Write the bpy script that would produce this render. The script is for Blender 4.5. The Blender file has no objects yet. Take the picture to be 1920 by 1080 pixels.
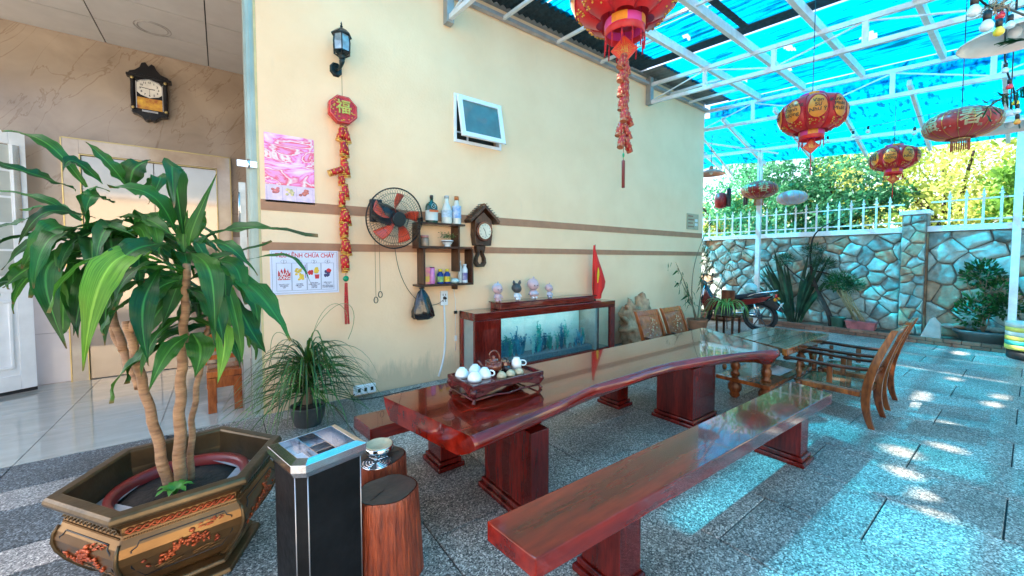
import bpy, math, random
from mathutils import Vector, Matrix, noise
S = bpy.context.scene
COL = S.collection
random.seed(7)
# ---------------------------------------------------------------- camera
cd = bpy.data.cameras.new('camera'); cam = bpy.data.objects.new('camera', cd); COL.objects.link(cam)
cam.location = (0, 0, 1.55)
cam.rotation_euler = (math.radians(90) - math.atan(31/730), 0, math.radians(53.3 - 90))
cd.sensor_width = 36; cd.lens = 36*730/1920; cd.shift_y = -22/1920
cd.clip_start = .05; cd.clip_end = 500
S.camera = cam
# ---------------------------------------------------------------- world, sun, exposure
W = bpy.data.worlds.new('World'); S.world = W; W.use_nodes = True
wn = W.node_tree.nodes; wl = W.node_tree.links
bg = wn['Background']; sky = wn.new('ShaderNodeTexSky'); sky.sky_type = 'NISHITA'; sky.sun_disc = False
SUN = Vector((-.36, .52, .95)).normalized()
sky.sun_elevation = math.asin(SUN.z)
sky.sun_rotation = math.atan2(SUN.x, SUN.y)
sky.air_density = 1.0; sky.dust_density = 3.0; sky.ozone_density = .6
wl.new(sky.outputs[0], bg.inputs[0]); bg.inputs[1].default_value = .15
sl = bpy.data.lights.new('sun', 'SUN'); so = bpy.data.objects.new('sun', sl); COL.objects.link(so)
sl.energy = 5; sl.angle = math.radians(1.2); sl.color = (1, .95, .86)
so.rotation_euler = SUN.to_track_quat('Z', 'Y').to_euler(); so.location = (0, 20, 30)
S.view_settings.view_transform = 'Standard'; S.view_settings.look = 'None'
S.view_settings.exposure = 2.3; S.view_settings.gamma = 1
S.render.engine = 'CYCLES'
S.cycles.max_bounces = 10; S.cycles.diffuse_bounces = 6; S.cycles.transparent_max_bounces = 24
# ---------------------------------------------------------------- materials
MATS = {}
def srgb(*c): return tuple(((x/255)/12.92 if x/255 <= .04045 else ((x/255+.055)/1.055)**2.4) for x in c)
def M(name, col, rough=.5, metal=0, col2=None, scale=6, var=.12, stretch=(1, 1, 1), bump=0, bscale=None, coat=0, detail=4, spec=.5, trans=0, emit=0, rnd=0):
    if name in MATS: return MATS[name]
    m = bpy.data.materials.new(name); m.use_nodes = True; MATS[name] = m
    n = m.node_tree.nodes; l = m.node_tree.links; b = n['Principled BSDF']
    b.inputs['Roughness'].default_value = rough; b.inputs['Metallic'].default_value = metal
    b.inputs['Specular IOR Level'].default_value = spec
    b.inputs['Coat Weight'].default_value = coat; b.inputs['Coat Roughness'].default_value = .035
    b.inputs['Transmission Weight'].default_value = trans
    tc = n.new('ShaderNodeTexCoord'); mp = n.new('ShaderNodeMapping'); mp.inputs['Scale'].default_value = stretch
    l.new(tc.outputs['Object'], mp.inputs['Vector'])
    nz = n.new('ShaderNodeTexNoise'); nz.inputs['Scale'].default_value = scale; nz.inputs['Detail'].default_value = detail; nz.inputs['Roughness'].default_value = .6
    l.new(mp.outputs[0], nz.inputs['Vector'])
    if col2 is None:
        col2 = tuple(c*(1-var*1.6) for c in col); col = tuple(min(1, c*(1+var)) for c in col)
    cr = n.new('ShaderNodeValToRGB'); cr.color_ramp.elements[0].position = .32; cr.color_ramp.elements[1].position = .68
    cr.color_ramp.elements[0].color = (*col2, 1); cr.color_ramp.elements[1].color = (*col, 1)
    l.new(nz.outputs['Fac'], cr.inputs['Fac'])
    out = cr.outputs[0]
    if rnd:
        oi = n.new('ShaderNodeObjectInfo'); hs = n.new('ShaderNodeHueSaturation')
        mr = n.new('ShaderNodeMapRange'); mr.inputs['To Min'].default_value = 1-rnd; mr.inputs['To Max'].default_value = 1+rnd
        l.new(oi.outputs['Random'], mr.inputs['Value']); l.new(mr.outputs[0], hs.inputs['Value']); l.new(out, hs.inputs['Color']); out = hs.outputs[0]
    l.new(out, b.inputs['Base Color'])
    if emit: l.new(out, b.inputs['Emission Color']); b.inputs['Emission Strength'].default_value = emit
    if bump:
        bp = n.new('ShaderNodeBump'); bp.inputs['Strength'].default_value = min(1, bump); bp.inputs['Distance'].default_value = .01*max(1, bump)
        n2 = n.new('ShaderNodeTexNoise'); n2.inputs['Scale'].default_value = bscale or scale*4; n2.inputs['Detail'].default_value = 5
        l.new(mp.outputs[0], n2.inputs['Vector']); l.new(n2.outputs['Fac'], bp.inputs['Height']); l.new(bp.outputs[0], b.inputs['Normal'])
        rr = n.new('ShaderNodeMapRange'); rr.inputs['To Min'].default_value = max(0, rough-.08); rr.inputs['To Max'].default_value = min(1, rough+.1)
        l.new(n2.outputs['Fac'], rr.inputs['Value']); l.new(rr.outputs[0], b.inputs['Roughness'])
    return m
def wood(name, dark, light, rough=.15, coat=.5, stretch=(1.2, 14, 14), ring=6, bump=.05):
    if name in MATS: return MATS[name]
    m = M(name, light, rough, 0, dark, ring, 0, stretch, bump, 30, coat, 7, spec=.22)
    n = m.node_tree.nodes; l = m.node_tree.links; b = n['Principled BSDF']
    cr = [x for x in n if x.type == 'VALTORGB'][0]
    w = n.new('ShaderNodeTexWave'); w.wave_type = 'BANDS'; w.bands_direction = 'Y'; w.inputs['Scale'].default_value = 1.6; w.inputs['Distortion'].default_value = 7; w.inputs['Detail'].default_value = 3; w.inputs['Detail Scale'].default_value = .8
    tc = [x for x in n if x.type == 'TEX_COORD'][0]; mp = n.new('ShaderNodeMapping'); mp.inputs['Scale'].default_value = tuple(.12*s for s in stretch)
    l.new(tc.outputs['Object'], mp.inputs[0]); l.new(mp.outputs[0], w.inputs[0])
    mx = n.new('ShaderNodeMix'); mx.data_type = 'RGBA'; mx.blend_type = 'MULTIPLY'; mx.inputs[0].default_value = .7
    r2 = n.new('ShaderNodeValToRGB'); r2.color_ramp.elements[0].color = (.35, .3, .3, 1); r2.color_ramp.elements[1].color = (1, 1, 1, 1)
    l.new(w.outputs['Fac'], r2.inputs[0]); l.new(cr.outputs[0], mx.inputs[6]); l.new(r2.outputs[0], mx.inputs[7]); l.new(mx.outputs[2], b.inputs['Base Color'])
    return m
def leafmat(name, dark, light, scale=5, rough=.38, tr=.35, rnd=.25, attr=False):
    m = bpy.data.materials.new(name); m.use_nodes = True; MATS[name] = m
    n = m.node_tree.nodes; l = m.node_tree.links; b = n['Principled BSDF']
    b.inputs['Roughness'].default_value = rough; b.inputs['Specular IOR Level'].default_value = .5
    g = n.new('ShaderNodeTexCoord'); nz = n.new('ShaderNodeTexNoise'); nz.inputs['Scale'].default_value = scale; nz.inputs['Detail'].default_value = 3
    l.new(g.outputs['Object'], nz.inputs['Vector'])
    cr = n.new('ShaderNodeValToRGB'); cr.color_ramp.elements[0].position = .35; cr.color_ramp.elements[1].position = .7
    cr.color_ramp.elements[0].color = (*dark, 1); cr.color_ramp.elements[1].color = (*light, 1); l.new(nz.outputs['Fac'], cr.inputs[0])
    oi = n.new('ShaderNodeObjectInfo'); hs = n.new('ShaderNodeHueSaturation'); mr = n.new('ShaderNodeMapRange')
    mr.inputs['To Min'].default_value = 1-rnd; mr.inputs['To Max'].default_value = 1+rnd
    l.new(oi.outputs['Random'], mr.inputs['Value']); l.new(mr.outputs[0], hs.inputs['Value']); l.new(cr.outputs[0], hs.inputs['Color']); l.new(hs.outputs[0], b.inputs['Base Color'])
    hc = hs.outputs[0]
    if attr:   # midrib, length-wise veins, dry brown tips, from the leaf's own length and width
        at = n.new('ShaderNodeAttribute'); at.attribute_name = 'lf'; sp = n.new('ShaderNodeSeparateColor'); l.new(at.outputs['Color'], sp.inputs[0])
        def ramp(src, stops, fac=None):
            r = n.new('ShaderNodeValToRGB'); e = r.color_ramp.elements; e[0].position, e[0].color = stops[0][0], (*stops[0][1], 1); e[1].position, e[1].color = stops[-1][0], (*stops[-1][1], 1)
            for p, c in stops[1:-1]: x = e.new(p); x.color = (*c, 1)
            l.new(src, r.inputs[0]); return r.outputs[0]
        def mixc(kind, fac, a, b_):
            q = n.new('ShaderNodeMix'); q.data_type = 'RGBA'; q.blend_type = kind
            if isinstance(fac, float): q.inputs[0].default_value = fac
            else: l.new(fac, q.inputs[0])
            l.new(a, q.inputs[6])
            if isinstance(b_, tuple): q.inputs[7].default_value = (*b_, 1)
            else: l.new(b_, q.inputs[7])
            return q.outputs[2]
        hc = mixc('MIX', ramp(sp.outputs[1], [(0, (.55,)*3), (.07, (.3,)*3), (.12, (0,)*3)]), hc, tuple(min(1, c*2.2+.03) for c in light))
        cv = n.new('ShaderNodeCombineXYZ'); l.new(sp.outputs[2], cv.inputs[0]); l.new(sp.outputs[0], cv.inputs[1]); mq = n.new('ShaderNodeMapping'); mq.inputs['Scale'].default_value = (16, 1.2, 1); l.new(cv.outputs[0], mq.inputs[0])
        n5 = n.new('ShaderNodeTexNoise'); n5.inputs['Scale'].default_value = 2.5; n5.inputs['Detail'].default_value = 3; l.new(mq.outputs[0], n5.inputs[0])
        hc = mixc('MULTIPLY', 1.0, hc, ramp(n5.outputs[0], [(.35, (.55, .6, .55)), (.65, (1.15, 1.12, 1.1))]))
        ad = n.new('ShaderNodeMath'); ad.operation = 'MULTIPLY_ADD'; ad.inputs[1].default_value = .02; l.new(nz.outputs[0], ad.inputs[0]); l.new(sp.outputs[0], ad.inputs[2])
        hc = mixc('MIX', ramp(ad.outputs[0], [(0, (0, 0, 0)), (.975, (0, 0, 0)), (1, (.7, .7, .7))]), hc, (.22, .12, .04))
        bp = n.new('ShaderNodeBump'); bp.inputs['Strength'].default_value = .4; bp.inputs['Distance'].default_value = .004; l.new(n5.outputs[0], bp.inputs['Height']); l.new(bp.outputs[0], b.inputs['Normal']); l.new(hc, b.inputs['Base Color'])
    t = n.new('ShaderNodeBsdfTranslucent'); l.new(hc, t.inputs[0]); mx = n.new('ShaderNodeMixShader'); mx.inputs[0].default_value = tr
    l.new(b.outputs[0], mx.inputs[1]); l.new(t.outputs[0], mx.inputs[2]); l.new(mx.outputs[0], n['Material Output'].inputs[0])
    return m
# ---------------------------------------------------------------- object helpers
def tag(o, label=None, cat=None, group=None, kind=None):
    if label: o['label'] = label
    if cat: o['category'] = cat
    if group: o['group'] = group
    if kind: o['kind'] = kind
    return o
def thing(name, label, cat, loc=(0, 0, 0), rz=0, group=None, kind=None):
    o = bpy.data.objects.new(name, None); COL.objects.link(o); o.location = loc; o.rotation_euler = (0, 0, rz)
    o.empty_display_size = .1
    return tag(o, label, cat, group, kind)
def origin(p):
    """world offset of an unrotated parent chain"""
    v = Vector((0, 0, 0))
    while p is not None: v += p.location; p = p.parent
    return v
class MB:
    def __init__(s): s.v = []; s.f = []; s.mi = []; s.sm = []; s.cur = 0; s.smooth = False
    def mark(s): return len(s.v)
    def face(s, idx): s.f.append(tuple(idx)); s.mi.append(s.cur); s.sm.append(s.smooth)
    def box(s, c, d, rz=0, taper=1):
        k = len(s.v); cx, cy, cz = c; dx, dy, dz = d[0]/2, d[1]/2, d[2]/2; ca, sa = math.cos(rz), math.sin(rz)
        for z in (-1, 1):
            t = taper if z > 0 else 1
            for x, y in ((-1, -1), (1, -1), (1, 1), (-1, 1)):
                X, Y = x*dx*t, y*dy*t; s.v.append((cx+X*ca-Y*sa, cy+X*sa+Y*ca, cz+z*dz))
        for q in ((3, 2, 1, 0), (4, 5, 6, 7), (0, 1, 5, 4), (1, 2, 6, 5), (2, 3, 7, 6), (3, 0, 4, 7)): s.face([k+i for i in q])
        return s
    def bb(s, x0, x1, y0, y1, z0, z1): return s.box(((x0+x1)/2, (y0+y1)/2, (z0+z1)/2), (abs(x1-x0), abs(y1-y0), abs(z1-z0)))
    def beam(s, a, b, w, h, up=(0, 0, 1)):
        a, b = Vector(a), Vector(b); t = (b-a).normalized(); u = Vector(up); sd = t.cross(u)
        if sd.length < 1e-4: sd = t.cross(Vector((1, 0, 0)))
        sd.normalize(); u = sd.cross(t).normalized(); k = len(s.v)
        for p in (a, b):
            for x, y in ((-1, -1), (1, -1), (1, 1), (-1, 1)): s.v.append(tuple(p+sd*x*w/2+u*y*h/2))
        for q in ((0, 1, 2, 3), (7, 6, 5, 4), (0, 4, 5, 1), (1, 5, 6, 2), (2, 6, 7, 3), (3, 7, 4, 0)): s.face([k+i for i in q])
        return s
    def tube(s, pts, r, n=8, cap=True, sq=1):
        pts = [Vector(p) for p in pts]; m = len(pts); rs = r if isinstance(r, (list, tuple)) else [r]*m
        k = len(s.v); old = s.smooth; s.smooth = n > 4
        ref = None
        for i, p in enumerate(pts):
            t = (pts[min(i+1, m-1)]-pts[max(i-1, 0)])
            t = t.normalized() if t.length > 1e-9 else Vector((0, 0, 1))
            if ref is None: ref = t.orthogonal().normalized()
            ref = (ref-t*ref.dot(t)); ref = ref.normalized() if ref.length > 1e-6 else t.orthogonal().normalized()
            bi = t.cross(ref)
            for j in range(n):
                a = 2*math.pi*j/n; s.v.append(tuple(p+(ref*math.cos(a)+bi*math.sin(a)*sq)*rs[i]))
        for i in range(m-1):
            for j in range(n): s.face([k+i*n+j, k+i*n+(j+1) % n, k+(i+1)*n+(j+1) % n, k+(i+1)*n+j])
        s.smooth = False
        if cap: s.face([k+j for j in range(n)][::-1]); s.face([k+(m-1)*n+j for j in range(n)])
        s.smooth = old; return s
    def lathe(s, prof, c=(0, 0, 0), n=24, cap=True, wob=0, sx=1, sy=1, flat=False):
        k = len(s.v); old = s.smooth; s.smooth = not flat
        for i, (r, z) in enumerate(prof):
            for j in range(n):
                a = 2*math.pi*j/n; rr = r*(1+wob*math.sin(a*3+1)*.5+wob*math.sin(a*5+2.3)*.4)
                s.v.append((c[0]+rr*math.cos(a)*sx, c[1]+rr*math.sin(a)*sy, c[2]+z))
        m = len(prof)
        for i in range(m-1):
            for j in range(n): s.face([k+i*n+j, k+i*n+(j+1) % n, k+(i+1)*n+(j+1) % n, k+(i+1)*n+j])
        s.smooth = False
        if cap: s.face([k+j for j in range(n)][::-1]); s.face([k+(m-1)*n+j for j in range(n)])
        s.smooth = old; return s
    def ball(s, c, r, n=14, m=9):
        if not isinstance(r, (tuple, list)): r = (r, r, r)
        k = len(s.v); old = s.smooth; s.smooth = True
        for i in range(1, m):
            th = math.pi*i/m
            for j in range(n):
                a = 2*math.pi*j/n; s.v.append((c[0]+r[0]*math.sin(th)*math.cos(a), c[1]+r[1]*math.sin(th)*math.sin(a), c[2]-r[2]*math.cos(th)))
        b0 = len(s.v); s.v.append((c[0], c[1], c[2]-r[2])); s.v.append((c[0], c[1], c[2]+r[2]))
        for i in range(m-2):
            for j in range(n): s.face([k+i*n+j, k+i*n+(j+1) % n, k+(i+1)*n+(j+1) % n, k+(i+1)*n+j])
        for j in range(n): s.face([b0, k+(j+1) % n, k+j]); s.face([b0+1, k+(m-2)*n+j, k+(m-2)*n+(j+1) % n])
        s.smooth = old; return s
    def prism(s, poly, f0, f1):
        """poly: 2D points; f0/f1 map (u,v) to 3D on the two ends"""
        k = len(s.v); n = len(poly)
        for p in poly: s.v.append(tuple(f0(*p)))
        for p in poly: s.v.append(tuple(f1(*p)))
        s.face([k+i for i in range(n)][::-1]); s.face([k+n+i for i in range(n)])
        for i in range(n): s.face([k+i, k+(i+1) % n, k+n+(i+1) % n, k+n+i])
        return s
    def pz(s, poly, z0, z1): return s.prism(poly, lambda u, v: (u, v, z0), lambda u, v: (u, v, z1))
    def py(s, poly, y0, y1): return s.prism(poly, lambda u, v: (u, y1, v), lambda u, v: (u, y0, v))
    def px(s, poly, x0, x1): return s.prism(poly, lambda u, v: (x0, u, v), lambda u, v: (x1, u, v))
    def quad(s, a, b, c, d): k = len(s.v); s.v += [tuple(a), tuple(b), tuple(c), tuple(d)]; s.face([k, k+1, k+2, k+3]); return s
    def rot(s, k, ang, c=(0, 0, 0), axis='Z'):
        R = Matrix.Rotation(ang, 3, axis); c = Vector(c)
        for i in range(k, len(s.v)): s.v[i] = tuple(R @ (Vector(s.v[i])-c)+c)
        return s
    def move(s, k, d):
        for i in range(k, len(s.v)): s.v[i] = tuple(Vector(s.v[i])+Vector(d))
        return s
    def xf(s, k, fn):
        for i in range(k, len(s.v)): s.v[i] = tuple(fn(Vector(s.v[i])))
        return s
    def build(s, name, mat, parent=None, label=None, bevel=0, world=True, kind=None, seg=2, auto=False):
        me = bpy.data.meshes.new(name); me.from_pydata(s.v, [], s.f)
        for mm in (mat if isinstance(mat, (list, tuple)) else [mat]): me.materials.append(mm)
        me.polygons.foreach_set('material_index', s.mi); me.polygons.foreach_set('use_smooth', s.sm); me.update()
        if parent is not None and world:
            me.transform(Matrix.Translation(-origin(parent)))
        o = bpy.data.objects.new(name, me); COL.objects.link(o); o.parent = parent
        if bevel:
            md = o.modifiers.new('bevel', 'BEVEL'); md.width = bevel; md.segments = seg; md.limit_method = 'ANGLE'; md.angle_limit = math.radians(35)
            md.harden_normals = False
        if label: o['label'] = label
        if kind: o['kind'] = kind
        return o
def dup(root, loc=None, rz=None, label=None, group=None, scale=None):
    def cp(o, par):
        c = o.copy(); COL.objects.link(c); c.parent = par
        for ch in list(o.children): cp(ch, c)
        return c
    r = cp(root, root.parent)
    if loc is not None: r.location = loc
    if rz is not None: r.rotation_euler = (0, 0, rz)
    if scale: r.scale = scale
    if label: r['label'] = label
    if group: r['group'] = group
    return r
def text(body, size, parent, mat, loc, rot, name='lettering', ext=.001, align='CENTER', fn=None, world=True, bold=0, sx=1):
    cu = bpy.data.curves.new('t', 'FONT'); cu.body = body; cu.size = size; cu.align_x = align; cu.align_y = 'CENTER'; cu.extrude = ext; cu.offset = bold; cu.resolution_u = 3
    cu.space_line = .9
    o = bpy.data.objects.new('t', cu); COL.objects.link(o)
    me = bpy.data.meshes.new_from_object(o); bpy.data.objects.remove(o)
    me.name = name; me.materials.clear(); me.materials.append(mat)
    mt = Matrix.Translation(Vector(loc)) @ rot.to_4x4() @ Matrix.Diagonal((sx, 1, 1, 1))
    me.transform(mt)
    if fn:
        for v in me.vertices: v.co = fn(v.co)
    if parent is not None and world: me.transform(Matrix.Translation(-origin(parent)))
    ob = bpy.data.objects.new(name, me); COL.objects.link(ob); ob.parent = parent
    return ob
RWALL = Matrix(((1, 0, 0), (0, 0, -1), (0, 1, 0)))      # text facing -Y (x along +X, up +Z)
def bez(p, t):
    q = [Vector(x) for x in p]
    while len(q) > 1: q = [q[i].lerp(q[i+1], t) for i in range(len(q)-1)]
    return q[0]
def curve(ctrl, n=10): return [bez(ctrl, i/n) for i in range(n+1)]
def rnd(a, b): return random.uniform(a, b)
# ---------------------------------------------------------------- shared materials
cream = M('cream_paint', (.94, .65, .41), .75, 0, (.88, .58, .35), 1.3, bump=.3, bscale=35)
_n = cream.node_tree.nodes; _l = cream.node_tree.links; _b = _n['Principled BSDF']; _src = _b.inputs['Base Color'].links[0].from_socket
_g = _n.new('ShaderNodeNewGeometry'); _s = _n.new('ShaderNodeSeparateXYZ'); _l.new(_g.outputs['Position'], _s.inputs[0])
_mp = _n.new('ShaderNodeMapping'); _mp.inputs['Scale'].default_value = (2.2, 1, .5); _l.new(_g.outputs['Position'], _mp.inputs[0]); _z = _n.new('ShaderNodeTexNoise'); _z.inputs['Scale'].default_value = 2.2; _z.inputs['Detail'].default_value = 8; _z.inputs['Roughness'].default_value = .7; _l.new(_mp.outputs[0], _z.inputs[0])
_m1 = _n.new('ShaderNodeMath'); _m1.operation = 'MULTIPLY_ADD'; _m1.inputs[1].default_value = -1.0; _m1.inputs[2].default_value = .62; _l.new(_s.outputs[2], _m1.inputs[0])   # splash dirt near the ground
_m2 = _n.new('ShaderNodeMath'); _m2.operation = 'ADD'; _l.new(_m1.outputs[0], _m2.inputs[0]); _l.new(_z.outputs[0], _m2.inputs[1])
_r = _n.new('ShaderNodeValToRGB'); _r.color_ramp.elements[0].position = .78; _r.color_ramp.elements[0].color = (0, 0, 0, 1); _r.color_ramp.elements[1].position = 1.15; _r.color_ramp.elements[1].color = (.5, .5, .5, 1); _l.new(_m2.outputs[0], _r.inputs[0])
_r2 = _n.new('ShaderNodeValToRGB'); _r2.color_ramp.elements[0].position = .60; _r2.color_ramp.elements[0].color = (0, 0, 0, 1); _r2.color_ramp.elements[1].position = .78; _r2.color_ramp.elements[1].color = (.30, .30, .30, 1); _l.new(_z.outputs[0], _r2.inputs[0])
_x = _n.new('ShaderNodeMix'); _x.data_type = 'RGBA'; _l.new(_r.outputs[0], _x.inputs[0]); _l.new(_src, _x.inputs[6]); _x.inputs[7].default_value = (.38, .30, .20, 1)
_y = _n.new('ShaderNodeMix'); _y.data_type = 'RGBA'; _l.new(_r2.outputs[0], _y.inputs[0]); _l.new(_x.outputs[2], _y.inputs[6]); _y.inputs[7].default_value = (.62, .50, .36, 1); _l.new(_y.outputs[2], _b.inputs['Base Color'])
stripe_m = M('brown_stripe_paint', (.42, .19, .10), .6, var=.08)
white_m = M('white_paint', (.78, .80, .82), .35, var=.04)
steel_w = M('white_painted_steel', (.74, .74, .74), .4, var=.08, scale=9)
red_wood = wood('red_lacquered_wood', (.12, .006, .003), (.22, .011, .005), .12, .7)
red_wood2 = wood('red_brown_frame_wood', (.07, .004, .003), (.17, .010, .006), .2, .5, (9, 9, 1.2))
brown_wood = wood('oiled_brown_wood', (.10, .024, .008), (.36, .11, .03), .3, .3, (6, 6, 1.4))
orange_wood = wood('orange_brown_wood', (.22, .05, .012), (.48, .13, .03), .22, .5, (5, 5, 1.2))
dark_wood = wood('dark_brown_wood', (.03, .009, .004), (.10, .03, .012), .3, .3, (6, 6, 2))
black_m = M('black_plastic', (.012, .012, .014), .35, var=.2)
chrome = M('chrome', (.75, .75, .77), .12, 1, var=.04)
gold = M('gold_paint', (.75, .42, .08), .3, .8, var=.1)
red_m = M('lacquer_red', (.55, .015, .012), .45, var=.12)
glass_m = bpy.data.materials.new('clear_glass'); glass_m.use_nodes = True
_n = glass_m.node_tree.nodes; _l = glass_m.node_tree.links; _t = _n.new('ShaderNodeBsdfTransparent'); _t.inputs[0].default_value = (.93, .97, .96, 1); _g = _n.new('ShaderNodeBsdfGlossy'); _g.inputs['Roughness'].default_value = .02; _x = _n.new('ShaderNodeMixShader'); _x.inputs[0].default_value = .07
_l.new(_t.outputs[0], _x.inputs[1]); _l.new(_g.outputs[0], _x.inputs[2]); _l.new(_x.outputs[0], _n['Material Output'].inputs[0])
# ---------------------------------------------------------------- granite paving
def granite(name, base, light, dark):
    m = bpy.data.materials.new(name); m.use_nodes = True; n = m.node_tree.nodes; l = m.node_tree.links; b = n['Principled BSDF']
    tc = n.new('ShaderNodeTexCoord'); ge = n.new('ShaderNodeNewGeometry')
    v = n.new('ShaderNodeTexVoronoi'); v.inputs['Scale'].default_value = 140; l.new(ge.outputs['Position'], v.inputs['Vector'])
    v2 = n.new('ShaderNodeTexVoronoi'); v2.inputs['Scale'].default_value = 40; l.new(ge.outputs['Position'], v2.inputs['Vector'])
    sep = n.new('ShaderNodeSeparateColor'); l.new(v.outputs['Color'], sep.inputs[0])
    cr = n.new('ShaderNodeValToRGB'); cr.color_ramp.interpolation = 'CONSTANT'
    e = cr.color_ramp.elements; e[0].color = (*dark, 1); e[1].position = .28; e[1].color = (*base, 1)
    x = e.new(.72); x.color = (*light, 1); x = e.new(.9); x.color = tuple(min(1, c*1.5) for c in light)+(1,)
    l.new(sep.outputs[0], cr.inputs[0])
    nz = n.new('ShaderNodeTexNoise'); nz.inputs['Scale'].default_value = 1.7; nz.inputs['Detail'].default_value = 6; l.new(ge.outputs['Position'], nz.inputs['Vector'])
    mr = n.new('ShaderNodeMapRange'); mr.inputs['From Min'].default_value = .3; mr.inputs['From Max'].default_value = .7; mr.inputs['To Min'].default_value = .60; mr.inputs['To Max'].default_value = 1.15
    l.new(nz.outputs['Fac'], mr.inputs['Value'])
    oi = n.new('ShaderNodeObjectInfo'); m2 = n.new('ShaderNodeMapRange'); m2.inputs['To Min'].default_value = .72; m2.inputs['To Max'].default_value = 1.14; l.new(oi.outputs['Random'], m2.inputs[0])
    mu = n.new('ShaderNodeMath'); mu.operation = 'MULTIPLY'; l.new(mr.outputs[0], mu.inputs[0]); l.new(m2.outputs[0], mu.inputs[1])
    hs = n.new('ShaderNodeHueSaturation'); l.new(mu.outputs[0], hs.inputs['Value']); l.new(cr.outputs[0], hs.inputs['Color']); l.new(hs.outputs[0], b.inputs['Base Color'])
    b.inputs['Roughness'].default_value = .5
    bp = n.new('ShaderNodeBump'); bp.inputs['Strength'].default_value = .35; bp.inputs['Distance'].default_value = .004
    l.new(sep.outputs[1], bp.inputs['Height']); l.new(bp.outputs[0], b.inputs['Normal'])
    r = n.new('ShaderNodeMapRange'); r.inputs['To Min'].default_value = .3; r.inputs['To Max'].default_value = .6; l.new(sep.outputs[2], r.inputs[0]); l.new(r.outputs[0], b.inputs['Roughness'])
    return m
gr_a = granite('speckled_grey_granite', (.27, .245, .215), (.52, .48, .43), (.07, .07, .065))
gr_l = granite('granite_pale_band', (.36, .34, .32), (.56, .54, .50), (.15, .15, .15))
gr_d = granite('granite_dark_band', (.10, .125, .14), (.26, .30, .32), (.035, .045, .05))
ground = MB().quad((-60, -60, -.06), (80, -60, -.06), (80, 80, -.06), (-60, 80, -.06)).build('ground', M('packed_earth', (.25, .2, .15), .9), kind='structure')
court = MB().bb(-4, 10.4, -6.1, 4.545, -.05, -.012).build('courtyard_floor', M('dark_joint_mortar', (.035, .035, .035), .8), kind='structure')
MB().bb(-4, 10.4, -6.1, -2.35, -.011, 0).build('open_yard_paving', gr_a, court)
pv = MB().bb(-.311, .311, -.4685, .4685, -.02, 0).build('paver', gr_a, court, bevel=.003, seg=1, world=False); first = [pv]
k = 0
for ix in range(-3, 17):
    x = .62+ix*.63-.02
    if x < -.3 and False: continue
    off = 0 if ix % 2 else .47
    for iy in range(-3, 5):
        y = .525+.945*iy+off-.0
        if x-.31 < -.42 and y > 1.2: continue
        y0, y1 = y-.4685, min(y+.4685, 4.54)
        if y0 > 4.4: continue
        if y1-y0 < .93:
            MB().bb(x-.311, x+.311, y0, y1, -.02, 0).build('paver', gr_a, court, bevel=.003, seg=1); continue
        if first: o = first.pop()
        else: o = pv.copy(); COL.objects.link(o)
        o.location = (x, y, 0)
# pavers coloured in pale and dark bands beside the doorway, left of the pot
bands = [(4.54, 4.07, gr_d), (4.06, 3.76, gr_l), (3.75, 3.24, gr_d), (3.23, 2.97, gr_l), (2.96, 2.3, gr_d), (2.29, 1.25, gr_a)]
for y1, y0, gm in bands:
    xs = [-4, -3.1, -2.2, -1.3, -.42]
    for i in range(4): MB().bb(xs[i]+.003, xs[i+1]-.003, y0, y1, -.02, 0).build('paver', gm, court, bevel=.003, seg=1)
# ---------------------------------------------------------------- house
wallm = MB()
wallm.bb(.32, 2.47, 4.55, 4.78, 0, 5.02); wallm.bb(3.175, 8.8, 4.55, 4.78, 0, 5.02); wallm.bb(2.47, 3.175, 4.55, 4.78, 0, 3.1); wallm.bb(2.47, 3.175, 4.55, 4.78, 3.68, 5.02)
house = thing('house', 'cream painted house wall with two brown stripes and a tiled room open at its left', 'house', (0, 4.55, 0))
wallm.build('front_wall', cream, house)
MB().bb(8.6, 8.8, 4.79, 8.5, 0, 5.02).build('side_wall', cream, house)
for z0, z1 in ((2.04, 2.145), (1.64, 1.725)): MB().bb(.322, 8.79, 4.544, 4.5495, z0, z1).build('painted_stripe', stripe_m, house)
# thin skirting shadow line of grime
# upper lintel over the opening
lint = M('beige_lintel_paint', (.33, .27, .2), .7, var=.1)
MB().bb(-4.5, .32, 4.55, 4.78, 4.42, 5.02).build('lintel', lint, house)
MB().bb(-4.5, 8.8, 4.5, 8.6, 5.03, 5.15).build('roof_slab', M('concrete_grey', (.3, .3, .3), .9), house)
MB().bb(-4.5, 8.59, 8.5, 8.6, 0, 5.02).build('rear_wall', cream, house)
# marble-print render on the room wall
mb = bpy.data.materials.new('veined_marble_print'); mb.use_nodes = True; n = mb.node_tree.nodes; l = mb.node_tree.links; b = n['Principled BSDF']
ge = n.new('ShaderNodeNewGeometry'); nz = n.new('ShaderNodeTexNoise'); nz.inputs['Scale'].default_value = 1.6; nz.inputs['Detail'].default_value = 7; nz.inputs['Distortion'].default_value = .6; l.new(ge.outputs['Position'], nz.inputs[0])
mp = n.new('ShaderNodeMapping'); mp0 = n.new('ShaderNodeMapping'); mp0.inputs['Rotation'].default_value = (0, math.radians(-32), 0); l.new(ge.outputs['Position'], mp0.inputs[0]); mp.inputs['Scale'].default_value = (2.6, 1, .7); l.new(mp0.outputs[0], mp.inputs[0])
n3 = n.new('ShaderNodeTexNoise'); n3.inputs['Scale'].default_value = 1.5; n3.inputs['Detail'].default_value = 5; n3.inputs['Distortion'].default_value = .9; l.new(mp.outputs[0], n3.inputs[0])
sb = n.new('ShaderNodeMath'); sb.operation = 'SUBTRACT'; sb.inputs[1].default_value = .5; l.new(n3.outputs[0], sb.inputs[0]); ab = n.new('ShaderNodeMath'); ab.operation = 'ABSOLUTE'; l.new(sb.outputs[0], ab.inputs[0])
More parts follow.
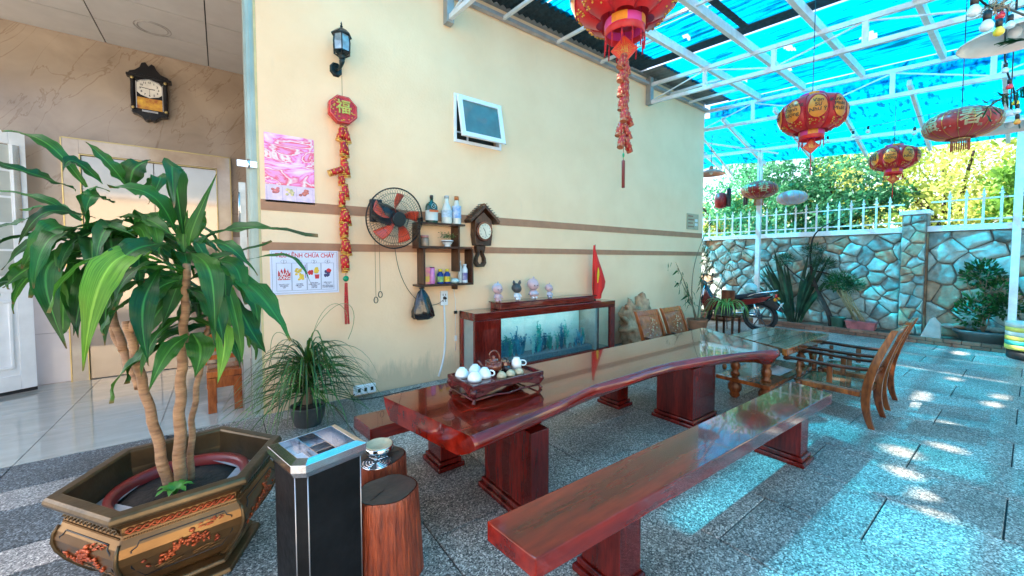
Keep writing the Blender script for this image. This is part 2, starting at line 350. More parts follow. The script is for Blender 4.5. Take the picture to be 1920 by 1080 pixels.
cv = n.new('ShaderNodeValToRGB'); cv.color_ramp.elements[0].color = (.78, .71, .66, 1); cv.color_ramp.elements[0].position = 0; cv.color_ramp.elements[1].color = (1, 1, 1, 1); cv.color_ramp.elements[1].position = .012; l.new(ab.outputs[0], cv.inputs[0])
cc = n.new('ShaderNodeValToRGB'); cc.color_ramp.elements[0].position = .3; cc.color_ramp.elements[1].position = .7; cc.color_ramp.elements[0].color = (.24, .18, .135, 1); cc.color_ramp.elements[1].color = (.38, .30, .23, 1); l.new(nz.outputs[0], cc.inputs[0])
mx = n.new('ShaderNodeMix'); mx.data_type = 'RGBA'; mx.blend_type = 'MULTIPLY'; mx.inputs[0].default_value = 1; l.new(cc.outputs[0], mx.inputs[6]); l.new(cv.outputs[0], mx.inputs[7]); l.new(mx.outputs[2], b.inputs['Base Color']); b.inputs['Roughness'].default_value = .22
MB().bb(-4.5, 4, 7.3, 7.45, 1.9, 4.36).build('room_wall', mb, house)
wt = M('pale_glazed_wall_tile', (.66, .58, .56), .12, var=.05, scale=2)
for i in range(12):
    for j in range(3):
        x0 = -4.5+i*.62; MB().bb(x0+.002, x0+.618, 7.305, 7.42, .002+j*.633, .631+j*.633).build('wall_tile', wt, house)
MB().bb(-4.5, 4, 7.43, 7.45, 0, 1.9).build('tile_backing', M('grout_grey', (.35, .33, .31), .8), house)
MB().bb(3.9, 4, 4.79, 7.29, 0, 4.36).build('room_end_wall', mb, house)
# glossy room floor tiles
ft = M('glossy_grey_green_floor_tile', (.42, .42, .37), .07, 0, (.34, .34, .30), 3, detail=6, coat=.3, stretch=(1, 3, 1))
MB().bb(-4.5, 4, 4.55, 7.3, -.05, -.006).build('room_floor_base', MATS['grout_grey'], house)
t0 = None
for i in range(11):
    for j in range(4):
        x = -4.1+i*.8; y = 4.9+j*.8
        y1 = min(y+.398, 7.29)
        MB().bb(x-.398, x+.398, y-.348 if j == 0 else y-.398, y1, -.02, 0).build('floor_tile', ft, house, bevel=.0015, seg=1)
# ceiling boards with T-bars
cb = M('ceiling_board', (.50, .48, .46), .8, var=.05, scale=3)
for i in range(9):
    for j in range(4):
        x0 = -4.5+i*1.05+.22; y0 = 7.3-(j+1)*.66
        MB().bb(x0+.006, x0+1.044, y0+.006, y0+.654, 4.36, 4.372).build('ceiling_board', cb, house)
MB().bb(-4.5, 4, 4.6, 7.3, 4.374, 4.385).build('ceiling_grid', M('dark_gap', (.06, .06, .06), .8), house)
rg = MB()
for i in range(2): rg.tube([(-.60+(.14+.03*i)*math.cos(a*math.pi/12), 6.5+(.14+.03*i)*math.sin(a*math.pi/12), 4.357) for a in range(25)], .005, 5, False)
rg.build('ceiling_ring', MATS['grout_grey'], house)
# marble surround of the lift-like niche
mg = M('polished_beige_marble', (.52, .42, .32), .08, 0, (.36, .27, .20), 2.5, detail=6, coat=.4)
brass = M('brass_trim', (.42, .32, .14), .35, .8, var=.1)
sur = thing('door_surround', 'polished beige marble door surround with thin brass edges on the room wall', 'door frame', (-.7, 7.3, 0))
MB().bb(-1.55, -1.41, 7.24, 7.298, 0, 3.06).build('jamb', mg, sur); MB().bb(-.02, .13, 7.24, 7.298, 0, 3.06).build('jamb', mg, sur)
MB().bb(-1.408, -.022, 7.24, 7.298, 2.89, 3.06).build('head', mg, sur)
tr = MB()
for x in (-1.558, .138): tr.bb(x-.006, x+.006, 7.235, 7.299, 0, 3.066)
tr.bb(-1.551, .131, 7.235, 7.299, 3.062, 3.074)
tr.build('outer_trim', brass, sur)
tr = MB()
for x in (-1.402, -.028): tr.bb(x-.005, x+.005, 7.225, 7.29, 0, 2.88)
tr.bb(-1.397, -.033, 7.225, 7.29, 2.872, 2.882); tr.build('inner_trim', brass, sur)
dg = M('mirror_brown_door', (.36, .30, .25), .06, .55, var=.08, scale=1.2)
for x0, x1 in ((-1.395, -.72), (-.71, -.035)): MB().bb(x0, x1, 7.265, 7.28, .01, 2.868).build('door_leaf', dg, sur)
# steel door track on the edge of the cream wall
sp = thing('shutter_post', 'grey green folded steel door post at the left edge of the cream wall', 'post', (.24, 4.66, 0))
stl = M('grey_green_steel', (.38, .44, .40), .4, .3, var=.1, scale=4)
MB().bb(.235, .318, 4.57, 4.6, 0, 4.41).build('face_plate', stl, sp); MB().bb(.22, .245, 4.6, 4.78, 0, 4.41).build('channel', stl, sp); MB().bb(.262, .272, 4.557, 4.569, .6, 4.2).build('edge_rib', stl, sp)
MB().bb(.300, .3185, 4.552, 4.569, 0, 4.41).build('corner_bead', M('yellowed_bead', (.6, .5, .25), .5), sp)
for z in (2.47,):
    h = MB().bb(.14, .30, 4.545, 4.555, z-.03, z+.03).build('hinge_plate', chrome, sp)
    MB().tube([(.232, 4.545, z-.045), (.232, 4.545, z+.045)], .012, 8).build('hinge_pin', chrome, h)
MB().bb(.15, .205, 4.62, 4.66, .05, 2.3).build('folded_leaf_edge', M('worn_aluminium', (.45, .45, .44), .4, .6, var=.15), sp)
lt = MB().bb(.148, .16, 4.60, 4.62, 2.0, 2.08); lt.tube([(.15, 4.6, 1.9), (.15, 4.6, 2.2)], .008, 6); lt.build('latch', chrome, sp)
# white glazed door folded at the left
dr = thing('white_door', 'white panelled door with frosted panes standing open at the left edge', 'door', (-1.86, 6.9, 0), math.radians(0))
wd = white_m
def leafdoor(p, a, b):
    a = Vector(a); b = Vector(b); d = (b-a); L = d.length; d.normalize(); nrm = Vector((d.y, -d.x, 0)); ang = math.atan2(d.y, d.x)
    def B(m, u0, u1, w0, w1, z0, z1): c = a+d*(u0+u1)/2+nrm*(w0+w1)/2; m.box((c.x, c.y, (z0+z1)/2), (u1-u0, w1-w0, z1-z0), ang)
    m = MB(); B(m, 0, .1, -.02, .02, .05, 3.0); B(m, L-.12, L, -.02, .02, .05, 3.0)
    m.build('stile', wd, p, bevel=.003)
    m = MB(); B(m, .101, L-.121, -.02, .02, .05, .22); B(m, .101, L-.121, -.02, .02, 1.18, 1.36); B(m, .101, L-.121, -.02, .02, 2.86, 3.0); m.build('rail', wd, p, bevel=.003)
    m = MB(); B(m, .101, L-.121, -.01, .01, .22, 1.18); pn = m.build('panel', wd, p)
    m = MB(); o_ = .06
    for (u0, u1, z0, z1) in ((.14, L-.16, .30, .33), (.14, L-.16, 1.06, 1.09), (.14, .17, .331, 1.059), (L-.19, L-.16, .331, 1.059)): B(m, u0, u1, .011, .028, z0, z1)
    m.build('raised_moulding', wd, pn, bevel=.006)
    for i in range(5):
        z0 = 1.36+.3*i
        m = MB(); B(m, .101, L-.121, -.003, .003, z0+.012, z0+.288); m.build('pane', M('frosted_glass', (.45, .47, .43), .3, var=.08, scale=3), p)
        if i: m = MB(); B(m, .101, L-.121, -.014, .014, z0-.012, z0+.012); m.build('glazing_bar', wd, p)
    m = MB(); B(m, 0, L, -.022, .022, .012, .05); m.build('bottom_seal', black_m, p)
    m = MB(); B(m, L-.10, L-.05, .02, .035, 1.98, 2.85); m.build('bolt', chrome, p)
leafdoor(dr, (-2.7, 6.55, 0), (-1.80, 7.05, 0))
# ---------------------------------------------------------------- awning window
wi = thing('awning_window', 'white awning window hinged open high on the cream wall', 'window', (2.82, 4.55, 3.1))
alu = M('white_aluminium', (.80, .84, .90), .3, var=.03)
m = MB(); y0, y1 = 4.535, 4.62
m.bb(2.45, 2.49, y0, y1, 3.08, 3.70); m.bb(3.155, 3.195, y0, y1, 3.08, 3.70); m.bb(2.491, 3.154, y0, y1, 3.08, 3.12); m.bb(2.491, 3.154, y0, y1, 3.66, 3.70); m.build('frame', alu, wi, bevel=.003)
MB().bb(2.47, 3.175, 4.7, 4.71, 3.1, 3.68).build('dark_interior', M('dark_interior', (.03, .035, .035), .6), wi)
m = MB(); m.bb(2.68, 2.70, 4.6, 4.62, 3.12, 3.66); m.bb(2.49, 3.155, 4.6, 4.615, 3.23, 3.245); m.build('inner_bar', alu, wi)
m = MB(); k0 = 0; X0, X1 = 2.485, 3.16
m.bb(X0, X0+.06, -.035, 0, -.56, 0); m.bb(X1-.06, X1, -.035, 0, -.56, 0); m.bb(X0+.061, X1-.061, -.035, 0, -.06, 0); m.bb(X0+.061, X1-.061, -.035, 0, -.56, -.50)
A = math.radians(-12)
def sash(v): R = Matrix.Rotation(A, 3, 'X'); q = R @ v; return Vector((q.x, q.y+4.53, q.z+3.675))
m.xf(0, sash); sa = m.build('sash', alu, wi, bevel=.003)
m = MB().bb(X0+.061, X1-.061, -.022, -.012, -.50, -.06).xf(0, sash); m.build('pane', M('grey_green_window_glass', (.10, .17, .17), .08, .0, var=.1, coat=.5), sa)
m = MB().tube([(3.17, 4.53, 3.2), (3.17, 4.39, 3.13)], .006, 6).build('stay', chrome, wi)
# ---------------------------------------------------------------- blue canopy over the courtyard
def sheet_mat(name, tint, trans, holes=None, net=False, rib=True, dark=.2):
    m = bpy.data.materials.new(name); m.use_nodes = True; n = m.node_tree.nodes; l = m.node_tree.links
    for x in list(n):
        if x.type != 'OUTPUT_MATERIAL': n.remove(x)
    out = [x for x in n][0]
    ge = n.new('ShaderNodeNewGeometry')
    nz = n.new('ShaderNodeTexNoise'); nz.inputs['Scale'].default_value = 1.1; nz.inputs['Detail'].default_value = 8; nz.inputs['Roughness'].default_value = .65; nz.inputs['Distortion'].default_value = 1.2
    mp = n.new('ShaderNodeMapping'); mp.inputs['Scale'].default_value = (1.0, .55, 1) if rib else (1.3, .35, 1); l.new(ge.outputs['Position'], mp.inputs[0]); l.new(mp.outputs[0], nz.inputs[0])
    cr = n.new('ShaderNodeValToRGB'); e = cr.color_ramp.elements; e[0].position = .41; e[1].position = .62
    e[0].color = (*[c*dark for c in tint], 1); e[1].color = (min(1, tint[0]*1.6), min(1, tint[1]*1.25), min(1, tint[2]*1.05), 1)
    x = e.new(.5); x.color = (*[c*.8 for c in tint], 1)
    fz = n.new('ShaderNodeTexNoise'); fz.inputs['Scale'].default_value = 9; fz.inputs['Detail'].default_value = 5
    m2 = n.new('ShaderNodeMapping'); m2.inputs['Scale'].default_value = (2.2, .22, 1) if rib else (.5, 1.6, 1); m2.inputs['Rotation'].default_value = (0, 0, 0 if rib else .3); l.new(ge.outputs['Position'], m2.inputs[0]); l.new(m2.outputs[0], fz.inputs[0])
    av = n.new('ShaderNodeMath'); av.operation = 'MULTIPLY_ADD'; av.inputs[1].default_value = .55; l.new(fz.outputs[0], av.inputs[0]); sc_ = n.new('ShaderNodeMath'); sc_.operation = 'MULTIPLY'; sc_.inputs[1].default_value = .45; l.new(nz.outputs[0], sc_.inputs[0]); l.new(sc_.outputs[0], av.inputs[2])
    l.new(av.outputs[0], cr.inputs[0]); colr = cr.outputs[0]
    if rib and dark < .7:   # rib shading put into the sheet colour as dark stripes
        sx_ = n.new('ShaderNodeSeparateXYZ'); l.new(ge.outputs['Position'], sx_.inputs[0]); w1 = n.new('ShaderNodeMath'); w1.operation = 'MULTIPLY'; w1.inputs[1].default_value = 2*math.pi/.11; l.new(sx_.outputs[0], w1.inputs[0])
        w2 = n.new('ShaderNodeMath'); w2.operation = 'SINE'; l.new(w1.outputs[0], w2.inputs[0]); w3 = n.new('ShaderNodeValToRGB'); w3.color_ramp.elements[0].position = 0; w3.color_ramp.elements[0].color = (.50, .58, .62, 1); w3.color_ramp.elements[1].position = .8; w3.color_ramp.elements[1].color = (1, 1, 1, 1); l.new(w2.outputs[0], w3.inputs[0])
        w4 = n.new('ShaderNodeMix'); w4.data_type = 'RGBA'; w4.blend_type = 'MULTIPLY'; w4.inputs[0].default_value = 1; l.new(colr, w4.inputs[6]); l.new(w3.outputs[0], w4.inputs[7]); colr = w4.outputs[2]
    tp = n.new('ShaderNodeBsdfTransparent'); tl = n.new('ShaderNodeBsdfTranslucent'); gl = n.new('ShaderNodeBsdfPrincipled'); gl.inputs['Roughness'].default_value = .35
    if net:
        br = n.new('ShaderNodeTexBrick'); br.inputs['Scale'].default_value = 30; br.inputs['Mortar Size'].default_value = .03; br.offset = 0; br.inputs['Color1'].default_value = (1, 1, 1, 1); br.inputs['Color2'].default_value = (.8, .8, .8, 1); br.inputs['Mortar'].default_value = (.35, .4, .45, 1)
        br.inputs['Brick Width'].default_value = .8; br.inputs['Row Height'].default_value = 1.3
        l.new(ge.outputs['Position'], br.inputs[0]); mm = n.new('ShaderNodeMix'); mm.data_type = 'RGBA'; mm.blend_type = 'MULTIPLY'; mm.inputs[0].default_value = .85; l.new(colr, mm.inputs[6]); l.new(br.outputs[0], mm.inputs[7]); colr = mm.outputs[2]
    for t in (tp, tl): l.new(colr, t.inputs[0])
    l.new(colr, gl.inputs['Base Color'])
    a = n.new('ShaderNodeMixShader'); a.inputs[0].default_value = trans; l.new(tl.outputs[0], a.inputs[1]); l.new(tp.outputs[0], a.inputs[2])
    b2 = n.new('ShaderNodeMixShader'); b2.inputs[0].default_value = .12; l.new(a.outputs[0], b2.inputs[1]); l.new(gl.outputs[0], b2.inputs[2]); last = b2.outputs[0]
    if holes:
        # torn spots: distance to each spot, roughened with noise
        hn = n.new('ShaderNodeTexNoise'); hn.inputs['Scale'].default_value = 9; hn.inputs['Detail'].default_value = 3; l.new(ge.outputs['Position'], hn.inputs[0])
        cur = None
        for (hx, hy, rx, ry) in holes:
            q = n.new('ShaderNodeMapping'); q.vector_type = 'POINT'; q.inputs['Location'].default_value = (-hx/rx, -hy/ry, 0); q.inputs['Scale'].default_value = (1/rx, 1/ry, 0); l.new(ge.outputs['Position'], q.inputs[0])
            ln = n.new('ShaderNodeVectorMath'); ln.operation = 'LENGTH'; l.new(q.outputs[0], ln.inputs[0])
            if cur is None: cur = ln.outputs['Value']
            else: mi = n.new('ShaderNodeMath'); mi.operation = 'MINIMUM'; l.new(cur, mi.inputs[0]); l.new(ln.outputs['Value'], mi.inputs[1]); cur = mi.outputs[0]
        ad = n.new('ShaderNodeMath'); ad.operation = 'MULTIPLY_ADD'; ad.inputs[1].default_value = 1.6; l.new(hn.outputs[0], ad.inputs[0]); l.new(cur, ad.inputs[2])
        lt_ = n.new('ShaderNodeMath'); lt_.operation = 'LESS_THAN'; lt_.inputs[1].default_value = 1.75; l.new(ad.outputs[0], lt_.inputs[0])
        hole = n.new('ShaderNodeBsdfTransparent'); mz = n.new('ShaderNodeMixShader'); l.new(lt_.outputs[0], mz.inputs[0]); l.new(last, mz.inputs[1]); l.new(hole.outputs[0], mz.inputs[2]); last = mz.outputs[0]
    l.new(last, out.inputs[0]); return m
def roofz(y): return 4.99-.085*(4.55-y)
HOLES = []
def hole_for(fx, fy, rx, ry):   # a tear that lets the sun reach floor point (fx, fy)
    z = roofz(fy+3); t = z/SUN.z; hx, hy = fx+SUN.x*t, fy+SUN.y*t; z = roofz(hy); t = z/SUN.z
    HOLES.append((fx+SUN.x*t, fy+SUN.y*t, rx*1.1, ry*1.1))
for a in ((3.62, .34, .20, .11), (3.95, .55, .10, .07), (4.35, .62, .12, .09), (4.75, .42, .06, .1), (3.95, .18, .16, .05), (5.4, .45, .09, .09), (5.9, .35, .08, .05), (6.2, .75, .35, .045), (6.6, .2, .12, .10), (7.0, .15, .15, .09), (4.9, .85, .07, .05), (5.1, 1.0, .06, .05), (4.1, -.1, .12, .05), (7.6, .6, .1, .05)): hole_for(*a)
HOLES += [(7.6, 1.55, .22, .09), (7.2, 2.4, .18, .07), (8.0, 2.7, .2, .06), (7.9, 3.4, .2, .06)]
can = thing('canopy', 'blue translucent corrugated canopy on white steel trusses over the courtyard', 'canopy', (5, 2, 0))
TINT = (.0, .57, 1.0)
cyan1 = sheet_mat('blue_corrugated_sheet', TINT, .52, HOLES)
cyan1n = sheet_mat('blue_sheet_with_shade_net', (.0, .54, .97), .55, HOLES, True)
cyan0 = sheet_mat('clearer_blue_corrugated_sheet', TINT, .50, HOLES, dark=.72)  # mostly unseen left sheets, made clearer to let more light down
cyan2 = sheet_mat('crumpled_blue_tarp', (.0, .55, 1.0), .70, None, False, False)
def corr(x0, x1, y0, y1, zf, pitch=.11, amp=.018, ny=3):
    m = MB(); m.smooth = True; nx = int((x1-x0)/(pitch/4)); 
    for i in range(nx+1):
        x = x0+(x1-x0)*i/nx
        for j in range(ny+1):
            y = y0+(y1-y0)*j/ny; m.v.append((x, y, zf(x, y)+amp*math.sin(2*math.pi*(x-x0)/pitch)))
    for i in range(nx):
        for j in range(ny): a = i*(ny+1)+j; m.face([a, a+ny+1, a+ny+2, a+1])
    return m
RY0, RY1, RX0 = -5.9, 4.08, -2.1
xs = [.2, 1.1, 2.0, 2.8, 3.6, 4.4, 5.22, 6.05]
for i in range(7): corr(xs[i], xs[i+1]-.004, -1.7 if i < 2 else RY0, RY1, lambda x, y: roofz(y)+.05).build('roof_sheet', cyan0 if i < 3 else cyan1n, can)
xs = [6.35, 7.2, 8.05, 8.92]
for i in range(3): corr(xs[i], xs[i+1]-.004, RY0, RY1, lambda x, y: roofz(y)+.05).build('roof_sheet', cyan1, can)
# grey metal sheets next to the house and a dark roll of net before the second truss
gm_ = M('grey_metal_sheet', (.22, .23, .23), .5, .4, var=.15)
dk = M('dark_shade_net', (.02, .045, .06), .9, var=.3, scale=20)
corr(RX0, 6.04, 4.02, 4.56, lambda x, y: roofz(y)+.06).build('eave_sheet', dk, can)
corr(6.36, 8.92, 4.02, 4.56, lambda x, y: roofz(y)+.06).build('eave_sheet', gm_, can, label='pale ribbed metal eave sheet')
m = MB(); m.bb(6.06, 6.34, RY0, 4.5, 0, .012); m.xf(0, lambda v: Vector((v.x, v.y, v.z+roofz(v.y)+.075))); m.build('net_strip', dk, can)
m = MB(); pts = [(6.2+.03*math.sin(y*3), y, roofz(y)+.0+.02*math.sin(y*5)) for y in [RY0+.3*i for i in range(20)]]; m.tube(pts, [.045+.02*math.sin(i*2.1) for i in range(20)], 8); m.build('rolled_net', dk, can)
corr(-1.6, .196, -1.7, RY1, lambda x, y: roofz(y)+.05).build('added_shade_sheet', gm_, can)  # out-of-view opaque roof section added to keep sun off the left floor
m = MB(); m.smooth = True
for i in range(49):
    y = -5.8+10.3*i/48
    for zz in (roofz(y)+.03, roofz(y)-.25, 4.40+.085*(y-.3)-.02): m.v.append((8.935+.02*noise.noise(Vector((y*2, zz, 0))), y, zz))
for i in range(48):
    for j in (0, 1): m.face([i*3+j, i*3+j+1, i*3+j+4, i*3+j+3])
m.build('hanging_flap', cyan2, can)
# purlins
for y in (-5.0, -3.9, -2.8, -1.75, -.78, .07, .93, 1.86, 2.70, 3.46):
    for xa, xb in ((2.0 if y < -1.7 else -1.6, 8.85),):
        z = roofz(y)-.02; MB().beam((xa, y, z-.03), (xb, y, z-.03), .06, .12).build('purlin', steel_w, can)
m = MB(); y = .985; 
for y in (.80, 2.57): m.bb(.2, 6.05, y-.05, y+.05, roofz(y)+.03, roofz(y)+.036)
m.build('net_seam', dk, can)
def truss(x, ya, yb, dz, top=.06, n=6):
    w = steel_w
    zt = lambda y: roofz(y)-.12
    tr_ = MB().beam((x, ya, zt(ya)), (x, yb, zt(yb)), .05, .06).build('top_chord', w, can)
    MB().beam((x, ya, zt(ya)-dz), (x, yb, zt(yb)-dz), .05, .06).build('bottom_chord', w, can)
    for i in range(n+1):
        y = ya+(yb-ya)*i/n
        if 0 < i: MB().beam((x, y, zt(y)-.03), (x, y, zt(y)-dz+.03), .04, .06, (0, 1, 0)).build('post_web', w, can)
        if i < n:
            y2 = ya+(yb-ya)*(i+1)/n; a, c = (y, y2) if i % 2 else (y2, y)
            MB().beam((x, a, zt(a)-.03), (x, c, zt(c)-dz+.03), .018, .018).build('diagonal_web', w, can)
truss(2.36, 4.46, -5.8, .30, n=10); truss(6.62, 4.46, -5.8, .33, n=10); truss(8.82, 4.6, -5.8, .40, n=10)
for x in (2.36, 6.62):
    MB().bb(x-.05, x+.05, 4.44, 4.545, 4.5, 5.0).build('wall_bracket', M('grey_bracket_steel', (.35, .36, .36), .5, .4), can, bevel=.004)
# brace tubes between trusses next to the wall and gutter edge
MB().beam((RX0, 4.50, 4.885), (8.8, 4.50, 4.885), .07, .05).build('eave_channel', M('pinkish_grey_steel', (.45, .41, .41), .45, .3, var=.12), can)
for x in (3.2, 4.2, 5.2, 7.3, 8.0):
    MB().beam((x, 4.48, 4.87), (x+.03, 3.46, roofz(3.46)-.08), .04, .04).build('cross_tube', steel_w, can)
for x in (3.6, 4.9): MB().beam((x, 3.46, roofz(3.46)-.06), (x, .93, roofz(.93)-.06), .035, .035).build('cross_tube', steel_w, can)
# lower tarp section
def tz(x, y):
    t = (x-8.9)/(11.3-8.9); a = 4.40+.085*(y-.3); c = 3.70+.09*(y-.2); return a*(1-t)+c*t
m = MB(); m.smooth = True; NX, NY = 26, 86
for i in range(NX+1):
    for j in range(NY+1):
        x = 8.9+2.4*i/NX; y = -5.8+13.0*j/NY
        z = tz(x, y)+.05*noise.noise(Vector((x*1.6, y*1.1, 0)))+.03*noise.noise(Vector((x*5, y*3, 2)))
        m.v.append((x, y, z))
for i in range(NX):
    for j in range(NY): a = i*(NY+1)+j; m.face([a, a+NY+1, a+NY+2, a+1])
m.build('tarp', cyan2, can)
for y in (-4.8, -3.2, -1.8, -.8, .35, 1.3, 2.25, 3.2, 4.2, 5.3): MB().beam((8.9, y, tz(8.9, y)-.1), (11.2, y, tz(11.2, y)-.1), .05, .09).build('purlin', steel_w, can)
MB().beam((10.3, -5.8, tz(10.3, -5.8)-.17), (10.3, 7, tz(10.3, 7)-.17), .06, .06).build('rear_beam', steel_w, can)
MB().beam((8.95, 4.7, tz(8.95, 4.7)-.35), (11.2, 5.0, tz(11.2, 5)-.3), .04, .04).build('brace', steel_w, can)
MB().beam((8.95, 5.2, tz(8.95, 5.2)-.35), (10.3, 3.6, tz(10.3, 3.6)-.3), .03, .03).build('brace', steel_w, can)
for x, y in ((10.33, 3.98), (10.36, .19), (10.36, -4.0)):
    MB().bb(x-.045, x+.045, y-.045, y+.045, .0, tz(x, y)-.2).build('post', steel_w, can, bevel=.004)
# ---------------------------------------------------------------- stone wall
import itertools
stonem = []
for i, (c, c2) in enumerate((((.40, .44, .38), (.17, .19, .16)), ((.46, .54, .49), (.22, .27, .24)), ((.29, .36, .34), (.10, .14, .13)), ((.46, .33, .22), (.22, .14, .09)))):
    stonem.append(M('field_stone_%s' % ('ochre', 'sand', 'grey', 'rust')[i], c, .85, 0, c2, 5, bump=.8, bscale=14))
mort = M('mortar', (.24, .24, .22), .95, var=.25, bump=.5, bscale=30)
sw = thing('stone_wall', 'boundary wall of irregular fieldstones with a painted coping behind the motorbike', 'wall', (10.95, 2.5, 0))
MB().bb(10.95, 11.2, -3, 7.5, -.05, 2.08).build('mortar_core', mort, sw)
MB().bb(10.86, 11.24, -3, 7.5, 2.082, 2.19).build('coping', white_m, sw, bevel=.01)
def clip(poly, px, py, nx, ny):
    out = []
    for i in range(len(poly)):
        a, b_ = poly[i], poly[(i+1) % len(poly)]; da = (a[0]-px)*nx+(a[1]-py)*ny; db = (b_[0]-px)*nx+(b_[1]-py)*ny
        if da <= 0: out.append(a)
        if (da < 0) != (db < 0) and abs(da-db) > 1e-12: t = da/(da-db); out.append((a[0]+(b_[0]-a[0])*t, a[1]+(b_[1]-a[1])*t))
    return out
def stones(y0, y1, z0, z1, w, h, parent, xf, gap=.007, base=11):
    rs = random.Random(base); pts = []
    ny, nz_ = max(1, round((y1-y0)/w)), max(1, round((z1-z0)/h))
    for i in range(ny):
        for j in range(nz_): pts.append((y0+(i+.5+(.25 if j % 2 else -.25)+rs.uniform(-.45, .45))*(y1-y0)/ny, z0+(j+.5+rs.uniform(-.45, .45))*(z1-z0)/nz_))
    for i, p in enumerate(pts):
        poly = [(y0, z0), (y1, z0), (y1, z1), (y0, z1)]
        for q in pts:
            if q is p or abs(q[0]-p[0]) > 3*w or abs(q[1]-p[1]) > 3*h: continue
            nx, nzz = q[0]-p[0], q[1]-p[1]; poly = clip(poly, (p[0]+q[0])/2, (p[1]+q[1])/2, nx, nzz)
            if len(poly) < 3: break
        if len(poly) < 3: continue
        cx = sum(a[0] for a in poly)/len(poly); cz = sum(a[1] for a in poly)/len(poly)
        # drop tiny edges, round corners
        pp = []
        for a in range(len(poly)):
            u, v = poly[a], poly[(a+1) % len(poly)]
            if math.hypot(u[0]-v[0], u[1]-v[1]) < .02: continue
            pp += [(u[0]*.93+v[0]*.07, u[1]*.93+v[1]*.07), (u[0]*.5+v[0]*.5+rs.uniform(-.014, .014), u[1]*.5+v[1]*.5+rs.uniform(-.014, .014)), (u[0]*.07+v[0]*.93, u[1]*.07+v[1]*.93)]
        if len(pp) < 5: continue
        dep = rs.uniform(.035, .085); m = MB(); m.smooth = True; N = len(pp)
        rings = [(1, 0), (.975, .7), (.90, .95), (.55, 1.0)]
        tx, tzz = rs.uniform(-.25, .25), rs.uniform(-.25, .25)
        for (sc, hh) in rings:
            for (u, v) in pp:
                du, dv = u-cx, v-cz; L = math.hypot(du, dv); g = max(0, (L-gap)/max(L, 1e-5))
                uu, vv = cx+du*g*sc, cz+dv*g*sc
                d = dep*hh + (tx*du+tzz*dv)*hh*.5 + (rs.uniform(-.013, .013) if hh else 0)
                m.v.append(xf(uu, vv, max(0, d)))
        for r_ in range(3):
            for a in range(N): m.face([r_*N+a, r_*N+(a+1) % N, (r_+1)*N+(a+1) % N, (r_+1)*N+a])
        m.v.append(xf(cx, cz, dep*1.03+rs.uniform(-.006, .01))); c_ = len(m.v)-1
        for a in range(N): m.face([3*N+a, 3*N+(a+1) % N, c_])
        m.build('stone', stonem[rs.choice((0, 0, 1, 1, 2, 3))], parent)
stones(-.55, 1.24, .12, 2.08, .40, .235, sw, lambda u, v, d: (10.95-d, u, v), base=3)
stones(1.60, 6.0, .12, 2.08, .31, .20, sw, lambda u, v, d: (10.95-d, u, v), base=5)
pl = MB().bb(10.80, 11.2, 1.25, 1.59, 0, 2.42).build('pillar', mort, sw)
MB().bb(10.74, 11.22, 1.21, 1.63, 2.422, 2.50).build('pillar_cap', white_m, sw, bevel=.01)
stones(1.255, 1.585, .1, 2.42, .19, .19, sw, lambda u, v, d: (10.80-d*.7, u, v), base=9)
MB().bb(10.79, 10.95, 1.225, 1.249, .1, 2.08).build('shadow_joint', M('shadow_joint_brown', (.26, .12, .06), .9, var=.3, bump=.6), sw)  # brown strip paints the shadow joint beside the pillar
# picket fence on the coping
fe = thing('picket_fence', 'pale steel picket fence standing on the coping of the stone wall', 'fence', (11.05, 2.5, 2.19))
y = -2.9
while y < 7.4:
    if not 1.15 < y < 1.7:
        m = MB(); m.bb(11.03, 11.055, y-.016, y+.016, 2.19, 2.78); m.pz([(11.025, y-.03), (11.06, y-.03), (11.06, y+.03), (11.025, y+.03)], 2.72, 2.74); m.tube([(11.042, y, 2.78), (11.042, y, 2.84)], [.018, .002], 6); m.build('picket', steel_w, fe)
    y += .205
for z in (2.29, 2.66):
    MB().bb(11.058, 11.075, -3, 1.24, z-.013, z+.013).build('rail', steel_w, fe); MB().bb(11.058, 11.075, 1.6, 7.4, z-.013, z+.013).build('rail', steel_w, fe)
for y in (-.6, .0, 3.9): pass
# brick kerb of the planting bed
bed = thing('planting_bed', 'low brick edged planting bed along the foot of the stone wall', 'planter', (10.6, 2.5, 0))
MB().bb(10.45, 10.95, -3, 7, -.05, .10).build('soil', M('damp_soil', (.09, .065, .045), .95, var=.4, bump=1, bscale=25), bed)
brk = M('weathered_brick', (.28, .13, .08), .9, 0, (.16, .09, .07), 7, bump=.5, rnd=.3)
b0 = MB().bb(-.05, .05, -.105, .105, -.028, .028).build('brick', brk, bed, bevel=.004, seg=1, world=False); b0.location = (10.40-10.6, -3-2.5, .03)
for r_ in range(2):
    for i in range(44):
        o = b0.copy() if (r_ or i) else b0
        if o is not b0: COL.objects.link(o)
        o.location = (10.395+.004*math.sin(i*7.3)-10.6, -1.9+.218*i+.109*r_-2.5, .032+.062*r_)
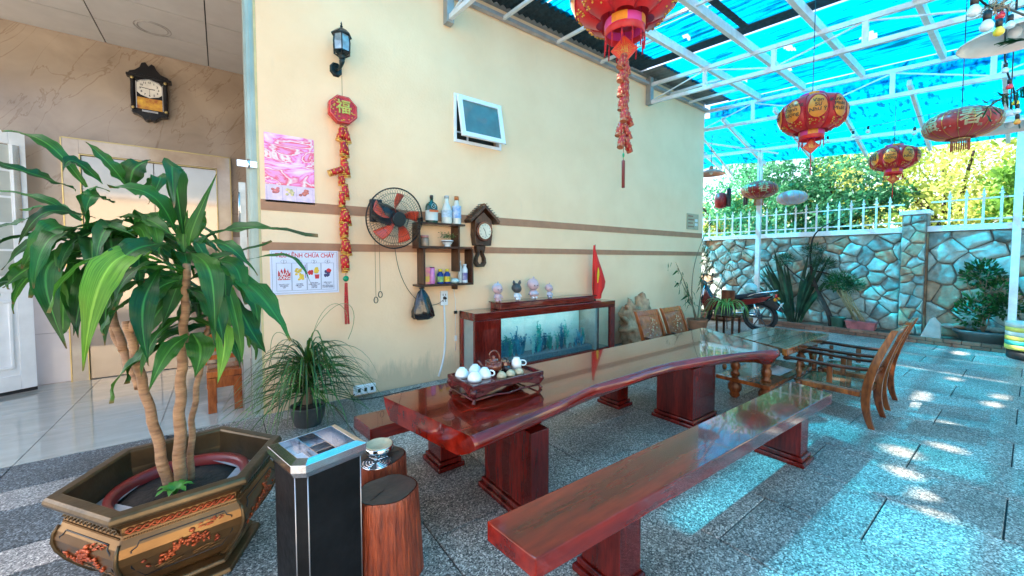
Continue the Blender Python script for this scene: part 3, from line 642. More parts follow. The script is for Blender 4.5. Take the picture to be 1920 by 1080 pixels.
# ---------------------------------------------------------------- slab table
ZT = .66
tb = thing('slab_table', 'long lacquered live edge red wood slab table on two block pedestals', 'table', (2.8, 2.1, 0))
fr = [(.986, 1.663), (1.20, 1.69), (1.427, 1.708), (1.741, 1.755), (1.93, 1.80), (2.119, 1.835), (2.482, 1.838), (2.80, 1.855), (3.103, 1.846), (3.45, 1.79), (3.768, 1.705), (4.05, 1.62), (4.25, 1.55), (4.36, 1.50), (4.42, 1.49)]
bk = [(.821, 2.499), (1.1, 2.51), (1.5, 2.52), (1.8, 2.525), (2.1, 2.53), (2.4, 2.53), (2.8, 2.535), (3.1, 2.54), (3.4, 2.54), (3.7, 2.54), (4.04, 2.545), (4.4, 2.55), (4.7, 2.56), (4.95, 2.57), (5.06, 2.57)]
def interp(L, t):
    f = t*(len(L)-1); i = min(int(f), len(L)-2); return Vector((*L[i], 0)).lerp(Vector((*L[i+1], 0)), f-i)
m = MB(); NS = 84; m.smooth = False
prof = []
for i in range(NS+1):
    t = i/NS; a = interp(fr, t); b = interp(bk, t); th = .125+.010*math.sin(t*9+1)+.004*math.sin(t*23); d = (a-b).normalized()
    bulge = .024+.012*math.sin(t*11+2)+.004*math.sin(t*31)
    if t > .84: th += .03*math.sin((t-.84)/.16*math.pi); bulge += .035*math.sin((t-.84)/.16*math.pi)**2
    inset = .10+.05*math.sin(t*11+.5)
    ring = [b+Vector((0, 0, ZT)), b-d*(-.0)+Vector((0, 0, ZT)), a-d*.012+Vector((0, 0, ZT)), a+Vector((0, 0, ZT-.010)), a+d*bulge*.6+Vector((0, 0, ZT-.035)), a+d*bulge*.7+Vector((0, 0, ZT-.06)), a+d*(bulge*.2-.02)+Vector((0, 0, ZT-.09)), a-d*inset*.6+Vector((0, 0, ZT-th*.9)), a-d*inset+Vector((0, 0, ZT-th)), b+d*.08+Vector((0, 0, ZT-th)), b-d*(-.02)+Vector((0, 0, ZT-.06))]
    ring.pop(1)
    prof.append(ring)
R_ = len(prof[0])
for ring in prof: m.v += [tuple(p) for p in ring]
for i in range(NS):
    for j in range(R_):
        m.smooth = j not in (0,)
        m.face([i*R_+j, (i+1)*R_+j, (i+1)*R_+(j+1) % R_, i*R_+(j+1) % R_])
m.smooth = False
m.face(list(range(R_))); m.face([NS*R_+j for j in range(R_)][::-1])
slabm = wood('lacquered_slab_wood', (.13, .006, .003), (.28, .014, .005), .09, .8, (1.0, 7, 7), 3, .03)
m.build('table_slab', slabm, tb)
def pedestal(x0, x1, y0, y1, p, nm='pedestal', zt=.545):
    o = MB().bb(x0, x1, y0, y1, .07, zt).build(nm, red_wood2, p, bevel=.005)
    m = MB(); m.bb(x0-.035, x1+.035, y0-.035, y1+.035, 0, .035); m.build('base_moulding', red_wood2, o, bevel=.008)
    m = MB(); m.bb(x0-.018, x1+.018, y0-.018, y1+.018, .036, .069); m.build('upper_moulding', red_wood2, o, bevel=.008)
pedestal(1.405, 1.545, 1.70, 2.20, tb); pedestal(3.43, 3.85, 1.83, 2.20, tb)
def bench(name, label, xa, xb, y0, y1, legs, skew=0):
    t = thing(name, label, 'bench', ((xa+xb)/2, (y0+y1)/2, 0), 0, 'long benches of the slab table')
    m = MB(); m.pz([(xa, y0), (xb-skew, y0-.10 if skew else y0), (xb, y1-.06 if skew else y1), (xa-.03, y1)], .375, .46); m.build('seat', slabm if skew else red_wood, t, bevel=.005)
    for a, b in legs: pedestal(a, b, y0+.03 if not skew else (y0-.05 if a > 2 else y0+.02), y1-.03 if not skew else (y1-.06 if a > 2 else y1-.03), t, 'leg', .372)
    return t
bench('wooden_bench', 'long glossy red wood bench in front of the slab table, reflecting the blue canopy', .89, 4.08, 1.05, 1.33, [(1.40, 1.56), (3.44, 3.60)], .12)
bench('wooden_bench', 'long red wood bench behind the slab table, against the wall side', .74, 3.85, 2.52, 2.80, [(1.25, 1.40), (3.28, 3.45)])
# ---------------------------------------------------------------- carved tea tray and tea things
tray_w = wood('tea_tray_lacquer', (.05, .006, .008), (.17, .018, .02), .16, .6, (3, 12, 12))
cx, cy, hw, hd = 1.48, 2.165, .285, .165
ty = thing('tea_tray', 'carved dark red wooden tea tray on curved legs, near end of the slab table', 'tray', (cx, cy, ZT))
z1 = ZT+.125
MB().bb(cx-hw+.02, cx+hw-.02, cy-hd+.02, cy+hd-.02, z1-.028, z1-.016).build('tray_bed', tray_w, ty)
m = MB(); m.bb(cx-hw, cx+hw, cy-hd, cy-hd+.02, z1-.03, z1); m.bb(cx-hw, cx+hw, cy+hd-.02, cy+hd, z1-.03, z1); m.bb(cx-hw, cx-hw+.02, cy-hd+.0201, cy+hd-.0201, z1-.03, z1); m.bb(cx+hw-.02, cx+hw, cy-hd+.0201, cy+hd-.0201, z1-.03, z1); m.build('rim', tray_w, ty, bevel=.004)
def apron(L): return [(-L, 0), (L, 0), (L, -.05), (L*.8, -.045), (L*.62, -.03), (L*.45, -.024), (L*.25, -.014), (0, -.018), (-L*.25, -.014), (-L*.45, -.024), (-L*.62, -.03), (-L*.8, -.045), (-L, -.05)]
for yy in (cy-hd+.006, cy+hd-.018): MB().py([(cx+u, z1-.031+v) for u, v in apron(hw-.03)], yy, yy+.012).build('apron', tray_w, ty, bevel=.002)
for xx in (cx-hw+.006, cx+hw-.018): MB().px([(cy+u, z1-.031+v) for u, v in apron(hd-.03)], xx, xx+.012).build('apron', tray_w, ty, bevel=.002)
for sx in (-1, 1):
    for sy in (-1, 1):
        px_, py_ = cx+sx*(hw-.02), cy+sy*(hd-.02); o = Vector((sx, sy, 0)).normalized()
        pts = [Vector((px_, py_, z1-.03)), Vector((px_, py_, z1-.05))+o*.012, Vector((px_, py_, z1-.075))-o*.002, Vector((px_, py_, z1-.095))-o*.008, Vector((px_, py_, z1-.110))+o*.002, Vector((px_, py_, ZT+.004))+o*.008]
        MB().tube(pts, [.022, .021, .015, .010, .011, .015], 7).build('leg', tray_w, ty)
st = MB()
for yy in (cy-hd+.02, cy+hd-.02): st.tube([(cx-hw+.03, yy, ZT+.028), (cx-.1, yy, ZT+.034), (cx, yy, ZT+.022), (cx+.1, yy, ZT+.034), (cx+hw-.03, yy, ZT+.028)], .007, 5)
for xx in (cx-hw+.02, cx+hw-.02): st.tube([(xx, cy-hd+.03, ZT+.028), (xx, cy+hd-.03, ZT+.028)], .007, 5)
st.build('stretcher', tray_w, ty)
porc = M('pale_blue_porcelain', (.72, .80, .82), .12, var=.05, coat=.5); tan = M('speckled_tan_glaze', (.50, .42, .27), .25, 0, (.36, .28, .16), 60, coat=.3)
zb = z1-.015
def cup_down(name, label, cat, x, y, r, h, mt, grp, hand=None):
    t = thing(name, label, cat, (x, y, zb), 0, grp)
    m = MB(); m.lathe([(r, 0), (r*.99, h*.25), (r*.88, h*.55), (r*.62, h*.85), (r*.45, h*.90), (r*.42, h), (r*.35, h), (r*.33, h*.94)], (x, y, zb), 20); m.build('bowl', mt, t)
    if hand is not None:
        d = Vector((math.cos(hand), math.sin(hand), 0)); c = Vector((x, y, zb))
        MB().tube(curve([c+d*r*.85+Vector((0, 0, h*.75)), c+d*r*1.75+Vector((0, 0, h*.85)), c+d*r*1.6+Vector((0, 0, h*.1)), c+d*r*.95+Vector((0, 0, h*.22))], 8), .0055, 6).build('handle', mt, t)
G = 'pale porcelain teacups turned upside down on the tray'
for lb, x, y, hd_ in (('upside down pale blue teacup at the left back corner of the tea tray', 1.265, 2.255, None), ('upside down pale blue teacup nearest the front left leg of the tea tray', 1.290, 2.135, None), ('upside down pale blue teacup with white handle beside the first tan cup', 1.385, 2.165, -.9), ('upside down pale blue teacup half hidden behind two other pale cups', 1.375, 2.268, None)):
    cup_down('teacup', lb, 'cup', x, y, .047, .062, porc, G, hd_)
for lb, x in (('small tan bowl cup next to the white cup handle', 1.475), ('middle one of the three small tan bowl cups', 1.548), ('small tan bowl cup with a pale cup stacked on it', 1.620)):
    cup_down('tan_cup', lb, 'cup', x, 2.093, .034, .036, tan, 'small tan cups along the front of the tray')
t = thing('teacup', 'pale blue teacup with handle at the right, above the third tan cup', 'cup', (1.645, 2.14, zb), 0, G)
m = MB(); m.lathe([(.034, 0), (.036, .03), (.033, .055), (.022, .068), (.022, .075), (.016, .075)], (1.65, 2.16, zb+.018), 20); m.build('bowl', porc, t)
MB().tube(curve([(1.68, 2.15, zb+.07), (1.73, 2.13, zb+.075), (1.725, 2.13, zb+.02), (1.685, 2.15, zb+.035)], 8), .005, 6).build('handle', porc, t)
MB().lathe([(.03, 0), (.034, .006), (.034, .017)], (1.65, 2.16, zb), 16).build('saucer', tan, t)
clay = M('red_brown_teapot_clay', (.26, .06, .03), .18, 0, (.10, .02, .012), 12, coat=.5)
t = thing('teapot', 'glossy red brown clay teapot with dragon like spout and curled handle', 'teapot', (1.51, 2.24, zb))
c = Vector((1.51, 2.24, zb))
MB().lathe([(.03, 0), (.05, .012), (.062, .035), (.055, .058), (.035, .07)], c, 24).build('body', clay, t)
l_ = MB().lathe([(.036, .070), (.030, .080), (.012, .088), (.010, .094), (.014, .102), (.006, .108)], c, 18).build('lid', clay, t)
MB().tube(curve([c+Vector((-.05, .01, .03)), c+Vector((-.09, .02, .03)), c+Vector((-.09, .02, .07)), c+Vector((-.115, .025, .085))], 8), [.014-.001*i for i in range(9)], 7).build('spout', clay, t)
MB().tube(curve([c+Vector((-.02, .01, .09)), c+Vector((-.06, .01, .16)), c+Vector((.06, 0, .17)), c+Vector((.05, 0, .06))], 12), .006, 6).build('handle', clay, t)
m = MB()
for i in range(14): a = i*2.4; m.tube(curve([c+Vector((.05*math.cos(a), .05*math.sin(a), .05)), c+Vector((.07*math.cos(a+.5), .07*math.sin(a+.5), .08)), c+Vector((.05*math.cos(a+1), .05*math.sin(a+1), .07))], 4), [.004, .005, .004, .003, .001], 5)
m.build('raised_ornament', MATS['red_brown_teapot_clay'], t)
t = thing('tea_strainer', 'small dark brown tea jug with twig handle beside the teapot', 'jug', (1.605, 2.235, zb)); c = Vector((1.605, 2.235, zb))
MB().lathe([(.022, 0), (.034, .02), (.036, .035), (.026, .05), (.028, .058)], c, 18).build('body', clay, t)
MB().tube(curve([c+Vector((.02, 0, .05)), c+Vector((.0, 0, .11)), c+Vector((-.04, .0, .09)), c+Vector((-.03, 0, .03))], 8), .005, 6).build('handle', M('dark_glaze', (.03, .02, .02), .2), t)
t = thing('tea_cup_dark', 'low dark brown glazed cup behind the tan cups', 'cup', (1.575, 2.165, zb)); c = Vector((1.585, 2.175, zb))
MB().lathe([(.02, 0), (.03, .015), (.033, .034), (.030, .034), (.018, .01)], c, 18).build('bowl', MATS['dark_glaze'], t); MB().tube([c+Vector((-.03, 0, .02)), c+Vector((-.045, -.01, .03)), c+Vector((-.04, -.01, .012))], .004, 5).build('handle', MATS['dark_glaze'], t)
# ---------------------------------------------------------------- aquarium cabinet
fx0, fx1, fy0, fy1, fz = 2.50, 5.20, 4.12, 4.52, .88
aq = thing('aquarium', 'long red wood framed aquarium with turquoise water plants against the wall', 'aquarium', (3.85, 4.3, 0))
aw = wood('aquarium_cabinet_wood', (.11, .008, .005), (.33, .025, .014), .14, .7, (7, 7, 1.2))
aw2 = wood('aquarium_rail_wood', (.09, .008, .005), (.26, .025, .014), .14, .7, (1.2, 9, 9))
m = MB(); m.bb(fx0, fx1, fy0, fy1, fz-.10, fz); m.build('top_rail', aw2, aq, bevel=.006)
m = MB(); m.bb(fx0, fx0+.06, fy1-.08, fy1, 0, fz-.101); m.build('corner_post', aw, aq, bevel=.004)
m = MB(); m.bb(fx0, fx0+.04, fy0, fy0+.05, .0, fz-.101); m.bb(fx0+.0, fx0+.04, fy0+.051, fy1-.081, 0, .1); m.build('corner_post', aw, aq, bevel=.004)
MB().bb(fx0+.041, 2.90, fy0+.005, fy0+.03, 0, fz-.101).build('front_panel', aw, aq, bevel=.003)
m = MB(); m.bb(fx1-.12, fx1, fy0, fy0+.05, 0, fz-.101); m.build('corner_post', aw, aq, bevel=.004)
m = MB(); m.bb(fx1-.06, fx1, fy1-.06, fy1, 0, fz-.101); m.build('corner_post', aw, aq, bevel=.004)
MB().bb(fx0+.02, fx0+.03, fy0+.051, fy1-.081, .101, fz-.101).build('side_glass', M('tinted_tank_glass', (.35, .42, .40), .05, .2, var=.05), aq)
MB().bb(fx0+.07, fx1-.07, fy0+.06, fy1-.02, 0, .12).build('tank_base', aw2, aq)
MB().bb(2.9, 4.72, fy1-.04, fy1-.03, .12, fz-.101).build('water_backdrop', M('turquoise_backdrop', (.25, .62, .68), .3, 0, (.45, .72, .76), 2.2), aq)
MB().bb(2.9, 4.70, fy0+.05, fy1-.05, .13, .20).build('gravel', M('tank_gravel', (.10, .22, .26), .8, 0, (.03, .06, .09), 60, bump=1), aq)
MB().bb(2.905, 4.72, fy0+.012, fy0+.02, .12, fz-.101).build('front_glass', glass_m, aq)
MB().bb(4.725, 4.76, fy0+.012, fy1-.03, .12, fz-.101).build('glass_divider', M('edge_glass', (.30, .36, .33), .1, .3), aq)
MB().bb(4.76, fx1-.121, fy0+.012, fy0+.018, .12, fz-.101).build('front_glass', glass_m, aq)
tl_ = MB().bb(2.95, 4.68, 4.26, 4.30, .755, .772).build('tank_lamp', M('lit_tank_lamp', (.8, .95, 1), .3, var=0, emit=3), aq)
MB().bb(4.80, 4.88, fy0+.1, fy0+.2, .12, fz-.101).build('filter_pipe', M('brown_filter', (.16, .12, .08), .4, var=.3, scale=20), aq)
wpm = [leafmat('water_weed_teal', (.0, .28, .28), (.02, .60, .55), 12), leafmat('water_weed_blue', (.0, .16, .32), (.03, .45, .62), 12), leafmat('water_weed_pale', (.2, .6, .6), (.5, .85, .85), 12)]
rs = random.Random(4)
for i in range(46):
    x = 2.95+1.72*(i+.5)/46+rs.uniform(-.02, .02); y = rs.uniform(fy0+.1, fy1-.1); h = rs.uniform(.14, .30)+(.17 if i in (8, 9, 10, 22, 34, 35, 36, 37) else 0)
    m = MB(); m.smooth = True
    for q in range(rs.randint(7, 12)):
        a = rs.uniform(0, 6.28); hh = h*rs.uniform(.5, 1); w = rs.uniform(.006, .014); lx = rs.uniform(-.05, .05)
        pts = curve([(x, y, .19), (x+lx*.3, y, .19+hh*.5), (x+lx+.02*math.sin(a), y+rs.uniform(-.02, .02), .19+hh)], 6)
        k_ = len(m.v)
        for p_i, p in enumerate(pts):
            ww = w*(.4+math.sin(math.pi*min(1, p_i/6+.05))); m.v.append((p.x-ww, p.y, p.z)); m.v.append((p.x+ww, p.y+.004, p.z))
        for p_i in range(6): m.face([k_+2*p_i, k_+2*p_i+1, k_+2*p_i+3, k_+2*p_i+2])
        if hh > .2:
            for j in range(10):
                p = pts[1+j % 6]; s_ = rs.choice((-1, 1)); k_ = len(m.v); m.v += [tuple(p), (p.x+s_*.022, p.y-.004, p.z+.018), (p.x+s_*.03, p.y, p.z+.006), (p.x+s_*.014, p.y+.004, p.z-.008)]; m.face([k_, k_+1, k_+2, k_+3])
    m.build('water_plant', wpm[rs.choice((0, 0, 1, 1, 2))], aq)
li = MB().bb(2.95, 4.80, 4.22, 4.46, fz+.001, fz+.085); li.build('lamp_lid', aw2, aq, bevel=.01)
MB().bb(2.93, 4.86, 4.21, 4.47, fz+.086, fz+.10).build('lid_top', aw2, aq, bevel=.004)
# figurines on the lid (plain porcelain ornaments)
zl = fz+.10
pk = M('pale_pink_porcelain', (.62, .42, .45), .3, var=.05); lil = M('lilac_white_porcelain', (.52, .50, .60), .3, var=.05); gry = M('dark_grey_ceramic', (.07, .075, .08), .4); wpo = M('white_ceramic', (.75, .76, .8), .3)
def figurine(label, x, h, head, hair, body, ears=False, skirt=False):
    t = thing('figurine', label, 'figurine', (x, 4.34, zl), 0, 'porcelain figurines lined up on the aquarium'); y = 4.34
    b = MB(); b.ball((x, y, zl+h*.24), (h*.19, h*.17, h*.22)); b.build('body', body, t)
    for s in (-1, 1):
        MB().ball((x+s*h*.09, y-.02, zl+h*.07), (h*.08, h*.12, h*.07), 10, 7).build('foot', wpo if ears or skirt else body, t)
        MB().tube([(x+s*h*.15, y, zl+h*.36), (x+s*h*.23, y-.02, zl+h*.24), (x+s*h*.20, y-.03, zl+h*.17)], [h*.05, h*.045, h*.04], 7).build('arm', body, t)
    hd_ = MB(); hd_.ball((x, y-.005, zl+h*.64), (h*.27, h*.24, h*.25)); ho = hd_.build('head', head, t)
    hm = MB(); hm.ball((x, y+.012, zl+h*.69), (h*.285, h*.25, h*.25))
    if not ears: hm.tube([(x, y, zl+h*.9), (x+.01, y, zl+h*.99), (x-.006, y, zl+h*1.03)], [h*.06, h*.035, .002], 7)
    hm.build('cap', hair, ho)
    if not ears:
        for s in (-1, 1): MB().ball((x+s*h*.09-.01, y-.005-h*.225, zl+h*.62), h*.028, 8, 5).build('eye', black_m, ho)
        if skirt: MB().lathe([(h*.24, h*.20), (h*.17, h*.36)], (x, y, zl), 14).build('skirt', lil, t)
    else:
        for s in (-1, 1): MB().tube([(x+s*h*.13, y, zl+h*.82), (x+s*h*.2, y, zl+h*.98), (x+s*h*.22, y, zl+h*1.1)], [h*.07, h*.085, h*.03], 8).build('ear', hair, ho)
figurine('chubby pale pink seated porcelain doll, leftmost on the aquarium lid', 2.99, .27, pk, lil, pk)
figurine('plain grey rabbit ornament with two upright ears on the aquarium', 3.32, .255, gry, gry, wpo, True)
figurine('tallest pink porcelain doll with pale skirt, third from the left on the aquarium', 3.62, .32, pk, pk, pk, False, True)
figurine('smallest pink porcelain figurine, nearest the red flag', 3.93, .22, pk, pk, lil)
# flag on a stick
fl = thing('furled_flag', 'furled red flag with part of a yellow star on the aquarium', 'flag', (4.95, 4.36, fz))
MB().lathe([(.05, 0), (.05, .015), (.02, .03)], (4.93, 4.36, fz), 16).build('foot', dark_wood, fl)
MB().tube([(4.93, 4.36, fz+.01), (4.97, 4.36, 1.80)], .006, 6).build('pole', dark_wood, fl)
m = MB(); m.smooth = True; rows = [(1.79, .012, 4.99), (1.70, .025, 4.995), (1.55, .05, 5.02), (1.40, .075, 5.05), (1.28, .095, 5.075), (1.18, .11, 5.09), (1.08, .10, 5.08), (.98, .075, 5.06), (.90, .07, 5.06)]
NN = 28
for z, r, xc in rows:
    for j in range(NN):
        a = 2*math.pi*j/NN; rr = r*(1+.28*math.sin(a*6+z*4)); m.v.append((xc-.05+r*.25+rr*math.cos(a), 4.36+rr*.6*math.sin(a), z))
for i in range(len(rows)-1):
    for j in range(NN): m.face([i*NN+j, i*NN+(j+1) % NN, (i+1)*NN+(j+1) % NN, (i+1)*NN+j])
m.build('red_cloth', M('red_flag_cloth', (.72, .015, .012), .6, var=.08, bump=.2), fl)
MB().py([(4.955, 1.42), (4.972, 1.36), (4.975, 1.30), (4.955, 1.22), (4.945, 1.17), (4.935, 1.30)], 4.27, 4.285).build('yellow_star_fold', M('yellow_cloth', (.85, .6, .02), .6), fl)
# driftwood root
dw = thing('driftwood_root', 'pale twisted driftwood root standing by the wall right of the aquarium', 'driftwood', (6.0, 4.25, 0))
m = MB(); m.smooth = True; base = Vector((6.0, 4.28, 0)); nu, nv = 36, 22
for i in range(nv+1):
    for j in range(nu):
        th = math.pi*i/nv; a = 2*math.pi*j/nu; d = Vector((math.sin(th)*math.cos(a), math.sin(th)*math.sin(a)*.5, -math.cos(th)))
        r = .36*(1+.55*noise.noise(d*2.2+Vector((3, 1, 7)))+.35*noise.noise(d*5)+.18*abs(noise.noise(d*11)))
        m.v.append(tuple(base+Vector((d.x*r*1.05, d.y*r, .38+d.z*r*1.15))))
for i in range(nv):
    for j in range(nu): m.face([i*nu+j, i*nu+(j+1) % nu, (i+1)*nu+(j+1) % nu, (i+1)*nu+j])
dwm = M('bleached_driftwood', (.60, .36, .20), .7, 0, (.24, .11, .05), 7, bump=1, bscale=22)
m.build('burl', dwm, dw)
for i, (dx, dz, r) in enumerate(((-.25, .70, .05), (.02, .83, .06), (.2, .78, .045), (.32, .5, .04), (-.33, .5, .04))):
    MB().tube(curve([base+Vector((dx*.3, -.05, .4)), base+Vector((dx*.8, -.08, dz*.7)), base+Vector((dx, -.02, dz)), base+Vector((dx*1.15, 0, dz+.06))], 7), [r*1.6-.8*r*i_/7 for i_ in range(8)], 8).build('root_branch', dwm, dw)
# ---------------------------------------------------------------- chairs
inlay_m = M('mother_of_pearl_inlay', (.66, .50, .30), .25, .1, var=.15, scale=40)
def armchair(label, loc, rz, seatm, bm, grp, inlay=False, scale=None):
    t = thing('wooden_armchair', label, 'chair', loc, rz, grp); w = bm; W2 = .25
    def P_(mb, n, mt=w, b=.004, par=t, **k): return mb.build(n, mt, par, bevel=b, world=False, **k)
    for s in (-1, 1):
        x = s*(W2-.02)
        # rear leg and back upright in one sweep: front = +Y
        pts = curve([(x, -.02, 0), (x, .05, .18), (x, .06, .36), (x, -.02, .62), (x, -.15, .93)], 12)
        m = MB()
        for i in range(12): pass
        k = len(m.v)
        for i, p in enumerate(pts):
            dd = .022+.012*math.sin(i/12*math.pi)
            for a, b_ in ((-.017, -dd), (.017, -dd), (.017, dd), (-.017, dd)): m.v.append((p.x+a, p.y+b_, p.z))
        for i in range(12):
            for j in range(4): m.face([k+i*4+j, k+i*4+(j+1) % 4, k+(i+1)*4+(j+1) % 4, k+(i+1)*4+j])
        m.face([k+3, k+2, k+1, k]); m.face([k+48+j for j in range(4)]); P_(m, 'rear_leg')
        m = MB(); m.lathe([(.020, 0), (.028, .03), (.030, .06), (.018, .09), (.026, .12), (.030, .2), (.022, .28), (.028, .31)], (x, .55, 0), 12); P_(m, 'front_leg', b=0)
        m = MB(); m.lathe([(.026, .351), (.018, .37), (.027, .40), (.027, .42), (.016, .45), (.022, .49), (.018, .515)], (x, .55, 0), 12); P_(m, 'arm_post', b=0)
        m = MB(); m.box((x, .30, .435), (.02, .045, .165)); P_(m, 'arm_slat')
        ap = curve([(x, .02, .545), (x+s*.01, .2, .515), (x+s*.015, .4, .53), (x+s*.02, .58, .54), (x+s*.02, .66, .55), (x+s*.02, .67, .51)], 12)
        m = MB(); m.tube(ap, [.016]*10+[.02, .022, .016], 8, sq=1.5); P_(m, 'armrest', dark_wood, b=0)
    m = MB(); m.box((0, .30, .325), (.46, .50, .022)); P_(m, 'seat', seatm)
    for c_, d_ in (((0, .565, .30), (.46, .022, .05)), ((0, .05, .30), (.46, .022, .05)), ((-.235, .31, .30), (.022, .488, .05)), ((.235, .31, .30), (.022, .488, .05))): P_(MB().box(c_, d_), 'seat_rail')
    y = lambda z: -.02-(z-.62)/.31*.13 if z > .5 else .04-(z-.4)*.4
    def slab(z0, z1, x0, x1, th, off, nm, mt, par=t):
        m = MB(); a = (z1-z0); k = len(m.v)
        for z in (z0, z1):
            for xx, oo in ((x0, -th), (x1, -th), (x1, th), (x0, th)): m.v.append((xx, y(z)+oo+off, z))
        for q in ((3, 2, 1, 0), (4, 5, 6, 7), (0, 1, 5, 4), (1, 2, 6, 5), (2, 3, 7, 6), (3, 0, 4, 7)): m.face([k+i for i in q])
        return P_(m, nm, mt, par=par)
    slab(.86, .93, -.212, .212, .014, 0, 'crest_rail', w)
    bp = slab(.50, .858, -.212, .212, .008, 0, 'back_panel', seatm)
    slab(.44, .499, -.212, .212, .012, 0, 'lower_rail', w)
    if inlay:
        m = MB(); r = random.Random(3)
        for i in range(34):
            u = r.gauss(0, .055); z = .55+.26*r.random(); u += .04*math.sin(z*22); q = r.uniform(.006, .016); yy = y(z)+.0095
            k = len(m.v); n_ = 6
            for j in range(n_): a = j*math.pi/3; rr = q*(1 if j % 2 else .55); m.v.append((u+rr*math.cos(a), yy, z+rr*math.sin(a)))
            m.face(range(k, k+n_))
        m.build('inlay', inlay_m, bp, world=False)
    if scale: t.scale = scale
    return t
green_seat = wood('polished_seat_panel', (.12, .06, .03), (.26, .15, .07), .08, .7, (5, 1.5, 5))
armchair('brown wooden armchair nearest the camera, right of the coffee table', (4.96, .86, 0), 0, green_seat, brown_wood, 'wooden armchairs facing the coffee table')
armchair('brown wooden armchair farther from the camera, its back behind the nearer armchair', (5.70, .88, 0), .04, green_seat, brown_wood, 'wooden armchairs facing the coffee table')
armchair('orange armchair with floral inlay, left one behind the far end of the slab table', (4.80, 3.12, 0), math.pi-.03, orange_wood, orange_wood, 'inlaid armchairs with their backs to the house wall', True, (1.02, 1, .9))
armchair('orange armchair with floral inlay, right one, beside the tall potted shrub', (5.42, 3.12, 0), math.pi+.02, orange_wood, orange_wood, 'inlaid armchairs with their backs to the house wall', True, (1.06, 1, .9))
# ---------------------------------------------------------------- coffee table
ct = thing('coffee_table', 'brown plank coffee table with turned legs and shelf beyond the slab table', 'table', (5.3, 1.9, 0))
plank = wood('weathered_table_plank', (.10, .05, .03), (.24, .13, .07), .12, .5, (1.2, 8, 8))
zt = .62; ys = [1.55, 1.72, 1.89, 2.06, 2.22]
xl = lambda y: 4.70+(y-1.55)*.50
for i in range(4):
    a, b_ = ys[i]+.003, ys[i+1]-.003; MB().pz([(xl(a), a), (6.02, a), (6.02, b_), (xl(b_), b_)], zt-.055, zt).build('top_plank', plank, ct, bevel=.003)
MB().pz([(xl(1.53)-.03, 1.50), (6.05, 1.50), (6.05, 1.548), (xl(1.55)-.03, 1.548)], zt-.07, zt+.004).build('edge_board', orange_wood, ct, bevel=.008)
MB().bb(6.021, 6.05, 1.549, 2.24, zt-.07, zt+.002).build('edge_board', orange_wood, ct, bevel=.006)
MB().bb(4.42, 5.72, 1.56, 2.10, .225, .265).build('shelf', orange_wood, ct, bevel=.005)
leg_p = [(.035, 0), (.055, .03), (.045, .06), (.07, .09), (.072, .14), (.05, .175), (.06, .19), (.06, .224)]
leg_u = [(.045, .266), (.05, .28), (.03, .30), (.048, .34), (.05, .38), (.03, .41), (.045, .43), (.034, .45), (.045, .47)]
for x, y in ((4.62, 1.98), (4.60, 1.66), (5.62, 1.66), (5.62, 2.02)):
    o = MB().lathe(leg_p, (x, y, 0), 16).build('leg', brown_wood, ct); MB().lathe(leg_u+[(.05, .51)], (x, y, 0), 16).build('leg_spindle', brown_wood, o)
for x in (5.9,):
    for y in (1.62, 2.14): MB().lathe([(.035, 0), (.055, .04), (.04, .08), (.05, .2), (.03, .3), (.05, .4), (.045, .545)], (x, y, 0), 14).build('leg', brown_wood, ct)
rag = thing('folded_cloth', 'crumpled white cloth lying on the lower shelf of the coffee table', 'cloth', (5.15, 1.75, .265)); m = MB(); m.smooth = True
for i in range(15):
    for j in range(15):
        u, v = i/14-.5, j/14-.5; r = math.hypot(u, v)*2; m.v.append((5.12+u*.42, 1.74+v*.2, .268+max(0, .055*(1-r)+.03*noise.noise(Vector((u*9, v*9, 3)))*(1.2-r))))
for i in range(14):
    for j in range(14): m.face([i*15+j, (i+1)*15+j, (i+1)*15+j+1, i*15+j+1])
m.build('cloth', M('white_cloth', (.68, .60, .58), .85), rag)
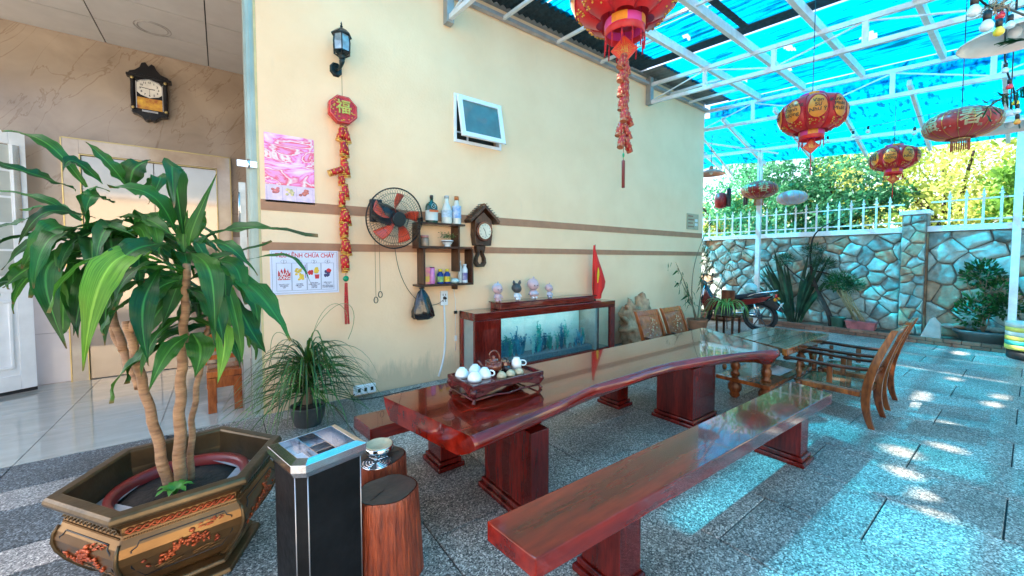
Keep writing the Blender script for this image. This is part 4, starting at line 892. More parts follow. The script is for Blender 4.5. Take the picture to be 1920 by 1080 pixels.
# ---------------------------------------------------------------- stumps, tin, bin
bark = M('varnished_red_bark', (.42, .075, .022), .45, 0, (.10, .014, .007), 6, stretch=(6, 6, .7), bump=2.0, bscale=10, coat=.15)
endg = M('dark_end_grain', (.085, .035, .022), .5, 0, (.03, .014, .01), 6, bump=.6, bscale=18, coat=.2)
def stump(label, x, y, r, h, sd, r2=1.08):
    t = thing('log_stump', label, 'stool', (x, y, 0), 0, 'sawn log stools'); rs = random.Random(sd); m = MB(); m.smooth = True; n = 64; zs = [0, .02, .08, .16, .24, .32, .38, h-.012, h-.003]; ph = rs.uniform(0, 6)
    def rad(a, z): return r*(r2-(r2-1)*z/h)*(1+.05*math.sin(2*a+ph)+.03*math.sin(5*a+ph*2)+.012*noise.noise(Vector((math.cos(a)*9, math.sin(a)*9, z*1.5+sd)))+.014*noise.noise(Vector((math.cos(a)*24, math.sin(a)*24, z*3))))*(.97 if z > h-.004 else 1)
    for z in zs:
        for j in range(n): a = 2*math.pi*j/n; q = rad(a, z); m.v.append((x+q*math.cos(a), y+q*math.sin(a), z))
    for i in range(len(zs)-1):
        for j in range(n): m.face([i*n+j, i*n+(j+1) % n, (i+1)*n+(j+1) % n, (i+1)*n+j])
    m.build('bark', bark, t)
    m = MB(); m.smooth = True; rings = [1, .8, .55, .3, .1]
    for q in rings:
        for j in range(n): a = 2*math.pi*j/n; rr = rad(a, h)*.985*q*.97; m.v.append((x+rr*math.cos(a), y+rr*math.sin(a), h-.003+.004*(1-q)+.002*noise.noise(Vector((rr*30*math.cos(a), rr*30*math.sin(a), sd)))))
    for i in range(4):
        for j in range(n): m.face([i*n+j, i*n+(j+1) % n, (i+1)*n+(j+1) % n, (i+1)*n+j])
    m.face([4*n+j for j in range(n)]); m.build('sawn_top', endg, t)
    m = MB()
    for q in range(1): a = rs.uniform(0, 6.28); m.beam((x+r*.15*math.cos(a), y+r*.15*math.sin(a), h+.0015), (x+r*.8*math.cos(a+.2), y+r*.8*math.sin(a+.2), h+.0015), .003, .002)
    m.build('crack', black_m, t)
    return t
stump('reddish sawn log stool nearest the camera with a bare top', .625, 1.86, .138, .43, 3, 1.16)
stump('sawn log stool behind the nearer one, carrying a round tin', .70, 2.20, .135, .43, 8)
tin = thing('round_tin', 'round silver tin with a cream lid on the rear log stool', 'tin', (.70, 2.22, .434))
MB().lathe([(.076, 0), (.08, .004), (.08, .035), (.076, .038)], (.70, 2.22, .450), 40).build('can', chrome, tin); MB().lathe([(.074, .038), (.07, .046), (.0705, .044), (.02, .045)], (.70, 2.22, .450), 40).build('lid', M('cream_lid', (.62, .50, .32), .5, var=.1, scale=20), tin)
for a in range(3): MB().lathe([(.012, 0), (.012, .016)], (.70+.05*math.cos(a*2.1), 2.22+.05*math.sin(a*2.1), .434), 8).build('foot', chrome, tin)
gr = thing('drain_plate', 'round slotted chrome plate on the rear log stool in front of the tin', 'plate', (.652, 2.12, .434)); m = MB()
for r0 in (.022, .038, .054, .070):
    for q in range(3): m.tube([(.655+r0*math.cos(a_), 2.125+r0*math.sin(a_), .440) for a_ in [q*2.09+.25+1.6*i/8 for i in range(9)]], .0045, 6)
m.lathe([(.078, 0), (.082, .003), (.078, .006)], (.655, 2.125, .434), 32, cap=False); m.build('slotted_rings', chrome, gr)
MB().lathe([(.077, 0), (.077, .0025)], (.655, 2.125, .4335), 32).build('dark_tray', M('dark_tray', (.05, .05, .055), .3), gr)
# bin with ashtray top
bn = thing('ashtray_bin', 'tall black litter bin with a chrome ashtray top beside the stumps', 'bin', (.315, 1.845, 0), math.radians(13))
bw, ch = .128, .035
poly = [(-bw+ch, -bw), (bw, -bw), (bw, bw-.0), (-bw, bw), (-bw, -bw+ch)]
bodym = M('scuffed_black_steel', (.003, .004, .005), .5, 0, (.010, .011, .013), 6, bump=.2, spec=.12)
MB().pz(poly, .02, .695).build('body', bodym, bn, bevel=.003, world=False)
MB().pz([(a*.95, b_*.95) for a, b_ in poly], 0, .02).build('foot', black_m, bn, world=False)
m = MB()
for (x, y) in ((bw, -bw), (-bw+ch, -bw), (-bw, -bw+ch)): m.tube([(x, y, .02), (x, y, .69)], .0025, 5)
m.build('edge_bead', M('worn_edge_metal', (.4, .4, .42), .35, .8), bn, world=False)
def ringpoly(s, c): return [(-s+c, -s), (s, -s), (s, s), (-s, s), (-s, -s+c)]
br = M('brushed_steel', (.62, .62, .64), .22, 1, var=.12, scale=14, stretch=(1, 8, 1))
o1, o2, i1 = ringpoly(.136, .036), ringpoly(.148, .04), ringpoly(.114, .03)
m = MB(); k = 0
for pl_, z in ((o1, .69), (o2, .715), (o2, .745), (i1, .757), (i1, .70)): m.v += [(a, b_, z) for a, b_ in pl_]
for i in range(4):
    for j in range(5): m.face([i*5+j, i*5+(j+1) % 5, (i+1)*5+(j+1) % 5, (i+1)*5+j])
m.build('rim', br, bn, bevel=.002, world=False)
MB().pz(i1, .690, .700).build('ashtray_floor', br, bn, world=False)
m = MB()
for (x0, x1, y0, y1) in ((-.03, -.026, -.11, .11), (.045, .049, -.11, .11), (-.025, .044, .02, .024), (-.025, .044, -.045, -.041)): m.bb(x0, x1, y0, y1, .7005, .735)
m.build('divider', br, bn, world=False)
m = MB(); m.bb(-.02, .04, .03, .06, .7005, .702); m.bb(-.02, .04, -.10, -.05, .7005, .702); m.bb(.056, .085, -.06, 0, .7005, .702); m.build('dark_slot', black_m, bn, world=False)
MB().bb(-.095, -.04, -.05, .06, .7005, .7045).build('paper_label', M('label_paper', (.6, .58, .62), .5, var=.1, scale=30), bn, world=False)
text('HÃY BỎ RÁC\nĐÚNG NƠI\nQUY ĐỊNH', .0, bn, black_m, (0, 0, 0), Matrix.Identity(3)) if False else None
# ---------------------------------------------------------------- hexagonal pot with dracaena
HC = Vector((-.20, 2.62, 0)); HR = math.radians(5.5)
bronze = M('aged_bronze_paint', (.16, .10, .045), .32, .6, (.06, .04, .02), 3, bump=.15, bscale=40)
bronze_b = M('bright_bronze_paint', (.27, .145, .055), .28, .8, (.15, .075, .03), 2.5)
copper = M('copper_red_relief', (.55, .12, .035), .3, .5, (.30, .05, .02), 9, bump=.3)
pot = thing('hexagonal_planter', 'large hexagonal bronze planter with copper red relief on its panels', 'planter', (HC.x, HC.y, 0))
def hexring(r, z, sub=1): return [Vector((HC.x+r*math.cos(HR+math.pi/3*i), HC.y+r*math.sin(HR+math.pi/3*i), z)) for i in range(6)]
def loft(rows, nm, mt, par, bevel=.004, close=True):
    m = MB(); rr = [hexring(r, z) for r, z in rows]
    for q in rr: m.v += [tuple(v) for v in q]
    for i in range(len(rr)-1):
        for j in range(6): m.face([i*6+j, i*6+(j+1) % 6, (i+1)*6+(j+1) % 6, (i+1)*6+j])
    return m.build(nm, mt, par, bevel=bevel)
loft([(.415, .425), (.425, .435), (.44, .452), (.462, .462), (.468, .475), (.462, .490), (.452, .50), (.405, .50), (.398, .49), (.392, .40), (.37, .30)], 'rim', bronze, pot)
body_rows = [(.398, .425), (.402, .40), (.400, .385), (.408, .37), (.428, .34), (.438, .305), (.434, .27), (.415, .225), (.375, .17), (.32, .11), (.27, .075), (.255, .065)]
body = loft(body_rows, 'body', bronze_b, pot, .006)
loft([(.25, .063), (.30, .055), (.31, .04), (.29, .03), (.34, .02), (.35, .0), (.1, .0)], 'foot', bronze, pot)
def br_(z):
    for i in range(len(body_rows)-1):
        (r0, z0), (r1, z1) = body_rows[i], body_rows[i+1]
        if z1 <= z <= z0: return r0+(r1-r0)*(z0-z)/(z0-z1)
    return body_rows[0][0] if z > body_rows[0][1] else body_rows[-1][0]
def onface(i, u, z, off=0):   # point on side i, u in -1..1 across the panel
    r = br_(z); a = Vector((math.cos(HR+math.pi/3*i), math.sin(HR+math.pi/3*i), 0)); b_ = Vector((math.cos(HR+math.pi/3*(i+1)), math.sin(HR+math.pi/3*(i+1)), 0))
    nrm = (a+b_).normalized(); p = (a*(1-u)/2+b_*(1+u)/2)*r; return HC+p+nrm*off+Vector((0, 0, z))
rs = random.Random(12)
for i in (2, 3, 4, 5):
    # braided band
    m = MB()
    for ph in (0, math.pi): m.tube([onface(i, -.94+1.88*q/60, .402+.010*math.sin(q*.75+ph), .006+.004*math.cos(q*.75+ph)) for q in range(61)], .0042, 5)
    for q in range(17): m.ball(tuple(onface(i, -.9+1.8*q/16, .402, .004)), .005, 6, 4)
    m.build('braided_band', copper if i == 4 else bronze, pot)
    m = MB()
    for q in range(46): m.ball(tuple(onface(i, -.95+1.9*q/45, .376, .003)), .0042, 5, 4)
    m.build('bead_row', bronze_b, pot)
    # panel outline
    out = [(-.80, .325), (-.72, .335), (-.70, .352), (.70, .352), (.72, .335), (.80, .325), (.82, .25), (.72, .17), (-.72, .17), (-.82, .25), (-.80, .325)]
    m = MB(); m.tube([onface(i, u, z, .001) for u, z in out], .003, 5); m.build('panel_outline', black_m, pot)
    # relief: rocky tree, clouds, sun
    m = MB()
    m.ball(tuple(onface(i, .12, .325, .004)), (.012, .010, .009), 10, 7)
    for q in range(26):
        u = rs.uniform(.2, .62); z = .33+rs.uniform(-.012, .012)+(.3-u)*-.02; p = onface(i, u, z, .004); p2 = onface(i, u+rs.uniform(.03, .1), z+.004, .005); m.tube([p, (p+p2)/2+Vector((0, 0, .002)), p2], [.0015, .0035, .001], 5)
    for q in range(85):
        u = max(-.62, min(.6, rs.gauss(0, .30))); z = .262+.028*math.sin(u*6+1)+rs.gauss(0, .014); p = onface(i, u, z, .003); L_ = rs.uniform(.03, .09); p2 = onface(i, u+L_*rs.choice((-1, 1, 1)), z+rs.uniform(-.014, .012), .009); m.tube([p, (p+p2)/2+Vector((0, 0, rs.uniform(-.003, .006))), p2], [.003, rs.uniform(.005, .010), .0015], 5)
    m.build('relief_scene', copper, pot, kind='stuff')
    m = MB()
    for q in range(22):
        u = rs.uniform(-.6, .55); z = .205+rs.uniform(-.02, .02); p = onface(i, u, z, .003); p2 = onface(i, u+.2, z+.008, .004); m.tube([p, (p+p2)/2, p2], [.001, .003, .001], 5)
    m.build('relief_water', bronze_b, pot, kind='stuff')
for j in range(6):
    m = MB(); m.smooth = True
    pts = [HC+Vector((math.cos(HR+math.pi/3*j), math.sin(HR+math.pi/3*j), 0))*(br_(z)+.004)+Vector((0, 0, z)) for z in [.36, .33, .29, .25, .2, .15, .11, .08]]
    m.tube(pts, [.006, .008, .009, .009, .010, .011, .012, .012], 6); m.build('corner_rib', bronze, pot)
m = MB()
for i in (3, 4, 5):
    for q in range(14):
        p = onface(i, -.9+1.8*q/13, .07, .02); m.ball((p.x, p.y, .045), (.018, .018, .014), 6, 5)
m.build('foot_scrolls', bronze, pot)
# liner, inner round pot, soil
lin = MB(); lr = hexring(.375, .36); lin.v += [tuple(v) for v in lr]; lin.v += [tuple(Vector((HC.x+.24*math.cos(HR+math.pi/3*i), HC.y+.24*math.sin(HR+math.pi/3*i), .385+.01*math.sin(i*2)))) for i in range(6)]
for j in range(6): lin.face([j, (j+1) % 6, 6+(j+1) % 6, 6+j])
lin.build('plastic_liner', M('dusty_white_plastic', (.52, .50, .52), .35, 0, (.30, .28, .28), 9, bump=.4), pot)
ip = thing('inner_pot', 'round dark red plastic pot sunk inside the hexagonal planter', 'pot', (HC.x, HC.y, .2))
MB().lathe([(.22, 0), (.265, .195), (.285, .205), (.285, .222), (.262, .222), (.25, .205), (.245, .17)], (HC.x+.01, HC.y-.04, .2), 48, cap=False).build('pot_wall', M('dark_red_plastic', (.22, .02, .018), .3, var=.15), ip)
MB().lathe([(.246, .372), (.15, .380), (.02, .384)], (HC.x+.01, HC.y-.04, 0), 40).build('soil', M('dark_potting_soil', (.03, .022, .015), .95, var=.5, bump=1.2, bscale=40), ip)
# dracaena
lfA = leafmat('dracaena_green', (.010, .065, .010), (.035, .20, .025), 3, .42, .3, .3, True)
lfB = leafmat('dracaena_mid_green', (.02, .11, .012), (.08, .26, .03), 3, .42, .35, .2, True)
lfC = leafmat('dracaena_lime', (.12, .33, .02), (.26, .50, .05), 3, .45, .4, .1, True)
dra = thing('dracaena', 'large potted dracaena with three bare stems and broad drooping green leaves', 'plant', (HC.x, HC.y, .38))
def leaf(name, parent, ctrl, w, mt, up=Vector((0, 0, 1)), n=12, fold=.25, wave=.10, seed=0, midrib=None, attr=False, offs=Vector((0, 0, 0))):
    rs_ = random.Random(seed); m = MB(); m.smooth = True; K = 7 if attr else 5; n = 18 if attr else n; pts = curve(ctrl, n); AT = []; ph = rs_.uniform(0, 6); side0 = None
    for i, p in enumerate(pts):
        t = pts[min(i+1, n)]-pts[max(0, i-1)]; t.normalize()
        s_ = t.cross(up)
        if s_.length < .15: s_ = side0 if side0 is not None else t.orthogonal()
        s_.normalize()
        if side0 is not None and s_.dot(side0) < 0: s_ = -s_
        if side0 is not None: s_ = (s_*.45+side0*.55).normalized()
        side0 = s_; nn = s_.cross(t).normalized()
        u = i/n; ww = w*.5*max(.03, (math.sin(math.pi*min(1, u*.93+.07))**.62)*(1-u**5*.8)*(0.45+.55*min(1, u*3)))
        tw = rs_.uniform(-.03, .03)
        for k_ in range(K):
            q = (k_-(K-1)/2)/((K-1)/2); wv = wave*w*(math.sin(u*13+ph+q*1.5)+(.8*math.sin(u*29+ph*2+q*3) if attr else 0))*abs(q)**1.5; AT += [u, abs(q), q*.5+.5+ph, 1]
            m.v.append(tuple(p+s_*ww*q+nn*(fold*ww*abs(q)+wv)+offs))
    for i in range(n):
        for k_ in range(K-1): a = i*K+k_; m.face([a, a+1, a+K+1, a+K])
    o = m.build(name, mt, parent)
    if attr:
        ca = o.data.color_attributes.new('lf', 'FLOAT_COLOR', 'POINT'); ca.data.foreach_set('color', AT)
    return o
stemm = M('ringed_tan_stem', (.42, .24, .12), .7, 0, (.20, .10, .05), 8, stretch=(1, 1, 5), bump=1.2, bscale=11)
def stem(pts, r0, r1, nm='stem'):
    p = []; 
    for i in range(len(pts)-1):
        for q in range(8): p.append(Vector(pts[i]).lerp(Vector(pts[i+1]), q/8))
    p.append(Vector(pts[-1])); N = len(p)
    for i in range(1, N-1): p[i] = p[i]+Vector((.004*math.sin(i*1.3), .004*math.cos(i*.9), 0))
    m = MB(); m.tube(p, [(r0+(r1-r0)*i/N)*(1+.025*math.sin(i*2.2)+.03*noise.noise(Vector((i*.7, r0*90, 0)))) for i in range(N)], 12); return m.build(nm, stemm, dra)
stem([(-.243, 2.600, .37), (-.293, 2.633, .706), (-.343, 2.66, .982), (-.384, 2.679, 1.246)], .024, .018)
stem([(-.374, 2.67, 1.20), (-.332, 2.642, 1.278), (-.327, 2.695, 1.407), (-.345, 2.78, 1.62)], .016, .013)
stem([(-.35, 2.69, .90), (-.442, 2.841, 1.125), (-.524, 2.939, 1.345), (-.547, 2.969, 1.65)], .020, .013)
stem([(-.42, 2.80, 1.08), (-.498, 2.96, 1.40), (-.49, 3.0, 1.72)], .018, .014)
stem([(-.201, 2.587, .37), (-.19, 2.559, .76), (-.172, 2.536, 1.035), (-.155, 2.509, 1.252), (-.139, 2.511, 1.53)], .028, .015)
stem([(-.162, 2.63, .37), (-.148, 2.649, .692), (-.108, 2.671, .967), (-.079, 2.683, 1.135), (-.042, 2.704, 1.30)], .016, .011)
HERO = [
((-0.56,2.99,1.93),(-0.69,2.98,2.13),(-0.87,3.12,2.2),0.064,0),
((-0.61,3.04,1.92),(-0.69,2.85,1.95),(-0.84,2.83,2.0),0.073,0),
((-0.6,3.08,1.76),(-0.73,3.06,1.86),(-0.93,3.21,1.91),0.048,0),
((-0.53,2.97,1.77),(-0.66,2.81,1.77),(-0.75,2.81,1.62),0.056,0),
((-0.57,2.93,1.7),(-0.63,2.72,1.68),(-0.72,2.72,1.51),0.1,0),
((-0.55,2.84,1.59),(-0.63,2.65,1.48),(-0.57,2.59,1.15),0.102,0),
((-0.24,2.49,1.61),(-0.37,2.21,1.49),(-0.44,2.18,1.12),0.11,2),
((-0.39,2.93,1.93),(-0.45,2.86,2.04),(-0.53,2.86,2.14),0.076,0),
((-0.39,2.94,1.94),(-0.36,2.91,2.04),(-0.3,2.94,2.1),0.104,0),
((-0.17,2.57,1.66),(-0.25,2.45,1.84),(-0.4,2.5,1.88),0.091,0),
((-0.15,2.55,1.68),(-0.17,2.4,1.97),(-0.16,2.26,1.78),0.091,0),
((-0.13,2.54,1.62),(-0.1,2.52,1.74),(-0.01,2.53,1.99),0.052,1),
((-0.1,2.45,1.64),(0.1,2.24,1.7),(0.36,1.98,1.66),0.073,0),
((-0.1,2.45,1.63),(0.02,2.17,1.61),(0.13,2.09,1.48),0.069,0),
((-0.11,2.39,1.58),(-0.04,2.09,1.48),(-0.03,2.0,1.22),0.092,0),
((-0.05,2.47,1.54),(0.05,2.27,1.51),(0.08,2.18,1.34),0.092,0),
((0.0,2.43,1.52),(0.14,2.13,1.38),(0.24,1.98,1.19),0.1,0),
((-0.21,2.47,1.63),(-0.32,2.3,1.57),(-0.41,2.29,1.41),0.105,0),
((-0.24,2.49,1.5),(-0.28,2.32,1.33),(-0.26,2.23,1.1),0.088,0),
((-0.02,2.38,1.3),(-0.0,2.23,1.16),(-0.03,2.18,0.99),0.068,2),
((-0.14,2.46,1.18),(-0.21,2.38,1.12),(-0.27,2.29,0.98),0.075,1),
((-0.12,2.38,1.2),(-0.09,2.29,1.13),(-0.11,2.24,1.02),0.105,0),
((0.1,2.36,1.55),(0.27,2.17,1.56),(0.34,2.05,1.43),0.024,0),
((0.0,2.49,1.51),(0.05,2.32,1.26),(0.07,2.29,1.03),0.055,1),
((0.05,2.57,1.36),(0.11,2.46,1.19),(0.17,2.35,1.07),0.091,0),
((-0.36,2.89,1.42),(-0.46,2.83,1.38),(-0.48,2.77,1.12),0.117,0),
((-0.64,3.1,1.57),(-0.63,3.02,1.36),(-0.6,2.92,1.15),0.091,0),
((-0.58,3.06,1.54),(-0.6,2.99,1.34),(-0.62,2.94,1.16),0.081,0),
((-0.42,2.82,1.77),(-0.28,2.59,1.74),(-0.16,2.44,1.64),0.072,0),
((-0.71,3.03,1.54),(-0.75,2.87,1.5),(-0.81,2.84,1.42),0.073,1),
((-0.59,3.0,1.66),(-0.75,3.0,1.64),(-0.86,3.01,1.5),0.049,0),
((-0.67,3.05,1.49),(-0.66,2.97,1.24),(-0.67,2.98,1.16),0.056,1),
((-0.56,2.98,1.71),(-0.52,2.78,1.88),(-0.42,2.64,1.88),0.067,0),
((-0.34,2.83,1.88),(-0.24,2.64,1.96),(-0.28,2.6,1.82),0.074,0),
((-0.15,2.55,1.59),(-0.15,2.56,1.69),(-0.13,2.55,1.8),0.057,1),
((-0.1,2.57,1.66),(-0.08,2.57,1.75),(-0.06,2.56,1.8),0.051,0),
((-0.44,2.84,1.84),(-0.48,2.68,1.85),(-0.5,2.63,1.76),0.07,0),
((-0.49,2.94,1.95),(-0.58,2.89,2.04),(-0.61,2.85,1.98),0.062,0),
((0.1,2.48,1.44),(0.2,2.33,1.29),(0.25,2.23,1.21),0.043,0),
((-0.55,2.92,1.68),(-0.43,2.64,1.71),(-0.31,2.48,1.65),0.065,0),
((-0.14,2.54,1.54),(-0.19,2.51,1.38),(-0.24,2.47,1.22),0.072,0),
((-0.12,2.59,1.54),(0.0,2.43,1.49),(0.0,2.35,1.26),0.082,0),
((-0.46,2.85,1.65),(-0.32,2.62,1.7),(-0.28,2.52,1.54),0.072,0),
((-0.6,3.08,1.78),(-0.75,3.26,1.84),(-0.88,3.35,1.82),0.06,0),
((-0.35,2.82,1.6),(-0.49,2.86,1.54),(-0.57,2.92,1.44),0.076,0),
((-0.02,2.63,1.46),(0.12,2.53,1.36),(0.15,2.49,1.14),0.088,0),
((-0.08,2.68,1.49),(-0.02,2.63,1.36),(0.03,2.57,1.09),0.088,0),
((-0.82,3.25,1.78),(-0.91,3.31,1.74),(-1.02,3.39,1.72),0.04,0),
((-0.16,2.61,1.37),(-0.25,2.55,1.3),(-0.33,2.53,1.11),0.08,0),
((-0.17,2.5,1.45),(-0.26,2.43,1.38),(-0.32,2.46,1.16),0.08,0),
((-0.14,2.72,1.57),(0.0,2.62,1.57),(0.22,2.46,1.65),0.053,0),
]
for i, (a, b_, c, w, h) in enumerate(HERO):
    a, b_, c = Vector(a), Vector(b_), Vector(c); mid = b_*1.55-(a+c)*.275     # curve through roughly b_
    leaf('leaf', dra, [a, a.lerp(mid, .8), mid, c], w*1.05, (lfA, lfB, lfC)[h] if i % 7 else lfB if h == 0 else (lfA, lfB, lfC)[h], seed=i, up=Vector((.15, -.72, .68)), attr=True)
rs = random.Random(21)
for (cx_, cy_, cz_, n_) in ((-.547, 2.974, 1.66, 20), (-.364, 2.906, 1.74, 16), (-.137, 2.511, 1.53, 22), (-.035, 2.70, 1.28, 17), (-.49, 2.98, 1.6, 6)):
    for q in range(n_):
        a = q*2.399+rs.uniform(-.3, .3); e = rs.uniform(-.35, .95); L_ = rs.uniform(.34, .54); d = Vector((math.cos(a), math.sin(a), 0))
        if d.dot(Vector((.6, -.8, 0))) > .5 and rs.random() < .35: continue
        c0 = Vector((cx_, cy_, cz_-rs.uniform(0, .14))); p1 = c0+d*L_*.4+Vector((0, 0, L_*.45*e)); p2 = c0+d*L_*.85+Vector((0, 0, L_*(.45*e-.15))); p3 = c0+d*L_*(.85+.1*e)+Vector((0, 0, L_*(.3*e-.55)))
        if (p3.x*.802-p3.y*.598)/(p3.x*.598+p3.y*.802) > -.66 or (p2.x*.802-p2.y*.598)/(p2.x*.598+p2.y*.802) > -.66: continue
        leaf('leaf', dra, [c0, p1, p2, p3], rs.uniform(.065, .11), lfA if rs.random() < .8 else lfB, seed=100+q, attr=True)
# a seedling at the foot of the stems
sd_ = thing('seedling', 'small bright green seedling rosette at the foot of the dracaena stems', 'plant', (-.2, 2.5, .385))
for q in range(7):
    a = q*.9; d = Vector((math.cos(a), math.sin(a), 0)); c0 = Vector((-.215, 2.50, .385)); leaf('leaf', sd_, [c0, c0+d*.02+Vector((0, 0, .05)), c0+d*.05+Vector((0, 0, .06)), c0+d*.075+Vector((0, 0, .035))], .036, lfB, seed=q, n=6)
# ---------------------------------------------------------------- ponytail plant behind the bin
pt = thing('ponytail_plant', 'fountain shaped plant with narrow dark green leaves against the cream wall', 'plant', (.62, 4.05, 0))
MB().lathe([(.11, 0), (.14, .08), (.15, .17), (.155, .185), (.14, .185), (.135, .15)], (.62, 4.05, 0), 28, cap=False).build('pot', M('grey_glazed_pot', (.06, .06, .055), .4, var=.2), pt)
MB().lathe([(.135, .155), (.01, .165)], (.62, 4.05, 0), 20).build('soil', MATS['dark_potting_soil'], pt)
MB().lathe([(.05, .2), (.035, .3), (.03, .45), (.028, .60)], (.62, 4.05, 0), 12).build('stem', M('grey_brown_stem', (.22, .16, .1), .8, bump=.8), pt)
pl_m = leafmat('narrow_dark_leaf', (.015, .06, .01), (.08, .20, .03), 4, .35, .25, .35)
rs = random.Random(5)
for q in range(210):
    a = q*2.399; e = rs.uniform(-.25, 1.35); L_ = rs.uniform(.45, .95); d = Vector((math.cos(a), math.sin(a)*.85, 0)); c0 = Vector((.62, 4.05, rs.uniform(.28, .62)))
    hgt = math.sin(e)*.5*L_; out = math.cos(e)*L_*.6+.12
    p1 = c0+d*out*.35+Vector((0, 0, hgt)); p2 = c0+d*out*.9+Vector((0, 0, hgt*.95)); p3 = c0+d*(out*1.15)+Vector((0, 0, -rs.uniform(.1, .5)*L_))
    for p in (p1, p2, p3):
        p.y = min(p.y, 4.50); p.z = max(p.z, .03)
        if p.x < .36 and p.y > 4.4: p.y = 4.4
    m = MB(); m.smooth = True; pts = curve([c0, p1, p2, p3], 10)
    for i, p in enumerate(pts):
        w = .011*(1-(i/10)**2*.9); s_ = Vector((-d.y, d.x, 0)); m.v.append(tuple(p-s_*w)); m.v.append(tuple(p+Vector((0, 0, -w*.6)))); m.v.append(tuple(p+s_*w))
    for i in range(10):
        for k_ in (0, 1): a_ = i*3+k_; m.face([a_, a_+1, a_+4, a_+3])
    m.build('leaf', pl_m, pt)
for q, pts in enumerate(([(.65, 4.05, .7), (.7, 4.1, 1.1), (.95, 4.2, 1.25), (1.05, 4.3, .95)], [(.6, 4.05, .7), (.85, 4.0, 1.35), (1.2, 4.1, 1.15), (1.0, 4.1, .75)], [(.6, 4.05, .6), (.4, 4.05, 1.05), (.3, 4.0, .95), (.33, 4.0, .6)])):
    MB().tube(curve(pts, 14), .003, 4).build('dry_runner', M('pale_runner', (.3, .26, .12), .7), pt)
# ---------------------------------------------------------------- wall lamp
WY = 4.55
wl_ = thing('wall_lantern', 'black coach lantern with glass panes high on the cream wall', 'lamp', (1.05, WY, 3.55))
blk = M('satin_black_metal', (.02, .035, .04), .35, .6, var=.3, scale=20)
c = Vector((1.06, WY-.20, 0))
MB().prism([(.085*math.cos(a*math.pi/4+.39), .12*math.sin(a*math.pi/4+.39)) for a in range(8)], lambda u, v: (1.03+u, WY-.001, 3.60+v), lambda u, v: (1.03+u*.8, WY-.03, 3.60+v*.8)).build('back_plate', blk, wl_, bevel=.004)
wl_.scale = (.8, .85, .68)
MB().tube(curve([(1.03, WY-.03, 3.60), (1.03, WY-.12, 3.52), (1.06, WY-.22, 3.56), (1.06, WY-.20, 3.68)], 10), [.022, .02, .018, .018, .018, .02, .022, .024, .03, .034, .03], 10).build('arm', blk, wl_)
MB().lathe([(.03, 3.66), (.045, 3.70), (.04, 3.72), (.055, 3.735), (.06, 3.74)], c, 12).build('cup', blk, wl_)
bars = MB(); pan = []
for i in range(6):
    a = math.pi/3*i+.3; d = Vector((math.cos(a), math.sin(a), 0)); bars.tube([c+d*.05+Vector((0, 0, 3.72)), c+d*.105+Vector((0, 0, 3.77)), c+d*.112+Vector((0, 0, 3.90)), c+d*.10+Vector((0, 0, 4.02))], .008, 5)
for z, r in ((3.77, .108), (4.02, .104)): bars.tube([c+Vector((r*math.cos(math.pi/3*i+.3), r*math.sin(math.pi/3*i+.3), z)) for i in range(7)], .008, 5)
bars.build('cage', blk, wl_)
for i in range(6):
    a, b_ = math.pi/3*i+.3, math.pi/3*(i+1)+.3; A_ = lambda t, r, z: c+Vector((r*math.cos(t), r*math.sin(t), z))
    MB().quad(A_(a, .098, 3.775), A_(b_, .098, 3.775), A_(b_, .106, 3.90), A_(a, .106, 3.90)).quad(A_(a, .106, 3.90), A_(b_, .106, 3.90), A_(b_, .096, 4.015), A_(a, .096, 4.015)).build('pane', M('blue_grey_lamp_glass', (.32, .42, .48), .12, .25, var=.25, scale=7), wl_)
MB().lathe([(.125, 4.02), (.128, 4.035), (.07, 4.10), (.02, 4.135), (.012, 4.15), (.02, 4.165), (.008, 4.185), (.012, 4.20), (.002, 4.235)], c, 6, flat=True).build('roof', blk, wl_)
# ---------------------------------------------------------------- red wall hanging
hg = thing('wall_hanging', 'red octagon charm with a gold character and firecrackers hanging under the lantern', 'decoration', (1.07, WY, 3.12))
yh = WY-.10
MB().tube([(1.07, yh, 3.50), (1.075, yh, 1.2)], .003, 4).build('cord', M('brown_cord', (.25, .12, .06), .7), hg)
oc = [(.155*math.cos(a*math.pi/4+.39), .155*math.sin(a*math.pi/4+.39)) for a in range(8)]
redfoil = M('red_foil', (.62, .012, .02), .28, .15, (.35, .005, .01), 20, bump=.5, bscale=60); goldfoil = M('gold_foil', (.85, .50, .10), .3, .7, (.6, .28, .04), 30)
o = MB().prism(oc, lambda u, v: (1.075+u, yh+.05, 3.14+v), lambda u, v: (1.075+u, yh-.02, 3.14+v)).build('octagon_box', redfoil, hg, bevel=.006)
m = MB(); m.tube([(1.075+u*.9, yh-.022, 3.14+v*.9) for u, v in oc+[oc[0]]], .006, 5); m.build('octagon_border', M('pink_red_border', (.75, .12, .10), .35), hg)
text('福', .15, hg, goldfoil, (1.075, yh-.026, 3.155), RWALL, 'character', .004, bold=.002)
rs = random.Random(2); m = MB()
for q in range(26): a = rs.uniform(0, 6.28); r = rs.uniform(.08, .12); m.ball((1.075+r*math.cos(a), yh-.022, 3.14+r*math.sin(a)), (.010, .004, .007), 6, 4)
m.build('gold_flecks', goldfoil, hg)
def cracker(p, ang, L_, r, par, ay=0):
    d = Vector((math.sin(ang), ay, -math.cos(ang))).normalized(); p = Vector(p); o = MB().tube([p, p+d*.004, p+d*L_], [r*.8, r, r], 10).build('firecracker', redfoil, par)
    m = MB()
    for t in (.06, .86, .95): m.tube([p+d*L_*t, p+d*L_*(t+.06)], r*1.04, 10)
    n1 = d.orthogonal().normalized(); n2 = d.cross(n1)
    for q in range(14): a = q*2.4; cc_ = p+d*L_*(.15+.68*(q/14))+(n1*math.cos(a)+n2*math.sin(a))*r*.97; m.ball(tuple(cc_), (.008, .006, .012), 5, 4)
    m.build('gold_band', goldfoil, o)
